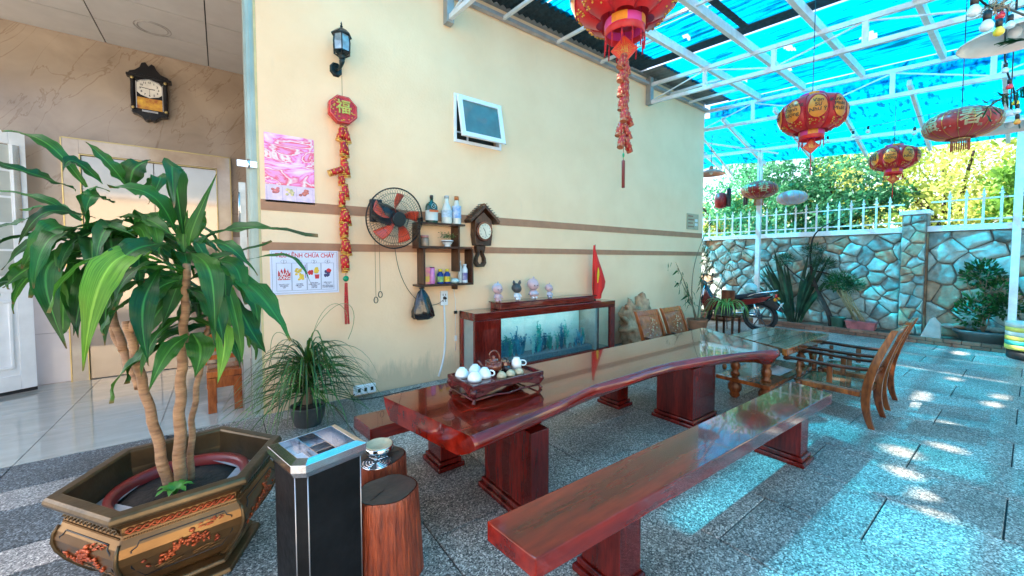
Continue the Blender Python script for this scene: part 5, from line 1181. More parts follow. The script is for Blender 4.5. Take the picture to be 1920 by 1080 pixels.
zz = [(2.97, -.30, .17), (2.97, .26, .18), (2.82, -.08, .17), (2.80, .12, .16), (2.64, .0, .18), (2.60, .16, .17), (2.52, -1.15, .17), (2.46, .0, .12), (2.36, .10, .17), (2.28, -.03, .17), (2.10, -.18, .17), (2.08, .2, .17), (1.96, -.05, .17), (1.93, .06, .16), (1.78, -.12, .17), (1.76, .16, .17), (1.62, .02, .19), (1.60, .08, .19)]
for i, (z, a, L_) in enumerate(zz): cracker((1.075+(-.012 if i % 2 else .012)+(.02 if a > .1 else -.01), yh+.012*math.sin(i*2), z), a, L_, .034, hg, .05*math.sin(i*3))
MB().ball((1.075, yh, 1.345), (.032, .03, .032), 12, 8).build('green_bead', M('green_bead', (.0, .25, .10), .2), hg)
m = MB()
for q in range(16): a = q*.7; m.tube([(1.075+.012*math.cos(a), yh+.012*math.sin(a), 1.30), (1.075+.02*math.cos(a), yh+.018*math.sin(a), 1.0), (1.08+.022*math.cos(a), yh+.02*math.sin(a), .85)], .004, 4)
m.build('tassel', redfoil, hg)
# ---------------------------------------------------------------- posters
def swirl_mat():
    m = bpy.data.materials.new('pink_swirl_print'); m.use_nodes = True; n = m.node_tree.nodes; l = m.node_tree.links; b = n['Principled BSDF']; g = n.new('ShaderNodeNewGeometry')
    mp = n.new('ShaderNodeMapping'); mp.inputs['Scale'].default_value = (2.2, 1, 6); l.new(g.outputs['Position'], mp.inputs[0]); w = n.new('ShaderNodeTexNoise'); w.inputs['Scale'].default_value = .9; w.inputs['Detail'].default_value = 4; w.inputs['Distortion'].default_value = 1.8; l.new(mp.outputs[0], w.inputs[0])
    cr = n.new('ShaderNodeValToRGB'); e = cr.color_ramp.elements; e[0].position = .3; e[0].color = (.85, .25, .75, 1); e[1].position = .72; e[1].color = (.9, .5, .85, 1)
    for p, c_ in ((.42, (.88, .30, .55, 1)), (.47, (.85, .06, .12, 1)), (.50, (.9, .75, .75, 1)), (.54, (.85, .10, .25, 1)), (.58, (.9, .35, .75, 1)), (.64, (.92, .65, .7, 1))): x = e.new(p); x.color = c_
    l.new(w.outputs[0], cr.inputs[0]); l.new(cr.outputs[0], b.inputs['Base Color']); b.inputs['Roughness'].default_value = .18; return m
pp = thing('pink_poster', 'glossy pink poster of swirls at the left end of the cream wall', 'poster', (.58, WY, 2.46))
MB().bb(.362, .802, WY-.006, WY-.001, 2.30, 2.80).build('print_sheet', swirl_mat(), pp)
MB().bb(.362, .802, WY-.006, WY-.001, 2.125, 2.299).build('lower_sheet', M('pale_pink_paper', (.80, .58, .74), .3, var=.1, scale=14), pp)
for i, (x, cl) in enumerate(((.44, (.75, .2, .2)), (.575, (.8, .6, .3)), (.70, (.75, .2, .15)))):
    m = MB(); rs = random.Random(i)
    for q in range(9): m.ball((x+rs.uniform(-.035, .035), WY-.007, 2.235+rs.uniform(-.025, .03)), (.018, .002, .014), 7, 4)
    m.build('picture', M('print_colour_%s' % ('rose', 'straw', 'brick')[i], cl, .5, var=.3, scale=50), pp)
m = MB()
for x in (.375, .51, .635, .785): m.bb(x-.001, x+.001, WY-.0075, WY-.0062, 2.14, 2.28)
m.build('frame_line', M('print_dark_line', (.25, .1, .2), .5), pp)
for i in range(3):
    text('- - - - -\n- - - -', .022, pp, MATS['print_dark_line'], (.44+.13*i, WY-.007, 2.165), RWALL) if False else None
sg = thing('fire_rules_sign', 'white fire drill sign with four numbered panels below the pink poster', 'sign', (.70, WY, 1.42))
MB().bb(.385, 1.022, WY-.008, WY-.001, 1.195, 1.645).build('board', M('sign_white', (.72, .72, .84), .4, var=.03), sg)
navy = M('sign_navy_ink', (.03, .03, .12), .5); sred = M('sign_red_ink', (.65, .02, .03), .5)
m = MB()
def lrect(x0, x1, z0, z1, w=.002):
    m.bb(x0, x1, WY-.0095, WY-.0083, z0-w, z0); m.bb(x0, x1, WY-.0095, WY-.0083, z1, z1+w); m.bb(x0-w, x0, WY-.0095, WY-.0083, z0-w, z1+w); m.bb(x1, x1+w, WY-.0095, WY-.0083, z0-w, z1+w)
lrect(.402, 1.005, 1.212, 1.628); px4 = [.435, .573, .713, .847, .975]
for i in range(4): lrect(px4[i]+.004, px4[i+1]-.004, 1.235, 1.515)
m.build('printed_frames', navy, sg)
text('TIÊU LỆNH CHỮA CHÁY', .062, sg, sred, (.705, WY-.0085, 1.593), RWALL, sx=.80, bold=.0012)
caps = ('KHI XẢY CHÁY\nBÁO ĐỘNG\nGẤP', 'CÚP ĐIỆN\nNƠI XẢY RA\nCHÁY', 'DÙNG BÌNH\nCHỮA CHÁY, CÁT\nVÀ NƯỚC\nDẬP LỬA', 'ĐIỆN THOẠI\nSỐ 114\nĐỘI CHỮA CHÁY\nCHUYÊN NGHIỆP')
for i in range(4):
    xc = (px4[i]+px4[i+1])/2
    text(str(i+1), .035, sg, navy, (xc, WY-.0095, 1.53), RWALL, 'number')
    m = MB(); m.tube([(xc+.026*math.cos(a*.45), WY-.009, 1.53+.018*math.sin(a*.45)) for a in range(15)], .0012, 4); m.build('number_ring', navy, sg)
    text(caps[i], .0185, sg, navy, (xc, WY-.009, 1.282), RWALL, sx=.72)
fl_ = [(-.055, 0), (.055, 0), (.058, .07), (.045, .055), (.035, .095), (.022, .06), (.008, .11), (-.008, .065), (-.022, .10), (-.034, .06), (-.05, .085)]
x0 = (px4[0]+px4[1])/2; MB().py([(x0+u, 1.345+v*1.15) for u, v in fl_], WY-.0105, WY-.0085).build('flame_picture', sred, sg)
text('BÁO\nĐỘNG', .043, sg, M('sign_paper_white', (.85, .85, .85), .5), (x0, WY-.0115, 1.385), RWALL, sx=.85, bold=.001)
yel = M('sign_yellow_ink', (.8, .5, .05), .5)
def blob(x, z, L, mt, sd, nm='picture'):
    m = MB(); r = random.Random(sd)
    for q in range(12): m.ball((x+r.uniform(-L, L), WY-.0095, z+r.uniform(-L, L)*1.2), (r.uniform(.008, .016), .0015, r.uniform(.008, .018)), 7, 4)
    m.build(nm, mt, sg)
blob(.635, 1.43, .025, yel, 1); blob(.655, 1.37, .02, yel, 2); blob(.80, 1.44, .02, yel, 3); blob(.745, 1.42, .016, sred, 4); MB().py([(.79, 1.35), (.825, 1.35), (.83, 1.395), (.785, 1.395)], WY-.0105, WY-.0085).build('bucket_picture', sred, sg); blob(.905, 1.40, .022, navy, 5); blob(.925, 1.43, .015, sred, 6)
m = MB(); m.bb(.694, .70, WY-.0105, WY-.0085, 1.36, 1.50); m.build('pole_picture', M('sign_purple_ink', (.25, .05, .3), .5), sg)
nt = thing('wall_notice', 'small beige framed notice near the far right end of the wall', 'sign', (8.38, WY, 2.4))
MB().bb(8.12, 8.60, WY-.012, WY-.001, 2.22, 2.56).build('board', M('notice_beige', (.45, .36, .24), .5), nt)
for i in range(4): MB().bb(8.16, 8.36+.05*(i % 2), WY-.014, WY-.0125, 2.49-.075*i, 2.52-.075*i).build('text_line', M('notice_ink', (.3, .14, .08), .5), nt)
m = MB()
for q in range(8): m.bb(8.45+.03*(q % 4), 8.47+.03*(q % 4), WY-.014, WY-.0125, 2.30+.09*(q//4), 2.36+.09*(q//4))
m.build('picture', white_m, nt)
# ---------------------------------------------------------------- wall fan
fn = thing('wall_fan', 'black wall fan with wire cage and five orange blades', 'fan', (1.52, WY, 2.0))
fanred = M('orange_red_blade', (.72, .075, .03), .3, var=.1, coat=.3)
MB().bb(1.36, 1.50, WY-.05, WY-.001, 1.98, 2.24).build('wall_bracket', black_m, fn, bevel=.015)
FC = Vector((1.575, WY-.25, 2.01)); N_ = Vector((.12, -1, -.16)).normalized(); FX = N_.cross(Vector((0, 0, 1))).normalized()*-1; FZ = FX.cross(N_)*1
if FZ.z < 0: FZ = -FZ
RR = .335
def F(u, v, w): return FC+FX*u*1.0+FZ*v+N_*w
MB().tube([F(-.12, .06, -.20), F(-.08, .04, -.12), F(0, 0, -.02)], [.10, .115, .10], 16).build('motor_housing', black_m, fn)
MB().tube([(1.43, WY-.04, 2.10), F(-.10, .02, -.16)], .03, 8).build('neck', black_m, fn)
for b_ in range(5):
    a0 = 2*math.pi*b_/5+.5; m = MB(); m.smooth = True
    for i in range(9):
        r = .05+.235*i/8; sp = .12+.42*math.sin(min(1, i/5)*1.57)*(1-.25*(i/8)**3); tw = .5
        for j in range(5):
            q = j/4-.5; a = a0+sp*q-.35*(i/8); m.v.append(tuple(F(r*math.cos(a), r*math.sin(a), .0+q*.07)))
    for i in range(8):
        for j in range(4): k = i*5+j; m.face([k, k+1, k+6, k+5])
    bo = m.build('blade', fanred, fn); so_ = bo.modifiers.new('solid', 'SOLIDIFY'); so_.thickness = .004
MB().tube([F(0, 0, -.02), F(0, 0, .045)], [.06, .05], 20).build('hub', fanred, fn)
for s, nm in ((1, 'front_guard'), (-1, 'rear_guard')):
    m = MB(); m.tube([F(RR*math.cos(a*math.pi/24), RR*math.sin(a*math.pi/24), 0) for a in range(49)], .008, 6)
    for r, w in ((.11, .085), (.20, .07), (.28, .04)): m.tube([F(r*math.cos(a*math.pi/18), r*math.sin(a*math.pi/18), s*w) for a in range(37)], .0022, 4)
    for q in range(64):
        a = 2*math.pi*q/64; m.tube([F(r*math.cos(a+(r-.05)*.5), r*math.sin(a+(r-.05)*.5), s*w) for r, w in ((.05, .09), (.11, .088), (.2, .073), (.28, .043), (.335, 0))], .0016, 3, False)
    m.build(nm, black_m, fn, kind='stuff')
MB().tube([F(0, 0, .088), F(0, 0, .10)], [.085, .075], 20).build('centre_badge', black_m, fn)
text('FAN', .03, fn, white_m, (0, 0, 0), RWALL) if False else None
for dx, zb_ in ((-.17, 1.09), (-.12, 1.15)):
    m = MB(); m.tube([(1.56+dx, WY-.10, 1.80), (1.56+dx+.003, WY-.10, zb_+.05)], .0028, 4); cdn = m.build('pull_cord', MATS['brown_cord'], fn)
    c_ = Vector((1.563+dx, WY-.10, zb_)); MB().tube([c_+Vector((.022*math.sin(a*.55), 0, .03*math.cos(a*.55)*(1.3 if math.cos(a*.55) > 0 else 1))) for a in range(13)], .005, 5).build('pull_ring', black_m, cdn)
MB().tube(curve([(1.64, WY-.05, 1.68), (1.68, WY-.01, 1.3), (1.85, WY-.01, 1.05), (1.95, WY-.03, .98), (2.1, WY-.02, .90), (2.27, WY-.03, 1.0), (2.28, WY-.03, 1.06)], 18), .0035, 5).build('power_cord', black_m, fn)
# ---------------------------------------------------------------- wall shelf
sh = thing('wall_shelf', 'dark brown stepped wall shelf holding bottles and a tiny plant', 'shelf', (2.28, WY, 1.2))
sy0 = WY-.20
def board(x0, x1, z0, z1, nm='board', y0=sy0): MB().bb(x0, x1, y0, WY-.002, z0, z1).build(nm, dark_wood, sh, bevel=.002)
SH = [(1.87, 2.50, 1.975, 1.999), (1.894, 2.45, 1.69, 1.712), (1.87, 2.60, 1.228, 1.25)]
board(1.87, 2.50, 1.975, 1.999); board(1.87, 2.475, 1.688, 1.712); board(2.476, 2.60, 1.688, 1.708); board(1.87, 2.62, 1.226, 1.25)
board(1.87, 1.892, 1.7125, 1.9745, 'upright'); board(2.40, 2.422, 1.7125, 1.9745, 'upright'); board(1.93, 1.952, 1.2505, 1.6875, 'upright'); board(2.40, 2.422, 1.4, 1.6875, 'upright'); board(2.598, 2.62, 1.2505, 1.6875, 'upright')
MB().bb(1.90, 1.93, sy0, WY-.1, 2.0, 2.05).build('corner_peg', dark_wood, sh); MB().bb(2.40, 2.43, WY-.12, WY-.01, 1.17, 1.225).build('corner_peg', dark_wood, sh)
def bottle(label, x, z, prof, bm, capm, caph, lab=None, labz=(.3, .65), rot=0, sx=1, cat='bottle', extra=None):
    t = thing('bottle' if cat == 'bottle' else cat, label, cat, (x, WY-.11, z)); y = WY-.11; m = MB(); m.lathe(prof, (x, y, z), 20, sx=sx, sy=.8 if sx != 1 else 1); m.build('glass_body' if cat == 'bottle' else 'body', bm, t)
    r, zt_ = prof[-1]; MB().lathe([(r*1.08, zt_-.004), (r*1.08, zt_+caph), (r*.9, zt_+caph+.003)], (x, y, z), 14).build('cap', capm, t)
    if lab:
        rr = max(p[0] for p in prof)*1.02; H = prof[-1][1]; lb = MB(); lb.lathe([(rr, H*labz[0]), (rr, H*labz[1])], (x, y, z), 20, cap=False, sx=sx, sy=.8 if sx != 1 else 1); lo = lb.build('label', lab, t)
    return t
yb = WY-.11
t = bottle('square dark green liquor bottle with white and orange label on the top shelf', 2.08, 2.0, [(.070, 0), (.074, .01), (.074, .20), (.06, .235), (.022, .26), (.020, .30)], M('dark_green_glass', (.01, .05, .03), .08, coat=.5), black_m, .035, M('white_label', (.62, .64, .60), .5, var=.05), (.10, .50), sx=1.05)
MB().bb(2.02, 2.14, yb-.0668, yb-.0655, 2.13, 2.155).build('orange_band', M('orange_print', (.7, .12, .02), .5), t)
m = MB(); m.tube([(2.08+.028*math.cos(a*.5), yb-.06, 2.20+.028*math.sin(a*.5)) for a in range(14)], .0025, 4); m.tube([(2.06, yb-.062, 2.215), (2.08, yb-.063, 2.19), (2.10, yb-.062, 2.215)], .0025, 4); m.build('round_emblem', M('pale_print', (.6, .66, .6), .5), t)
clr = M('cloudy_clear_bottle', (.66, .66, .60), .1, .0, var=.1, coat=.5)
t = bottle('clear glass bottle with pale blue label, middle of the top shelf', 2.285, 2.0, [(.062, 0), (.066, .01), (.066, .16), (.05, .22), (.026, .27), (.028, .32)], clr, M('grey_cap', (.4, .42, .42), .4), .03, M('pale_blue_label', (.45, .55, .65), .5, var=.2, scale=30), (.25, .52))
t = bottle('clear bottle with orange seal and blue and white label, rightmost on the top shelf', 2.425, 2.0, [(.055, 0), (.058, .01), (.058, .19), (.035, .25), (.026, .29), (.027, .31)], clr, M('orange_seal', (.55, .16, .03), .4, var=.3, scale=40), .045, M('white_blue_label', (.70, .74, .78), .5, 0, (.06, .25, .6), 14), (.25, .75))
t = thing('small_jar', 'small glass jar with a pinkish lid on the second shelf', 'jar', (1.985, yb, 1.713)); MB().lathe([(.05, 0), (.054, .01), (.054, .09), (.045, .105)], (1.985, yb, 1.713), 18).build('glass', M('amber_glass', (.35, .22, .15), .1, var=.3), t); MB().lathe([(.05, .105), (.05, .13), (.046, .133)], (1.985, yb, 1.713), 18).build('lid', M('pink_lid', (.6, .25, .22), .4), t)
t = thing('tiny_potted_plant', 'tiny leafy plant in a striped white bowl on the second shelf', 'plant', (2.28, yb-.02, 1.713))
MB().lathe([(.035, 0), (.045, .006), (.03, .02), (.055, .035), (.075, .07), (.078, .08)], (2.28, yb-.02, 1.713), 24).build('bowl', white_m, t); MB().lathe([(.0725, .055), (.0765, .066)], (2.28, yb-.02, 1.713), 24, cap=False).build('bowl_stripe', black_m, t)
rs = random.Random(9); m = MB()
for q in range(150):
    p = Vector((2.28, yb-.02, 1.84))+Vector((rs.gauss(0, .055), rs.gauss(0, .035), abs(rs.gauss(0, .03))-.02)); d = Vector((rs.uniform(-1, 1), rs.uniform(-1, 1), rs.uniform(-.3, 1))).normalized()*.022; s_ = d.orthogonal().normalized()*.008; m.quad(p, p+d*.5+s_, p+d, p+d*.5-s_)
m.build('foliage', leafmat('small_mixed_leaf', (.02, .10, .01), (.45, .5, .2), 30), t)
def cyl(label, cat, x, r, h, bm, z=1.251, capm=None, caph=.03, band=None):
    t = thing(cat.replace(' ', '_'), label, cat, (x, yb, z)); MB().lathe([(r*.95, 0), (r, .008), (r, h*.8), (r*.6, h*.92), (r*.55, h)], (x, yb, z), 18).build('body', bm, t)
    if capm: MB().lathe([(r*.62, h), (r*.62, h+caph), (r*.5, h+caph+.003)], (x, yb, z), 14).build('cap', capm, t)
    if band: MB().lathe([(r*1.015, h*.15), (r*1.015, h*.6)], (x, yb, z), 18, cap=False).build('label', band, t)
    return t
pnk = M('pink_box_print', (.65, .08, .28), .4, 0, (.75, .35, .10), 22)
t = thing('pink_carton', 'pink and orange carton at the left of the lowest shelf', 'carton', (2.0, yb, 1.251)); MB().bb(1.958, 2.03, yb-.05, yb+.05, 1.251, 1.46).build('box', pnk, t, bevel=.003); MB().bb(1.965, 2.02, yb-.052, yb-.0505, 1.28, 1.35).build('printed_panel', M('yellow_print', (.75, .4, .06), .5), t)
t = thing('pink_can', 'bright pink tall can beside the pink carton', 'can', (2.07, yb, 1.251)); MB().lathe([(.036, 0), (.04, .008), (.04, .19), (.034, .20)], (2.072, yb, 1.251), 18).build('can_body', M('magenta_print', (.7, .12, .42), .35, 0, (.6, .3, .5), 25), t); MB().lathe([(.037, .20), (.037, .21)], (2.072, yb, 1.251), 18).build('lid', M('dark_red_lid', (.2, .01, .03), .3), t)
blu = M('deep_blue_plastic', (.01, .03, .22), .3); yc = M('yellow_cap', (.8, .55, .02), .4)
cyl('small blue bottle with a yellow cap and green label on the lowest shelf', 'bottle', 2.19, .040, .15, blu, capm=yc, band=M('green_label', (.25, .45, .15), .5, var=.3, scale=40))
cyl('small blue bottle with a yellow cap and yellow label, right one of the pair', 'bottle', 2.285, .040, .15, blu, capm=yc, band=M('yellow_label', (.75, .5, .03), .5, var=.2, scale=40))
t = cyl('white spray bottle with a blue mark at the right of the lowest shelf', 'bottle', 2.54, .038, .22, white_m, capm=white_m, caph=.02, band=M('spray_label', (.55, .58, .68), .5, 0, (.1, .08, .3), 12))
t = cyl('pale upright tube next to the white spray bottle', 'tube', 2.47, .024, .26, M('pale_grey_plastic', (.5, .52, .5), .4), capm=white_m, caph=.02)
t = thing('crumpled_bag', 'small crumpled pale plastic bag on the lowest shelf', 'bag', (2.38, yb, 1.251)); m = MB(); m.ball((2.385, yb-.02, 1.28), (.06, .05, .035), 14, 9); m.xf(0, lambda v: v+Vector((0, 0, .012))*noise.noise(v*60)); m.build('bag', M('pale_teal_plastic', (.45, .6, .58), .3, var=.2), t)
# black bag hanging from the shelf
bg_ = thing('black_plastic_bag', 'black plastic bag knotted and hanging from the lower left shelf corner', 'bag', (1.93, WY-.12, 1.22))
m = MB(); m.smooth = True; rows = [(1.225, .012), (1.19, .02), (1.16, .045), (1.10, .075), (1.02, .10), (.93, .125), (.86, .13), (.83, .10), (.82, .03)]
for z, r in rows:
    for j in range(28): a = 2*math.pi*j/28; rr = r*(1+.16*math.sin(a*5+z*9)+.10*math.sin(a*11+z*20)); m.v.append((1.935+(1.22-z)*.04+rr*math.cos(a), WY-.13+rr*.65*math.sin(a), z))
for i in range(len(rows)-1):
    for j in range(28): m.face([i*28+j, i*28+(j+1) % 28, (i+1)*28+(j+1) % 28, (i+1)*28+j])
m.build('bag_body', M('black_bin_film', (.01, .01, .012), .16, coat=.6, bump=.5, bscale=20), bg_); MB().tube([(1.90, WY-.13, 1.20), (1.93, WY-.14, 1.226), (1.965, WY-.13, 1.205)], .009, 6).build('knot', MATS['black_bin_film'], bg_)
# socket with conduit
so2 = thing('wall_socket', 'white double wall socket with a black plug above a white conduit', 'socket', (2.28, WY, 1.1))
MB().bb(2.235, 2.335, WY-.03, WY-.001, .965, 1.15).build('face_plate', white_m, so2, bevel=.004)
m = MB(); 
for z in (1.02, 1.10):
    for dx in (-.018, .018): m.bb(2.285+dx-.004, 2.285+dx+.004, WY-.0315, WY-.0302, z-.012, z+.012)
m.build('slot', black_m, so2); MB().tube([(2.285, WY-.031, 1.06), (2.285, WY-.07, 1.055)], [.022, .015], 8).build('plug', black_m, so2)
MB().tube(curve([(2.285, WY-.016, .964), (2.30, WY-.016, .6), (2.33, WY-.016, .35), (2.20, WY-.016, .05)], 12), .013, 8).build('conduit', white_m, so2)
sw_ = thing('wire_with_switch', 'thin white wire with a tiny black switch running down beside the aquarium', 'wire', (2.44, WY, .95)); MB().tube([(2.42, WY-.02, 1.2), (2.455, WY-.012, 1.0), (2.45, WY-.012, .35)], .004, 5).build('wire', white_m, sw_); MB().bb(2.43, 2.47, WY-.03, WY-.01, .84, .88).build('black_switch', black_m, sw_); MB().bb(2.435, 2.465, WY-.025, WY-.01, .48, .55).build('white_switch', white_m, sw_)
ps = thing('extension_socket', 'white extension socket leaning against the wall foot by the rear bench', 'socket', (1.27, 4.46, 0)); MB().box((1.26, 4.48, .09), (.24, .05, .10)).build('case', white_m, ps, bevel=.008)
for q in range(3): MB().bb(1.18+.07*q, 1.21+.07*q, 4.452, 4.4545, .07, .11).build('outlet', black_m, ps)
MB().tube(curve([(1.15, 4.46, .06), (1.0, 4.4, .01), (1.2, 4.3, .01), (1.5, 4.35, .01), (1.9, 4.4, .01)], 14), .006, 6).build('cord', black_m, ps)
# ---------------------------------------------------------------- house-shaped wall clock
ck = thing('pendulum_clock', 'dark wood wall clock with a gabled roof and looped lower case', 'clock', (2.83, WY, 1.9))
cy_ = WY-.12; dw2 = wood('dark_carved_wood', (.035, .012, .006), (.12, .04, .018), .3, .3, (6, 6, 2))
for s in (-1, 1): MB().prism([(0, 0), (s*.235, -.21), (s*.225, -.25), (0, -.05)], lambda u, v: (2.83+u, WY-.005, 2.285+v), lambda u, v: (2.83+u, cy_-.05, 2.285+v)).build('roof_slope', dw2, ck, bevel=.003)
for s in (-1, 1):
    m = MB()
    for q in range(7): t_ = q/7; m.beam((2.83+s*(.02+.21*t_), WY-.01, 2.292-.19*t_), (2.83+s*(.02+.21*t_), cy_-.052, 2.292-.19*t_), .012, .008)
    m.build('roof_batten', dw2, ck)
hex_ = [(-.12, -.24), (.12, -.24), (.14, -.1), (.13, .10), (0, .21), (-.13, .10), (-.14, -.1)]
MB().prism(hex_, lambda u, v: (2.83+u, WY-.004, 1.98+v), lambda u, v: (2.83+u, cy_, 1.98+v)).build('case', dw2, ck, bevel=.006)
MB().prism([(.125*math.cos(a*.3927), .135*math.sin(a*.3927)) for a in range(16)], lambda u, v: (2.83+u, cy_-.001, 1.93+v), lambda u, v: (2.83+u, cy_-.03, 1.93+v)).build('bezel', wood('clock_bezel_wood', (.10, .02, .008), (.28, .07, .03), .15, .6), ck, bevel=.006)
df = MB().prism([(.098*math.cos(a*.2618), .106*math.sin(a*.2618)) for a in range(24)], lambda u, v: (2.83+u, cy_-.031, 1.93+v), lambda u, v: (2.83+u, cy_-.034, 1.93+v)).build('dial', M('cream_dial', (.72, .64, .50), .25, var=.08), ck)
MB().tube([(2.83+.1*math.cos(a*.2618), cy_-.034, 1.93+.108*math.sin(a*.2618)) for a in range(25)], .005, 6).build('dial_ring', M('red_gold_ring', (.6, .2, .08), .25, .8), ck)
ROM = ['XII', 'I', 'II', 'III', 'IIII', 'V', 'VI', 'VII', 'VIII', 'IX', 'X', 'XI']
for i in range(12): a = math.pi/2-i*math.pi/6; text(ROM[i], .024, ck, M('dial_ink', (.05, .05, .07), .5), (2.83+.078*math.cos(a), cy_-.035, 1.93+.084*math.sin(a)), RWALL, 'numeral', .0005)
m = MB(); m.beam((2.83, cy_-.037, 1.93), (2.80, cy_-.037, 1.975), .007, .003, (0, 1, 0)); m.build('hour_hand', MATS['dial_ink'], ck); m = MB(); m.beam((2.83, cy_-.040, 1.93), (2.845, cy_-.040, 1.86), .005, .003, (0, 1, 0)); m.build('minute_hand', MATS['dial_ink'], ck)
op = [(-.07, 0), (.07, 0), (.06, -.06), (.045, -.10), (.075, -.16), (.085, -.23), (.05, -.28), (-.05, -.28), (-.085, -.23), (-.075, -.16), (-.045, -.10), (-.06, -.06)]
ip_ = [(-.015, -.06), (.015, -.06), (.02, -.09), (.025, -.12), (.045, -.16), (.05, -.205), (.03, -.24), (-.03, -.24), (-.05, -.205), (-.045, -.16), (-.025, -.12), (-.02, -.09)]
m = MB(); n_ = 12
for Y_ in (WY-.03, cy_+.02):
    for L__ in (op, ip_): m.v += [(2.80+u, Y_, 1.735+v) for u, v in L__]
for j in range(n_):
    q = (j+1) % n_; m.face([j, q, n_+q, n_+j]); m.face([2*n_+q, 2*n_+j, 3*n_+j, 3*n_+q]); m.face([j, 2*n_+j, 2*n_+q, q]); m.face([n_+q, 3*n_+q, 3*n_+j, n_+j])
m.build('lower_loop', dw2, ck, bevel=.003)
# ---------------------------------------------------------------- clock in the room
bc = thing('ornate_wall_clock', 'black ornate wall clock with a sunset picture high in the room', 'clock', (-.72, 7.3, 3.8)); RYY = 7.29; gl_b = M('glossy_black_carving', (.008, .007, .009), .3, coat=.1, bump=.4, spec=.25)
MB().bb(-.90, -.54, RYY-.08, RYY, 3.52, 4.0).build('case', gl_b, bc, bevel=.006)
top = [(-.21, 0), (.21, 0), (.19, .035), (.12, .06), (.08, .11), (.06, .16), (.03, .18), (.0, .14), (-.03, .19), (-.07, .17), (-.09, .11), (-.14, .06), (-.19, .04)]
MB().py([(-.72+u, 4.0+v) for u, v in top], RYY-.10, RYY).build('crest', gl_b, bc, bevel=.006); MB().bb(-.945, -.495, RYY-.11, RYY, 3.975, 4.01).build('cornice', gl_b, bc, bevel=.008)
MB().py([(-.72+u*.9, 3.52-v*.55) for u, v in top][::-1], RYY-.10, RYY).build('base_carving', gl_b, bc, bevel=.006)
for s in (-1, 1):
    MB().lathe([(.02, 3.55), (.028, 3.57), (.02, 3.6), (.026, 3.75), (.02, 3.9), (.028, 3.95)], (-.72+s*.165, RYY-.09, 0), 10).build('column', gl_b, bc)
    for z in (3.565, 3.95): m = MB(); m.ball((-.72+s*.165, RYY-.115, z), (.02, .01, .02), 8, 5); m.build('rosette', brass, bc)
dial = [(-.125, .06), (-.125, -.05), (-.09, -.085), (0, -.115), (.09, -.085), (.125, -.05), (.125, .06), (.09, .09), (0, .12), (-.09, .09)]
MB().py([(-.72+u, 3.84+v) for u, v in dial], RYY-.092, RYY-.082).build('dial', M('ivory_dial', (.68, .64, .58), .3), bc)
MB().bb(-.845, -.595, RYY-.09, RYY-.081, 3.57, 3.72).build('sunset_picture', M('sunset_print', (.75, .45, .05), .2, 0, (.30, .06, .03), 9), bc); MB().bb(-.80, -.64, RYY-.10, RYY-.085, 3.53, 3.555).build('chrome_bar', chrome, bc)
for i in range(12): a = math.pi/2-i*math.pi/6; text(str(i if i else 12), .034, bc, black_m, (-.72+.092*math.cos(a), RYY-.093, 3.84+.085*math.sin(a)), RWALL, 'numeral', .0005, bold=.001)
for d_, L_, w in (((-1, .12), .085, .008), ((1, .02), .055, .010), ((.02, -1), .08, .003)): v = Vector((d_[0], 0, d_[1])).normalized(); MB().beam((-.72, RYY-.096, 3.84), (-.72+v.x*L_, RYY-.096, 3.84+v.z*L_), w, .003, (0, 1, 0)).build('clock_hand', black_m, bc)
m = MB()
for s in (-1, 1): m.bb(-.72+s*.132-.004, -.72+s*.132+.004, RYY-.093, RYY-.081, 3.57, 3.92)
m.tube([(-.72+u*1.05, RYY-.09, 3.84+v*1.08) for u, v in (dial[6:]+dial[:1])], .004, 5); m.build('silver_edge', chrome, bc)
# wooden chair in the room
rc = thing('room_chair', 'orange red wooden chair standing inside the doorway behind the dracaena', 'chair', (.10, 5.05, 0))
m = [((-.05, .33), (5.0, 5.5), .40, .44, 'seat')]
MB().bb(-.15, .14, 4.90, 5.30, .36, .42).build('seat', orange_wood, rc, bevel=.004); MB().bb(-.15, .14, 4.92, 4.95, .25, .355).build('apron', orange_wood, rc)
for x in (-.11, .105):
    for y in (4.93, 5.26): MB().bb(x-.035, x+.035, y-.03, y+.03, 0, .355 if y < 5 or True else .8).build('leg', orange_wood, rc, bevel=.003)
for z0, z1 in ((.47, .52), (.56, .60), (.66, .78)): MB().bb(-.15, .14, 5.26, 5.29, z0, z1).build('back_slat', orange_wood, rc, bevel=.003)
for x in (-.16, .15): MB().bb(x-.008, x+.008, 5.25, 5.30, .421, .8).build('back_post', orange_wood, rc)
# ---------------------------------------------------------------- silk lanterns
def silk(name, c, c2, tr=.3):
    m = bpy.data.materials.new(name); m.use_nodes = True; n = m.node_tree.nodes; l = m.node_tree.links; b = n['Principled BSDF']; b.inputs['Roughness'].default_value = .35; b.inputs['Sheen Weight'].default_value = .3
    g = n.new('ShaderNodeTexCoord'); z = n.new('ShaderNodeTexNoise'); z.inputs['Scale'].default_value = 6; z.inputs['Detail'].default_value = 5; l.new(g.outputs['Object'], z.inputs[0]); cr = n.new('ShaderNodeValToRGB'); cr.color_ramp.elements[0].position = .35; cr.color_ramp.elements[1].position = .65
    cr.color_ramp.elements[0].color = (*c2, 1); cr.color_ramp.elements[1].color = (*c, 1); l.new(z.outputs[0], cr.inputs[0]); l.new(cr.outputs[0], b.inputs[0])
    t = n.new('ShaderNodeBsdfTranslucent'); l.new(cr.outputs[0], t.inputs[0]); mx = n.new('ShaderNodeMixShader'); mx.inputs[0].default_value = tr; l.new(b.outputs[0], mx.inputs[1]); l.new(t.outputs[0], mx.inputs[2]); l.new(mx.outputs[0], n['Material Output'].inputs[0]); return m
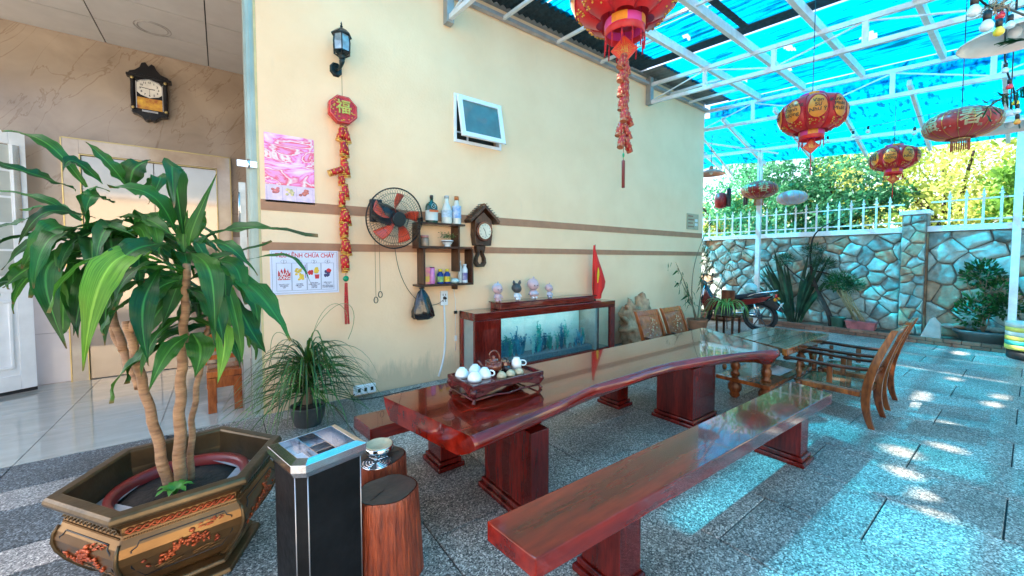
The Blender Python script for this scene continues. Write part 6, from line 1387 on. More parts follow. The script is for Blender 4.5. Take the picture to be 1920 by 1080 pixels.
sr = silk('red_lantern_silk', (.75, .02, .02), (.5, .008, .01)); sy = silk('orange_lantern_panel', (.9, .38, .03), (.8, .22, .015), .35); sf = silk('faded_red_silk', (.62, .06, .05), (.42, .03, .03)); spk = silk('pale_faded_silk', (.55, .30, .30), (.45, .45, .5)); smg = silk('magenta_band', (.75, .06, .35), (.6, .03, .2)); velvet = M('red_velvet_rib', (.50, .008, .02), .8, var=.2, scale=60, bump=1, bscale=120)
ink = M('lantern_ink', (.03, .02, .01), .6)
TEX = ['Vạn\nSự\nNhư Ý', 'Kính Chúc\nPhát Tài\nPhát Lộc', '福', 'An Khang\nThịnh\nVượng']
def pumpkin(label, loc, R, grp, fans=False, words=True, up=1.3, ph=0, H=.60):
    t = thing('silk_lantern', label, 'lantern', loc, 0, grp); c = Vector(loc); NS = 8; RR_ = R
    def S_(th, u, off=0, lob=1):    # th azimuth, u in -1..1 vertical
        a = math.asin(max(-1, min(1, u))); seg = (th-ph)/(2*math.pi/NS); f = abs(math.sin(math.pi*seg)); r = RR_*(.30+.70*math.cos(a)**.8)*(1-.16*lob*(1-f**.7))+off
        return c+Vector((r*math.cos(th), r*math.sin(th), RR_*H*u))
    for s in range(NS):
        a0, a1 = ph+s*2*math.pi/NS, ph+(s+1)*2*math.pi/NS; m = MB(); m.smooth = True
        for i in range(11):
            for j in range(9): m.v.append(tuple(S_(a0+(a1-a0)*j/8, -.97+1.94*i/10)))
        for i in range(10):
            for j in range(8): k = i*9+j; m.face([k, k+1, k+10, k+9])
        g_ = m.build('gore', sr, t)
        m = MB(); m.smooth = True; m.v.append(tuple(S_((a0+a1)/2, .06, .006)))
        for q in range(20):
            b_ = 2*math.pi*q/20
            for rr in (.5, 1): pass
            m.v.append(tuple(S_((a0+a1)/2+.28*.5*math.cos(b_)*(1-.15*math.sin(b_)), .06+.62*.5*math.sin(b_), .008)))
        for q in range(20):
            b_ = 2*math.pi*q/20; m.v.append(tuple(S_((a0+a1)/2+.28*math.cos(b_)*(1-.15*math.sin(b_)), .06+.62*math.sin(b_), .006)))
        for q in range(20): m.face([0, 1+q, 1+(q+1) % 20]); m.face([1+q, 21+q, 21+(q+1) % 20, 1+(q+1) % 20])
        m.build('oval_panel', sy, g_)
        if words:
            am = (a0+a1)/2; body = TEX[s % 4]; sc = R*.17 if '\n' in body else R*.42
            def fn(co, am=am): return S_(am+co.x/(R*.9), .06+co.y/(R*H), .014)
            text(body, sc, g_, ink, (0, 0, 0), Matrix.Identity(3), 'lettering', 0, fn=lambda co, am=am: S_(am+co.x/(R*.95), .08+co.y/(R*H), .012), bold=R*.002)
        m = MB(); m.tube([S_(a0, -.97+1.94*i/14, .004) for i in range(15)], R*.022, 6); m.build('velvet_rib', velvet, t)
        m = MB(); m.tube([S_((a0+a1)/2+.31*math.cos(q*.314), .06+.67*math.sin(q*.314), .006) for q in range(21)], R*.012, 5); m.build('panel_piping', velvet, g_)
        rs = random.Random(s); m = MB()
        for q in range(22): u = rs.uniform(-.85, -.55); m.ball(tuple(S_(rs.uniform(a0+.1, a1-.1), u, .004)), (R*.022, R*.022, R*.018), 5, 4)
        m.build('gold_flower_print', goldfoil, g_, kind='stuff')
    r0 = R*.36
    for z0, z1, nm in ((R*H*.95, R*H*1.18, 'top_collar'), (-R*H*1.20, -R*H*.94, 'bottom_collar')):
        m = MB()
        m.lathe([(r0, z0), (r0*1.04, (z0+z1)/2), (r0, z1)], c, 24, cap=False); o = m.build(nm, smg, t)
        for q in range(0, 24, 6):
            m = MB()
            for j in range(3):
                a, b_ = 2*math.pi*(q+j)/24, 2*math.pi*(q+j+1)/24; m.quad(*[c+Vector((r0*1.045*math.cos(x), r0*1.045*math.sin(x), z)) for x, z in ((a, z0), (b_, z0), (b_, z1), (a, z1))])
            m.build('yellow_stripe', sy, o)
    zb_ = -R*H*1.20; m = MB(); m.lathe([(r0, zb_), (r0*1.02, zb_-R*.12), (r0*.97, zb_-R*.13)], c, 24, cap=False); m.build('valance', sr, t)
    for q in range(12):
        a = 2*math.pi*q/12; p = c+Vector((r0*math.cos(a), r0*math.sin(a), zb_-R*.12)); m = MB()
        m.tube([p, p+Vector((.003, 0, -R*.10)), p+Vector((0, .003, -R*.30))], [R*.008, R*.018, R*.012], 5); m.ball(tuple(p+Vector((0, 0, -R*.1))), R*.022, 6, 5); m.build('tassel', velvet, t)
    # hanging diamond
    fc = Vector((-math.sin(math.radians(36)), -math.cos(math.radians(36)), 0)); fc = (Vector((0, 0, 0))-Vector((c.x, c.y, 0))).normalized(); sd = fc.cross(Vector((0, 0, 1))); dc = c+Vector((0, 0, zb_-R*.36)); D = R*.25
    dm = MB().prism([(D, 0), (0, D*1.05), (-D, 0), (0, -D*1.05)], lambda u, v: dc+sd*u+Vector((0, 0, v))-fc*.006, lambda u, v: dc+sd*u+Vector((0, 0, v))+fc*.006).build('diamond_plaque', silk('plaque_red_orange', (.8, .10, .03), (.7, .05, .02)) if 'plaque_red_orange' not in bpy.data.materials else bpy.data.materials['plaque_red_orange'], t, bevel=.002)
    m = MB()
    for q in range(24): a = q*math.pi/12; m.beam(dc+sd*D*.36*math.cos(a)+Vector((0, 0, D*.36*math.sin(a)))+fc*.0075, dc+sd*D*(.78 if q % 6 == 0 else .56)*math.cos(a)+Vector((0, 0, D*(.78 if q % 6 == 0 else .56)*math.sin(a)))+fc*.0075, .0025, .002)
    m.build('gold_rays', goldfoil, dm)
    text('福', D*.62, dm, goldfoil, tuple(dc+fc*.0075), Matrix((( -sd.x, 0, fc.x), (-sd.y, 0, fc.y), (0, 1, 0))), 'character', .001)
    MB().tube([c+Vector((0, 0, zb_)), dc+Vector((0, 0, D))], .003, 4).build('cord', velvet, t)
    MB().tube([dc-Vector((0, 0, D)), dc-Vector((0, 0, D+R*.75))], [.004, .006], 5).build('tail_cord', velvet, t)
    MB().tube([c+Vector((0, 0, R*H*1.1)), c+Vector((0, 0, up))], .004, 5).build('hanging_wire', black_m, t)
    return t, c, dc, D
G2 = 'red and orange ribbed silk lanterns under the canopy'
t, c, dc, D = pumpkin('largest red and orange lantern, nearest the camera, trailing a string of firecrackers', (2.47, 1.90, 3.56), .40, G2, up=1.15, ph=.25)
tail = thing('firecracker_string', 'hanging string of dull red firecrackers with a dark tassel below the largest lantern', 'decoration', (dc.x, dc.y, dc.z-D))
x0, y0_, z0 = dc.x+.005, dc.y, dc.z-D
MB().tube([(x0, y0_, z0+.1), (x0, y0_, 2.30)], .003, 4).build('cord', MATS['brown_cord'], tail)
rs = random.Random(14); dullred = M('dull_red_cracker', (.40, .02, .02), .4, 0, (.25, .01, .012), 20, bump=.4)
nz_ = 0; z = z0+.06
fcr = redfoil; redfoil_keep = redfoil
redfoil = dullred; gf_keep = goldfoil; goldfoil = M('dull_gold', (.45, .22, .10), .5, .3, (.4, .06, .03), 60)
while z > 2.47:
    for s in (-1, 1): cracker((x0+s*.008, y0_+rs.uniform(-.01, .01), z-(.02 if s > 0 else 0)), s*rs.uniform(.15, .6), .12, .024, tail, rs.uniform(-.2, .2))
    z -= .098
redfoil = redfoil_keep; goldfoil = gf_keep
MB().ball((x0, y0_, 2.345), (.008, .008, .02), 8, 6).build('green_bead', MATS['green_bead'], tail)
MB().tube([(x0, y0_, 2.31), (x0, y0_, 2.30), (x0+.002, y0_, 2.10)], [.006, .013, .012], 8).build('tassel', M('dark_red_tassel', (.15, .02, .015), .7), tail)
pumpkin('red and orange lettered lantern before the rear truss, left of the faded oval one', (5.46, 1.58, 3.20), .325, G2, up=1.5, ph=.05)
pumpkin('smaller looking red and orange lantern far back against the yellow green trees', (8.95, 1.45, 3.22), .31, G2, up=1.2, ph=.4)
def plain(label, loc, R, mt, grp, up, H=.52, ribs=16, pattern=True, fringe=True):
    t = thing('silk_lantern', label, 'lantern', loc, 0, grp); c = Vector(loc); n = ribs*4
    m = MB(); m.smooth = True
    for i in range(13):
        u = -.97+1.94*i/12; a = math.asin(u)
        for j in range(n): th = 2*math.pi*j/n; r = R*(.18+.82*math.cos(a))*(1-.03*(1-abs(math.sin(j*math.pi/4)))); m.v.append((c.x+r*math.cos(th), c.y+r*math.sin(th), c.z+R*H*u))
    for i in range(12):
        for j in range(n): m.face([i*n+j, i*n+(j+1) % n, (i+1)*n+(j+1) % n, (i+1)*n+j])
    m.build('silk_body', mt, t)
    for q in range(ribs): th = 2*math.pi*q/ribs; MB().tube([c+Vector((R*(.185+.82*math.cos(math.asin(u)))*math.cos(th), R*(.185+.82*math.cos(math.asin(u)))*math.sin(th), R*H*u)) for u in [-.97+1.94*i/12 for i in range(13)]], R*.008, 4).build('rib', goldfoil, t)
    MB().lathe([(R*.24, R*H*.97), (R*.25, R*H*1.08)], c, 20).build('top_ring', brass, t); MB().lathe([(R*.24, -R*H*1.08), (R*.25, -R*H*.97)], c, 20).build('bottom_ring', brass, t)
    def onS(th, u, off): r = R*(.18+.82*math.cos(math.asin(u)))+off; return c+Vector((r*math.cos(th), r*math.sin(th), R*H*u))
    if pattern:
        base = math.atan2(-c.y, -c.x); pm = M('worn_gold_print', (.55, .45, .22), .5, .3, (.35, .28, .2), 40)
        for k_, ch_ in enumerate('福春福春'):
            th0 = base-.9+k_*1.15 if k_ < 3 else base+2.6; text(ch_, R*.62, t, pm, (0, 0, 0), Matrix.Identity(3), 'character', 0, fn=lambda co, th0=th0: onS(th0+co.x/R, max(-.9, min(.9, co.y/(R*H))), .006), bold=.003)
        rs = random.Random(6); m = MB()
        for q in range(70): th = base+rs.uniform(-1.6, 1.9); u = rs.choice((-1, 1))*rs.uniform(.35, .6); m.ball(tuple(onS(th, u, .003)), (R*.03, R*.03, R*.018), 5, 4)
        m.build('gold_flower_print', pm, t, kind='stuff')
    if fringe:
        for q in range(26): a = 2*math.pi*q/26; p = c+Vector((R*.235*math.cos(a), R*.235*math.sin(a), -R*H*1.08)); MB().tube([p, p+Vector((.002, 0, -R*.38))], [R*.012, R*.016], 4).build('fringe_strand', M('brown_red_fringe', (.35, .07, .03), .6, var=.3, scale=40), t)
    MB().tube([c+Vector((0, 0, R*H)), c+Vector((0, 0, up))], .004, 5).build('hanging_wire', black_m, t)
    return t
G3 = 'plain oval silk lanterns'
plain('faded red oval lantern with worn gold characters near the right edge', (6.13, .50, 2.94), .285, sf, G3, 1.5)
plain('dark red oval lantern hanging just right of the far end of the house wall', (10.0, 3.86, 3.16), .37, silk('dark_red_silk', (.45, .02, .015), (.28, .012, .01)), G3, .95)
plain('pale washed out oval lantern directly behind the dark red one', (10.75, 3.45, 3.0), .31, spk, G3, 1.1, pattern=False, fringe=False)
rl = thing('small_red_lantern', 'small dark red lantern beside two dark tubes at the house corner', 'lantern', (10.0, 4.75, 2.9)); MB().lathe([(.03, -.2), (.13, -.16), (.15, 0), (.12, .16), (.03, .2)], (10.0, 4.72, 3.02), 14).build('body', MATS['dull_red_cracker'], rl); MB().tube([(10.0, 4.72, 3.2), (10.0, 4.72, 4.0)], .004, 4).build('hanging_wire', black_m, rl)
for y, lb in ((4.53, 'dark tube hanging beside the small red lantern, left one'), (4.15, 'dark tube hanging nearer the mid post, right one')):
    tt = thing('hanging_tube', lb, 'wind chime', (10.0, y, 3.0), 0, 'dark hanging tubes at the house corner'); MB().lathe([(.045, -.2), (.05, -.18), (.05, .22), (.03, .25)], (10.0, y, 3.05), 12).build('tube', black_m, tt); MB().tube([(10.0, y, 3.3), (10.0, y, 4.0)], .004, 4).build('wire', black_m, tt)
# ---------------------------------------------------------------- enamel lamp shades and bulbs
enam = M('white_enamel', (.72, .68, .66), .25, var=.08, coat=.4)
def shade(label, loc, R, up, grp='white enamel lamp shades', mt=None):
    t = thing('lamp_shade', label, 'lamp', loc, 0, grp); mt = mt or enam
    MB().lathe([(R, 0), (R*.99, R*.02), (R*.72, R*.20), (R*.35, R*.36), (R*.16, R*.42), (R*.12, R*.55), (R*.05, R*.6)], loc, 36).build('shade', mt, t) if False else None
    m = MB(); m.lathe([(R, 0), (R*1.0, R*.03), (R*.72, R*.20), (R*.35, R*.36), (R*.16, R*.42)], loc, 36, cap=False); o = m.build('shade', mt, t); sd_ = o.modifiers.new('solid', 'SOLIDIFY'); sd_.thickness = .006
    MB().lathe([(R*.15, R*.40), (R*.15, R*.6), (R*.08, R*.68)], loc, 16).build('cap', mt, t); MB().ball((loc[0], loc[1], loc[2]+R*.16), (R*.13, R*.13, R*.17), 12, 8).build('bulb', M('unlit_white_bulb', (.7, .72, .74), .15, var=.02), t)
    MB().tube([(loc[0], loc[1], loc[2]+R*.6), (loc[0], loc[1], loc[2]+up)], .006, 5).build('cable', black_m, t)
shade('large white enamel lamp shade behind the coloured bulbs in the top right corner', (4.27, .13, 3.02), .26, 1.3)
shade('pale enamel lamp shade behind the faded red lantern', (7.1, .22, 3.02), .30, 1.4)
shade('brown lamp shade sticking out at the far corner of the house wall', (9.15, 4.55, 3.52), .30, .9, None, M('terracotta_enamel', (.45, .22, .15), .4)) 
colb = {'white': M('white_bulb_glass', (.62, .74, .80), .12, var=.03, coat=.5), 'red': M('red_bulb_glass', (.7, .03, .05), .12, var=.03, coat=.5), 'yellow': M('yellow_bulb_glass', (.8, .6, .05), .12, var=.03, coat=.5), 'orange': M('orange_bulb_glass', (.8, .3, .04), .12, var=.03, coat=.5)}
sl_ = thing('string_light', 'string of coloured bulbs bunched up and trailing down the right post', 'string light', (3.45, .25, 3.0))
def bulb(par, p, r, colr, d=(0, 0, -1)):
    p = Vector(p); d = Vector(d).normalized(); s_ = MB().tube([p, p+d*r*.3, p+d*r*1.9], [r*.4, r*.62, r*.58], 10).build('bulb_socket', black_m, par)
    MB().tube([p+d*r*1.8, p+d*r*2.2, p+d*r*2.9, p+d*r*3.5, p+d*r*3.85, p+d*r*3.95], [r*.5, r*.72, r*1.0, r*.9, r*.5, r*.05], 12).build('bulb_glass', colb[colr], s_)
bulb(sl_, (3.451, 0.253, 3.04), 0.03, 'white', (-0.1, 0, -1))
bulb(sl_, (3.507, 0.207, 2.956), 0.03, 'white', (-0.1, 0, -1))
bulb(sl_, (3.728, 0.172, 3.058), 0.022, 'red', (0.05, 0, -1))
bulb(sl_, (3.559, 0.166, 2.911), 0.024, 'yellow', (0.05, 0, -1))
bulb(sl_, (4.884, 0.185, 3.065), 0.02, 'white', (-0.1, 0, -1))
bulb(sl_, (4.904, 0.163, 2.942), 0.02, 'red', (0.05, 0, -1))
bulb(sl_, (5.434, 0.143, 2.946), 0.022, 'yellow', (0.05, 0, -1))
bulb(sl_, (5.443, 0.132, 2.869), 0.022, 'white', (-0.1, 0, -1))
bulb(sl_, (5.441, 0.129, 2.783), 0.022, 'orange', (0.05, 0, -1))
bulb(sl_, (3.938, 0.14, 3.058), 0.022, 'white', (-0.1, 0, -1))
MB().tube([(3.711, 0.062, 3.107), (3.576, 0.158, 3.001), (3.522, 0.197, 2.98), (3.626, 0.182, 2.988), (3.763, 0.146, 3.052), (4.235, 0.169, 3.069), (4.878, 0.191, 3.098), (4.895, 0.172, 2.975), (5.254, 0.153, 2.96), (5.432, 0.139, 2.846), (5.948, 0.125, 2.767)], .006, 5).build('cable', black_m, sl_)
MB().tube([(3.337, 0.342, 3.107), (3.446, 0.257, 3.046), (3.503, 0.211, 2.986), (3.657, 0.161, 3.013), (3.85, 0.078, 2.989)], .006, 5).build('cable', black_m, sl_)
NEST=(3.571, 0.186, 2.987)
GARL=[(5.342, 0.089, 2.982),(5.505, 0.216, 2.969),(5.688, 0.328, 2.939)]
LEAFP=[(3.385, 0.161, 2.72),(3.356, 0.055, 2.678)]
FARB=[(9.6, 2.511, 3.976), (9.6, 1.914, 4.01), (9.6, 1.31, 3.828), (9.6, 2.125, 3.978)]
# tarp edge (10.9, 5.365, 2.39)
rs = random.Random(1); m = MB()
for q in range(60):
    p = Vector(NEST)+Vector((rs.gauss(0, .035), rs.gauss(0, .03), rs.gauss(0, .016))); d = Vector((rs.gauss(0, 1), rs.gauss(0, 1), rs.gauss(0, .5))).normalized()*.035; m.tube([p-d, p+Vector((0, 0, .006)), p+d], .0018, 3)
nest = thing('straw_tangle', 'tangle of dry straw caught on the bulb cable', 'straw', tuple(NEST)); m.build('straw', M('dry_straw', (.35, .25, .15), .9, var=.3), nest, kind='stuff')
ga = thing('leafy_garland', 'dark green leafy twigs hanging at the right edge among the bulbs', 'garland', tuple(GARL[1])); pts = curve(GARL, 16)
MB().tube(pts, .006, 5).build('twig', MATS['grey_brown_stem'], ga); lg_ = leafmat('dark_garland_leaf', (.005, .03, .01), (.02, .10, .03), 10)
for q in range(60):
    p = pts[rs.randint(0, 16)]+Vector((rs.gauss(0, .03), rs.gauss(0, .03), rs.gauss(0, .025))); d = Vector((rs.gauss(0, 1), rs.gauss(0, 1), rs.gauss(-.3, .5))).normalized(); leaf('leaf', ga, [p, p+d*.05, p+d*.09, p+d*.12], .016, lg_, seed=q, n=3)
pf = thing('palm_frond_tip', 'dark green narrow leaves poking in from the right edge below the bulbs', 'plant', tuple(LEAFP[1]))
for q in range(7): a_, b_ = Vector(LEAFP[1]), Vector(LEAFP[0])+Vector((0, rs.uniform(-.02, .02), rs.uniform(-.03, .03))); leaf('leaf', pf, [a_, a_.lerp(b_, .4)+Vector((0, 0, .01)), a_.lerp(b_, .8), b_+Vector((0, 0, -.01))], .022, lg_, seed=q, n=5)
fb = thing('festoon_line', 'sagging cable with small unlit clear bulbs under the rear tarp', 'string light', (9.6, 2, 3.8))
MB().tube(curve([(9.6, -1.0, 4.05), (9.6, 1, 3.95), (9.6, 3, 3.95), (9.6, 5.5, 4.25)], 24), .006, 4).build('cable', black_m, fb)
for (x, y, z) in FARB:
    z0 = 3.98; MB().tube([(x, y, z0), (x, y, z-.02)], .004, 4).build('drop_wire', black_m, fb); bulb(fb, (x, y, z), .035, 'white')
# ---------------------------------------------------------------- motorbike
mb_ = thing('motorbike', 'dark motorbike parked with its rear wheel towards the camera beside the house corner', 'motorbike', (9.15, 4.1, 0), math.radians(98))
# local: +x forward, z up, y left
def L(m, n, mt, b=0, par=None): return m.build(n, mt, par or mb_, bevel=b, world=False)
rub = M('tyre_rubber', (.012, .012, .013), .7, bump=.4); dkp = M('dark_teal_fairing', (.015, .03, .045), .2, coat=.7, var=.3); bred = M('dark_red_fairing', (.20, .012, .012), .2, coat=.7)
for wx in (-.62, .66):
    w_ = MB(); R0 = .29; w_.tube([(wx+R0*math.cos(a*math.pi/16), 0, .33+R0*math.sin(a*math.pi/16)) for a in range(33)], .042, 10, False); wo = L(w_, 'wheel_tyre', rub)
    m = MB(); m.tube([(wx+.235*math.cos(a*math.pi/16), 0, .33+.235*math.sin(a*math.pi/16)) for a in range(33)], .018, 6, False)
    for q in range(6): a = q*math.pi/3; m.tube([(wx, 0, .33), (wx+.23*math.cos(a), 0, .33+.23*math.sin(a))], .013, 5)
    m.tube([(wx, -.06, .33), (wx, .06, .33)], .05, 12); L(m, 'wheel_rim', M('cast_alloy', (.10, .105, .11), .4, .7), par=wo)
m = MB(); m.tube([(-.62, -.11, .33), (-.35, -.12, .34), (.0, -.11, .30), (.25, -.08, .28)], [.055, .062, .045, .03], 12); L(m, 'exhaust', chrome)
m = MB(); m.tube([(-.62, -.13, .33), (-.42, -.13, .335)], [.052, .066], 12); L(m, 'exhaust_guard', MATS['cast_alloy'])
for s in (-1, 1): m = MB(); m.tube([(-.60, s*.10, .34), (-.50, s*.11, .70)], .022, 8); L(m, 'shock_absorber', chrome); m = MB(); m.tube([(.66, s*.07, .33), (.50, s*.06, .95)], .02, 7); L(m, 'fork', chrome)
m = MB(); m.box((.10, 0, .36), (.34, .22, .22)); m.box((.0, 0, .50), (.5, .14, .10)); L(m, 'engine', M('engine_grey', (.12, .13, .14), .4, .6, var=.3), .03)
m = MB(); m.tube([(-.5, 0, .62), (-.2, 0, .60), (.05, 0, .48), (.25, 0, .42), (.42, 0, .70), (.48, 0, .95)], [.07, .10, .08, .07, .08, .05], 10); L(m, 'frame_body', dkp)
sp_ = [(-.78, .82), (-.60, .86), (-.30, .80), (.0, .74), (.12, .70), (.10, .66), (-.3, .70), (-.70, .76)]
m = MB(); m.prism(sp_, lambda u, v: (u, -.12, v), lambda u, v: (u, .12, v)); L(m, 'seat', M('seat_vinyl', (.02, .03, .045), .4, var=.2), .03)
for s in (-1, 1):
    m = MB(); m.prism([(-.86, .80), (-.4, .70), (.05, .62), (.05, .55), (-.35, .56), (-.70, .66)], lambda u, v: (u, s*.125, v), lambda u, v: (u, s*.15, v)); L(m, 'side_fairing', bred if s > 0 else dkp, .01)
    m = MB(); m.tube([(-.92, s*.09, .90), (-.60, s*.12, .84), (-.4, s*.13, .76)], .014, 6); L(m, 'grab_rail', chrome)
    m = MB(); m.prism([(.15, .62), (.30, .40), (.46, .36), (.52, .60), (.44, .86), (.34, .70)], lambda u, v: (u, s*.10, v), lambda u, v: (u, s*.15, v)); L(m, 'leg_shield', bred, .012)
m = MB(); m.prism([(-.92, .78), (-.70, .66), (-.72, .60), (-1.02, .46), (-1.04, .50), (-.88, .70)], lambda u, v: (u, -.09, v), lambda u, v: (u, .09, v)); fd = L(m, 'rear_fender', black_m, .01)
m = MB(); m.box((-.915, 0, .80), (.05, .18, .07)); L(m, 'tail_light', M('red_tail_lens', (.5, .01, .01), .1, coat=.8), .012)
for s in (-1, 1): m = MB(); m.tube([(-.90, s*.10, .74), (-.92, s*.18, .72)], [.02, .03], 8); L(m, 'indicator', M('amber_lens', (.7, .3, .03), .15))
m = MB(); m.box((-.99, 0, .58), (.012, .19, .15)); m.rot(0, math.radians(-25), (-.99, 0, .58), 'Y'); L(m, 'number_plate', white_m)
m = MB(); m.tube([(.66+.36*math.cos(a), 0, .33+.36*math.sin(a)) for a in [.3+i*.25 for i in range(9)]], .05, 6, sq=1.0); L(m, 'front_fender', dkp)
m = MB(); m.ball((.56, 0, .98), (.10, .11, .10)); L(m, 'headlamp_cowl', dkp); m = MB(); m.ball((.63, 0, .97), (.04, .08, .07)); L(m, 'headlamp', MATS['pale_blue_porcelain'])
m = MB(); m.tube([(.46, -.34, 1.04), (.48, -.22, 1.03), (.52, 0, .98), (.48, .22, 1.03), (.46, .34, 1.04)], .014, 7); L(m, 'handlebar', chrome)
for s in (-1, 1): m = MB(); m.tube([(.455, s*.24, 1.036), (.45, s*.36, 1.042)], .022, 8); L(m, 'grip', black_m); m = MB(); m.tube([(.48, s*.22, 1.04), (.44, s*.28, 1.18)], .006, 5); mo = L(m, 'mirror_stem', black_m); m = MB(); m.ball((.44, s*.30, 1.20), (.018, .06, .04), 10, 7); L(m, 'mirror', black_m, par=mo)
m = MB(); m.tube([(.0, .1, .30), (-.05, .22, .02)], .012, 5); L(m, 'side_stand', black_m)
hl = thing('helmet', 'pale turquoise helmet resting on the motorbike seat', 'helmet', (9.26, 3.62, .82)); m = MB(); m.ball((9.22, 3.68, .93), (.12, .14, .12), 18, 12); m.build('shell', M('pale_turquoise_shell', (.35, .65, .65), .15, coat=.6), hl); MB().tube([(9.12, 3.66, .90), (9.12, 3.60, .885), (9.14, 3.55, .88)], .012, 5).build('visor', black_m, hl)
# ---------------------------------------------------------------- plants by the far corner of the wall
gl1 = leafmat('shrub_leaf', (.01, .05, .012), (.04, .16, .03), 12); gl2 = leafmat('spider_leaf', (.10, .28, .04), (.35, .5, .14), 8)
potm = M('terracotta', (.32, .12, .06), .8, var=.2)
ts = thing('tall_potted_shrub', 'thin tall shrub with sparse hanging leaves against the wall corner', 'plant', (7.9, 4.15, 0))
MB().lathe([(.14, 0), (.20, .28), (.21, .32), (.17, .32), (.16, .28)], (7.9, 4.15, 0), 20, cap=False).build('pot', potm, ts)
rs = random.Random(31); stems = [[(7.85, 4.15, .25), (7.55, 4.2, 1.0), (7.75, 4.2, 1.7), (8.45, 4.15, 2.35)], [(7.9, 4.15, .25), (8.1, 4.2, 1.0), (8.25, 4.1, 1.6), (8.2, 4.1, 1.9)], [(7.9, 4.15, .25), (7.6, 4.1, .7), (7.35, 4.15, 1.0), (7.3, 4.2, 1.15)], [(7.9, 4.15, .25), (8.2, 4.0, .7), (8.7, 3.95, 1.3), (9.0, 3.9, 1.95)], [(7.9, 4.15, .25), (7.7, 4.2, .9), (7.4, 4.3, 1.35), (7.3, 4.3, 1.5)]]
for si, sp__ in enumerate(stems):
    pts = curve(sp__, 18); MB().tube(pts, [.014-.0006*i for i in range(19)], 6).build('stem', MATS['grey_brown_stem'], ts)
    tots = [14, 60, 22, 30, 14][si]
    for q in range(tots):
        k_ = rs.randint(6 if si != 0 else 2, 18) if si != 0 else rs.choice((3, 4, 5, 15, 16, 17, 18)); p = pts[min(18, k_)]+Vector((rs.gauss(0, .07), rs.gauss(0, .05), rs.gauss(0, .05))); d = Vector((rs.gauss(0, .6), rs.gauss(0, .5), -1)).normalized(); L__ = rs.uniform(.10, .19)
        if p.y > 4.46: p.y = 4.46
        q1 = p+d*L__; q1.y = min(q1.y, 4.5); leaf('leaf', ts, [p, p+Vector((d.x, d.y, .3))*L__*.3, p.lerp(q1, .7), q1], rs.uniform(.035, .055), gl1, seed=q, n=4, up=Vector((.3, -.8, .2)))
st_ = thing('plant_stand', 'dark wooden chair used as a stand for the spider plant near the motorbike', 'chair', (8.15, 3.65, 0)); MB().box((8.15, 3.65, .42), (.36, .36, .03)).build('seat', dark_wood, st_, bevel=.004)
for x in (-.15, .15):
    for y in (-.15, .15): MB().box((8.15+x, 3.65+y, .2), (.035, .035, .40)).build('leg', dark_wood, st_)
MB().box((8.28, 3.72, .75), (.03, .26, .36)).build('backrest', wood('red_brown_backrest', (.12, .03, .015), (.25, .08, .04), .3), st_, bevel=.006)
for y in (-.12, .12): MB().box((8.31, 3.72+y, .62), (.03, .03, .38)).build('back_post', dark_wood, st_)
sp2 = thing('spider_plant', 'bright green spider plant arching over its pot in front of the motorbike', 'plant', (8.08, 3.66, .436)); MB().lathe([(.09, 0), (.13, .14), (.14, .16), (.11, .16), (.1, .13)], (8.08, 3.66, .436), 18, cap=False).build('pot', MATS['grey_glazed_pot'], sp2)
for q in range(44):
    a = q*2.399; d = Vector((math.cos(a), math.sin(a), 0)); c0 = Vector((8.08, 3.66, .58)); L__ = rs.uniform(.22, .48); leaf('leaf', sp2, [c0, c0+d*L__*.4+Vector((0, 0, L__*.7)), c0+d*L__*.95+Vector((0, 0, L__*.5)), c0+d*L__*1.1+Vector((0, 0, -L__*.5))], .028, gl2, seed=q, n=7)
# ---------------------------------------------------------------- planting bed contents
sv = thing('snake_plant', 'clump of tall upright dark blade leaves in the bed before the stone wall', 'plant', (10.65, 3.3, .1)); svm = leafmat('dark_blade_leaf', (.008, .035, .02), (.03, .10, .05), 5)
for q in range(22):
    a = rs.uniform(0, 6.28); r = rs.uniform(.02, .16); b_ = Vector((10.65+.5*r*math.cos(a), 3.3+r*math.sin(a), .1)); tilt = rs.uniform(.1, .75)*(-1 if math.sin(a) < 0 else 1); H_ = rs.uniform(1.0, 1.9); tp = b_+Vector((rs.uniform(-.2, .08), tilt, H_*(1-abs(tilt)*.25))); leaf('leaf', sv, [b_, b_.lerp(tp, .4)+Vector((0, -tilt*.12, .1)), b_.lerp(tp, .75), tp], rs.uniform(.07, .11), svm, seed=q, n=6, up=Vector((-1, 0, .1)), wave=.02)
bz = thing('bonsai_pine', 'gnarled dark conifer bonsai leaning over in front of the stone wall', 'tree', (10.62, 2.62, .1)); bk_ = M('dark_bark', (.05, .035, .03), .9, 0, (.02, .015, .012), 12, bump=1)
MB().tube(curve([(10.62, 2.60, .1), (10.62, 2.62, .6), (10.6, 3.05, .9), (10.6, 3.0, 1.5), (10.6, 3.02, 1.75)], 18), [.055-.0022*i for i in range(19)], 8).build('trunk', bk_, bz)
MB().tube(curve([(10.6, 3.0, 1.7), (10.6, 3.05, 2.2), (10.6, 2.8, 2.3), (10.62, 2.45, 2.45)], 12), [.02-.0012*i for i in range(13)], 6).build('branch', bk_, bz); MB().tube(curve([(10.6, 3.0, 1.3), (10.6, 2.7, 1.3), (10.55, 2.4, 1.1)], 8), [.025-.002*i for i in range(9)], 6).build('branch', bk_, bz); MB().tube(curve([(10.6, 2.9, .95), (10.6, 3.4, 1.2), (10.6, 3.6, 1.6)], 8), [.025-.002*i for i in range(9)], 6).build('branch', bk_, bz)
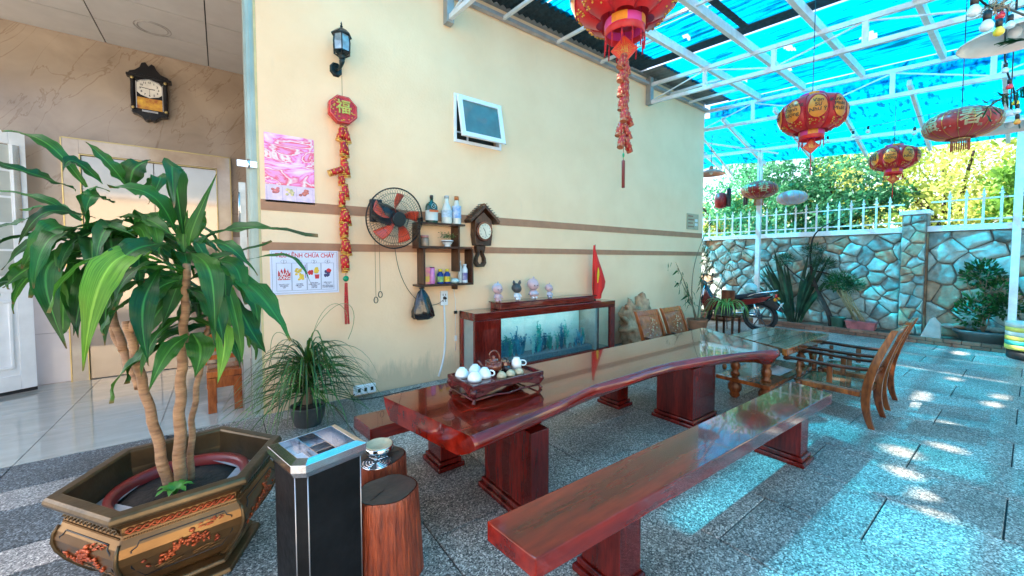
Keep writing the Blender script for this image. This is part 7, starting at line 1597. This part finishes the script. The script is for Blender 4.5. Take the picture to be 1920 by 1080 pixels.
def tuft(parent, c, r, n, mt, L__=.10, w=.006, name='needle_cluster', flat=.5):
    m = MB()
    for q in range(n):
        d = Vector((rs.gauss(0, 1), rs.gauss(0, 1), rs.gauss(0, 1))); d.normalize(); p = Vector(c)+Vector((d.x*r[0], d.y*r[1], d.z*r[2]))*rs.random()**.4; dd = (d+Vector((rs.gauss(0, .4), rs.gauss(0, .4), .5))).normalized()*L__*rs.uniform(.6, 1.2); s_ = dd.orthogonal().normalized()*w; s_ = Matrix.Rotation(rs.uniform(0, 6.28), 3, dd) @ s_
        m.quad(p-s_*.3, p+dd*.5-s_, p+dd, p+dd*.5+s_)
    return m.build(name, mt, parent)
ndl = leafmat('dark_needles', (.01, .05, .02), (.05, .15, .06), 8)
for c_, r_ in (((10.55, 2.95, 1.75), (.12, .20, .14)), ((10.5, 2.75, 1.45), (.12, .2, .12)), ((10.5, 2.45, 1.15), (.14, .26, .15)), ((10.5, 2.25, 1.0), (.12, .2, .12)), ((10.55, 3.5, 1.55), (.1, .18, .12))): tuft(bz, c_, r_, 420, ndl)
pp2 = thing('pink_trough_pot', 'dusty pink rectangular pot holding a bundle of bare stalks', 'pot', (10.58, 2.1, .1)); m = MB(); m.box((10.58, 2.1, .19), (.22, .42, .16), taper=1.12); m.build('trough', M('dusty_pink_glaze', (.42, .12, .13), .5, var=.25), pp2, bevel=.01); MB().box((10.58, 2.1, .272), (.27, .50, .02)).build('rim', MATS['dusty_pink_glaze'], pp2, bevel=.005)
bs = thing('stalk_bundle', 'bundle of thin bare leaning stalks with green tops rising from the pink pot', 'plant', (10.58, 2.2, .28))
for q in range(14): a_ = Vector((10.56+rs.uniform(-.05, .05), 2.1+rs.uniform(-.08, .12), .28)); MB().tube([a_, a_+Vector((0, .18+rs.uniform(-.05, .08), .42)), a_+Vector((0, .36+rs.uniform(-.1, .12), .78))], .008, 5).build('stalk', M('straw_stalk', (.34, .30, .16), .8), bs)
tuft(bs, (10.53, 2.5, 1.05), (.14, .25, .16), 380, gl1, .09, .012, 'foliage')
gp2 = thing('green_tub', 'small dark green tub left of the pink pot', 'pot', (10.58, 2.48, .1)); MB().lathe([(.10, 0), (.13, .2), (.14, .22), (.12, .22), (.11, .18)], (10.58, 2.48, .1), 18, cap=False).build('tub', M('dark_green_tub', (.03, .10, .07), .5), gp2); MB().lathe([(.115, .17), (.01, .18)], (10.58, 2.48, .1), 16).build('soil', MATS['dark_potting_soil'], gp2)
ss = thing('standing_stone', 'pale triangular stone slab standing on the brick kerb', 'stone', (10.45, 1.10, .1)); MB().px([(1.24, .10), (.97, .10), (.98, .38), (1.06, .50), (1.12, .46)], 10.42, 10.50).build('slab', M('pale_blue_stone', (.40, .44, .42), .8, var=.15, bump=.6), ss, bevel=.015)
gt = thing('grey_oval_tub', 'wide dark grey oval tub holding a leafy bush near the right post', 'pot', (10.6, .47, .1)); MB().lathe([(.24, 0), (.30, .12), (.36, .17), (.36, .21), (.31, .21), (.29, .14)], (10.62, .50, .1), 32, cap=False, sx=.7, sy=1).build('tub', M('dark_grey_ceramic_tub', (.08, .10, .10), .35, coat=.3), gt); MB().lathe([(.30, .16), (.01, .19)], (10.62, .50, .1), 24, sx=.7).build('soil', MATS['dark_potting_soil'], gt)
bu = thing('potted_bush', 'loose light and dark green bush growing from the grey tub', 'plant', (10.6, .45, .28))
for q in range(6): MB().tube(curve([(10.6, .5, .26), (10.6+rs.uniform(-.05, .05), .5+rs.uniform(-.2, .2), .8), (10.6, .48+rs.uniform(-.3, .3), 1.35)], 6), .009, 5).build('stem', MATS['grey_brown_stem'], bu)
for c_, r_, n_ in (((10.55, .62, .65), (.12, .2, .30), 260), ((10.55, .28, .75), (.14, .2, .18), 260), ((10.6, .55, 1.3), (.14, .24, .22), 300), ((10.6, .35, 1.05), (.1, .2, .2), 150)): tuft(bu, c_, r_, n_, gl1, .09, .022, 'foliage')
lf_ = thing('leaning_stick_pile', 'flat pale rocks lying behind the grey tub', 'rocks', (10.7, .8, .1))
for q in range(5): m = MB(); m.ball((10.72, .35+.14*q, .33+.02*(q % 2)), (.10, .10, .05), 9, 6); m.build('rock', stonem[q % 4], lf_)
tp_ = thing('striped_barrel', 'barrel wrapped in yellow and turquoise striped tarpaulin at the right edge', 'barrel', (10.1, -.02, 0))
bx_ = [(.0, .0)]; sm_ = [M('tarp_yellow', (.75, .65, .12), .5, var=.1), M('tarp_pale', (.60, .68, .60), .5, var=.1), M('tarp_turquoise', (.05, .50, .40), .5, var=.1)]
MB().lathe([(.25, 0), (.27, .02), (.27, .149)], (10.05, -.04, 0), 28).build('dark_base', M('black_base_tub', (.02, .02, .02), .5), tp_)
for i, k_ in enumerate((0, 2, 0, 1, 0, 1)): m = MB(); m.lathe([(.29, .15+.07*i), (.293, .185+.07*i), (.29, .22+.07*i)], (10.05, -.04, 0), 28, wob=.02); m.build('stripe', sm_[k_], tp_)
# ---------------------------------------------------------------- trees behind the wall
tl1 = leafmat('sunlit_yellow_green_leaf', (.20, .32, .04), (.70, .72, .22), 1.2, .45, .55); tl2 = leafmat('blue_green_leaf', (.02, .17, .07), (.12, .46, .22), 1.5, .45, .45); tl3 = leafmat('fresh_green_leaf', (.06, .22, .03), (.26, .50, .08), 1.4, .45, .5)
def tree(label, x, y, h, blobs, mt, n, sd, leafs=.11):
    t = thing('leafy_tree', label, 'tree', (x, y, -.05), 0, 'trees behind the stone wall'); r = random.Random(sd)
    MB().tube(curve([(x, y, -.05), (x+.2, y+.1, h*.3), (x-.1, y, h*.55), (x, y+.2, h*.8)], 10), [.16-.012*i for i in range(11)], 8).build('trunk', bk_, t)
    for (bx, by, bz_, br__) in blobs[:6]: MB().tube(curve([(x, y, h*.35), (x+(bx-x)*.4, y+(by-y)*.4, bz_*.8), (bx, by, bz_)], 6), [.07-.008*i for i in range(7)], 6).build('limb', bk_, t)
    m = MB()
    for (bx, by, bz_, br__) in blobs:
        sub = [(bx+r.gauss(0, br__*.5), by+r.gauss(0, br__*.5), bz_+r.gauss(0, br__*.4), br__*r.uniform(.25, .5)) for _ in range(14)]
        for q in range(n):
            sx_, sy_, sz_, sr_ = r.choice(sub); d = Vector((r.gauss(0, 1), r.gauss(0, 1), r.gauss(0, 1))).normalized()*sr_*r.random()**.33; p = Vector((sx_, sy_, sz_))+d
            if p.x < 11.35 and p.z < 3.3: continue
            if p.x < 11.6 and p.z > 3.4: continue
            u = Vector((r.gauss(0, 1), r.gauss(0, 1), r.gauss(.2, .7))).normalized(); a = u.orthogonal().normalized(); a = Matrix.Rotation(r.uniform(0, 6.28), 3, u) @ a; b_ = u.cross(a); L__ = leafs*r.uniform(.6, 1.3); m.quad(p, p+a*L__*.5+b_*L__*.28, p+a*L__, p+a*L__*.5-b_*L__*.28)
    m.build('crown', mt, t)
tree('blue green leafy tree over the wall just right of the house corner', 13.2, 5.6, 4.5, [(12.8, 6.6, 3.0, 1.1), (12.9, 5.4, 3.3, 1.1), (12.6, 4.6, 2.6, .9), (13.4, 7.5, 3.8, 1.3), (13.6, 5.6, 4.4, 1.2), (12.6, 6.0, 2.0, .9), (12.6, 7.6, 2.4, 1.0)], tl2, 1700, 1)
tree('dense blue green tree behind the lettered lantern in the middle of the wall', 13.0, 3.2, 4.3, [(12.7, 3.8, 3.0, 1.0), (12.7, 2.9, 2.8, .9), (12.9, 3.3, 3.7, 1.0), (12.5, 2.4, 3.0, .8), (12.8, 4.4, 3.6, .9), (12.5, 3.6, 2.3, .8)], tl2, 2000, 2)
tree('bright yellow green sunlit tree behind the far red and orange lantern', 14.0, 1.2, 4.8, [(13.4, 2.0, 3.6, 1.1), (13.6, .9, 4.0, 1.3), (13.4, -.1, 3.4, 1.1), (13.2, 1.3, 2.8, 1.0), (13.8, 2.8, 4.3, 1.1), (13.4, .4, 2.4, 1.0), (13.6, 3.8, 3.2, 1.0), (13.5, 5.4, 2.6, 1.0)], tl1, 1600, 3)
tree('fresh green tree at the right edge behind the right post', 12.8, -.5, 4.6, [(12.5, -.3, 3.3, .9), (12.4, .2, 2.8, .7), (12.5, -.9, 4.0, 1.0), (12.6, -1.6, 3.2, 1.0), (12.5, -1.0, 2.5, .8)], tl3, 2000, 4)
hg_ = MB(); r = random.Random(77)
for q in range(9500):
    p = Vector((15.5+r.uniform(-.6, 1.5), r.uniform(-8, 14), 0)); p.z = r.random()**.6*(3.6+.8*noise.noise(Vector((p.y*.5, 1, 1)))); u = Vector((r.gauss(0, 1), r.gauss(0, 1), r.gauss(.2, .7))).normalized(); a = u.orthogonal().normalized(); b_ = u.cross(a); L__ = r.uniform(.14, .3); hg_.quad(p, p+a*L__*.5+b_*L__*.28, p+a*L__, p+a*L__*.5-b_*L__*.28)
ho_ = hg_.build('far_foliage', tl1, None); tag(ho_, 'mass of sunlit yellow green foliage far beyond the stone wall', 'foliage', kind='stuff')
# unseen pale wall added behind the camera to bounce warm light
nw = thing('bounce_wall', 'plain pale unseen wall added behind the camera to bounce warm light', 'wall', (2, -6.2, 0)); MB().bb(-12, 14, -6.4, -6.2, 0, 3.9).build('wall_body', M('warm_white_render', (.78, .68, .52), .85, var=.05), nw); MB().bb(-12, 14, -6.45, -6.15, 3.902, 4.0).build('coping', white_m, nw)
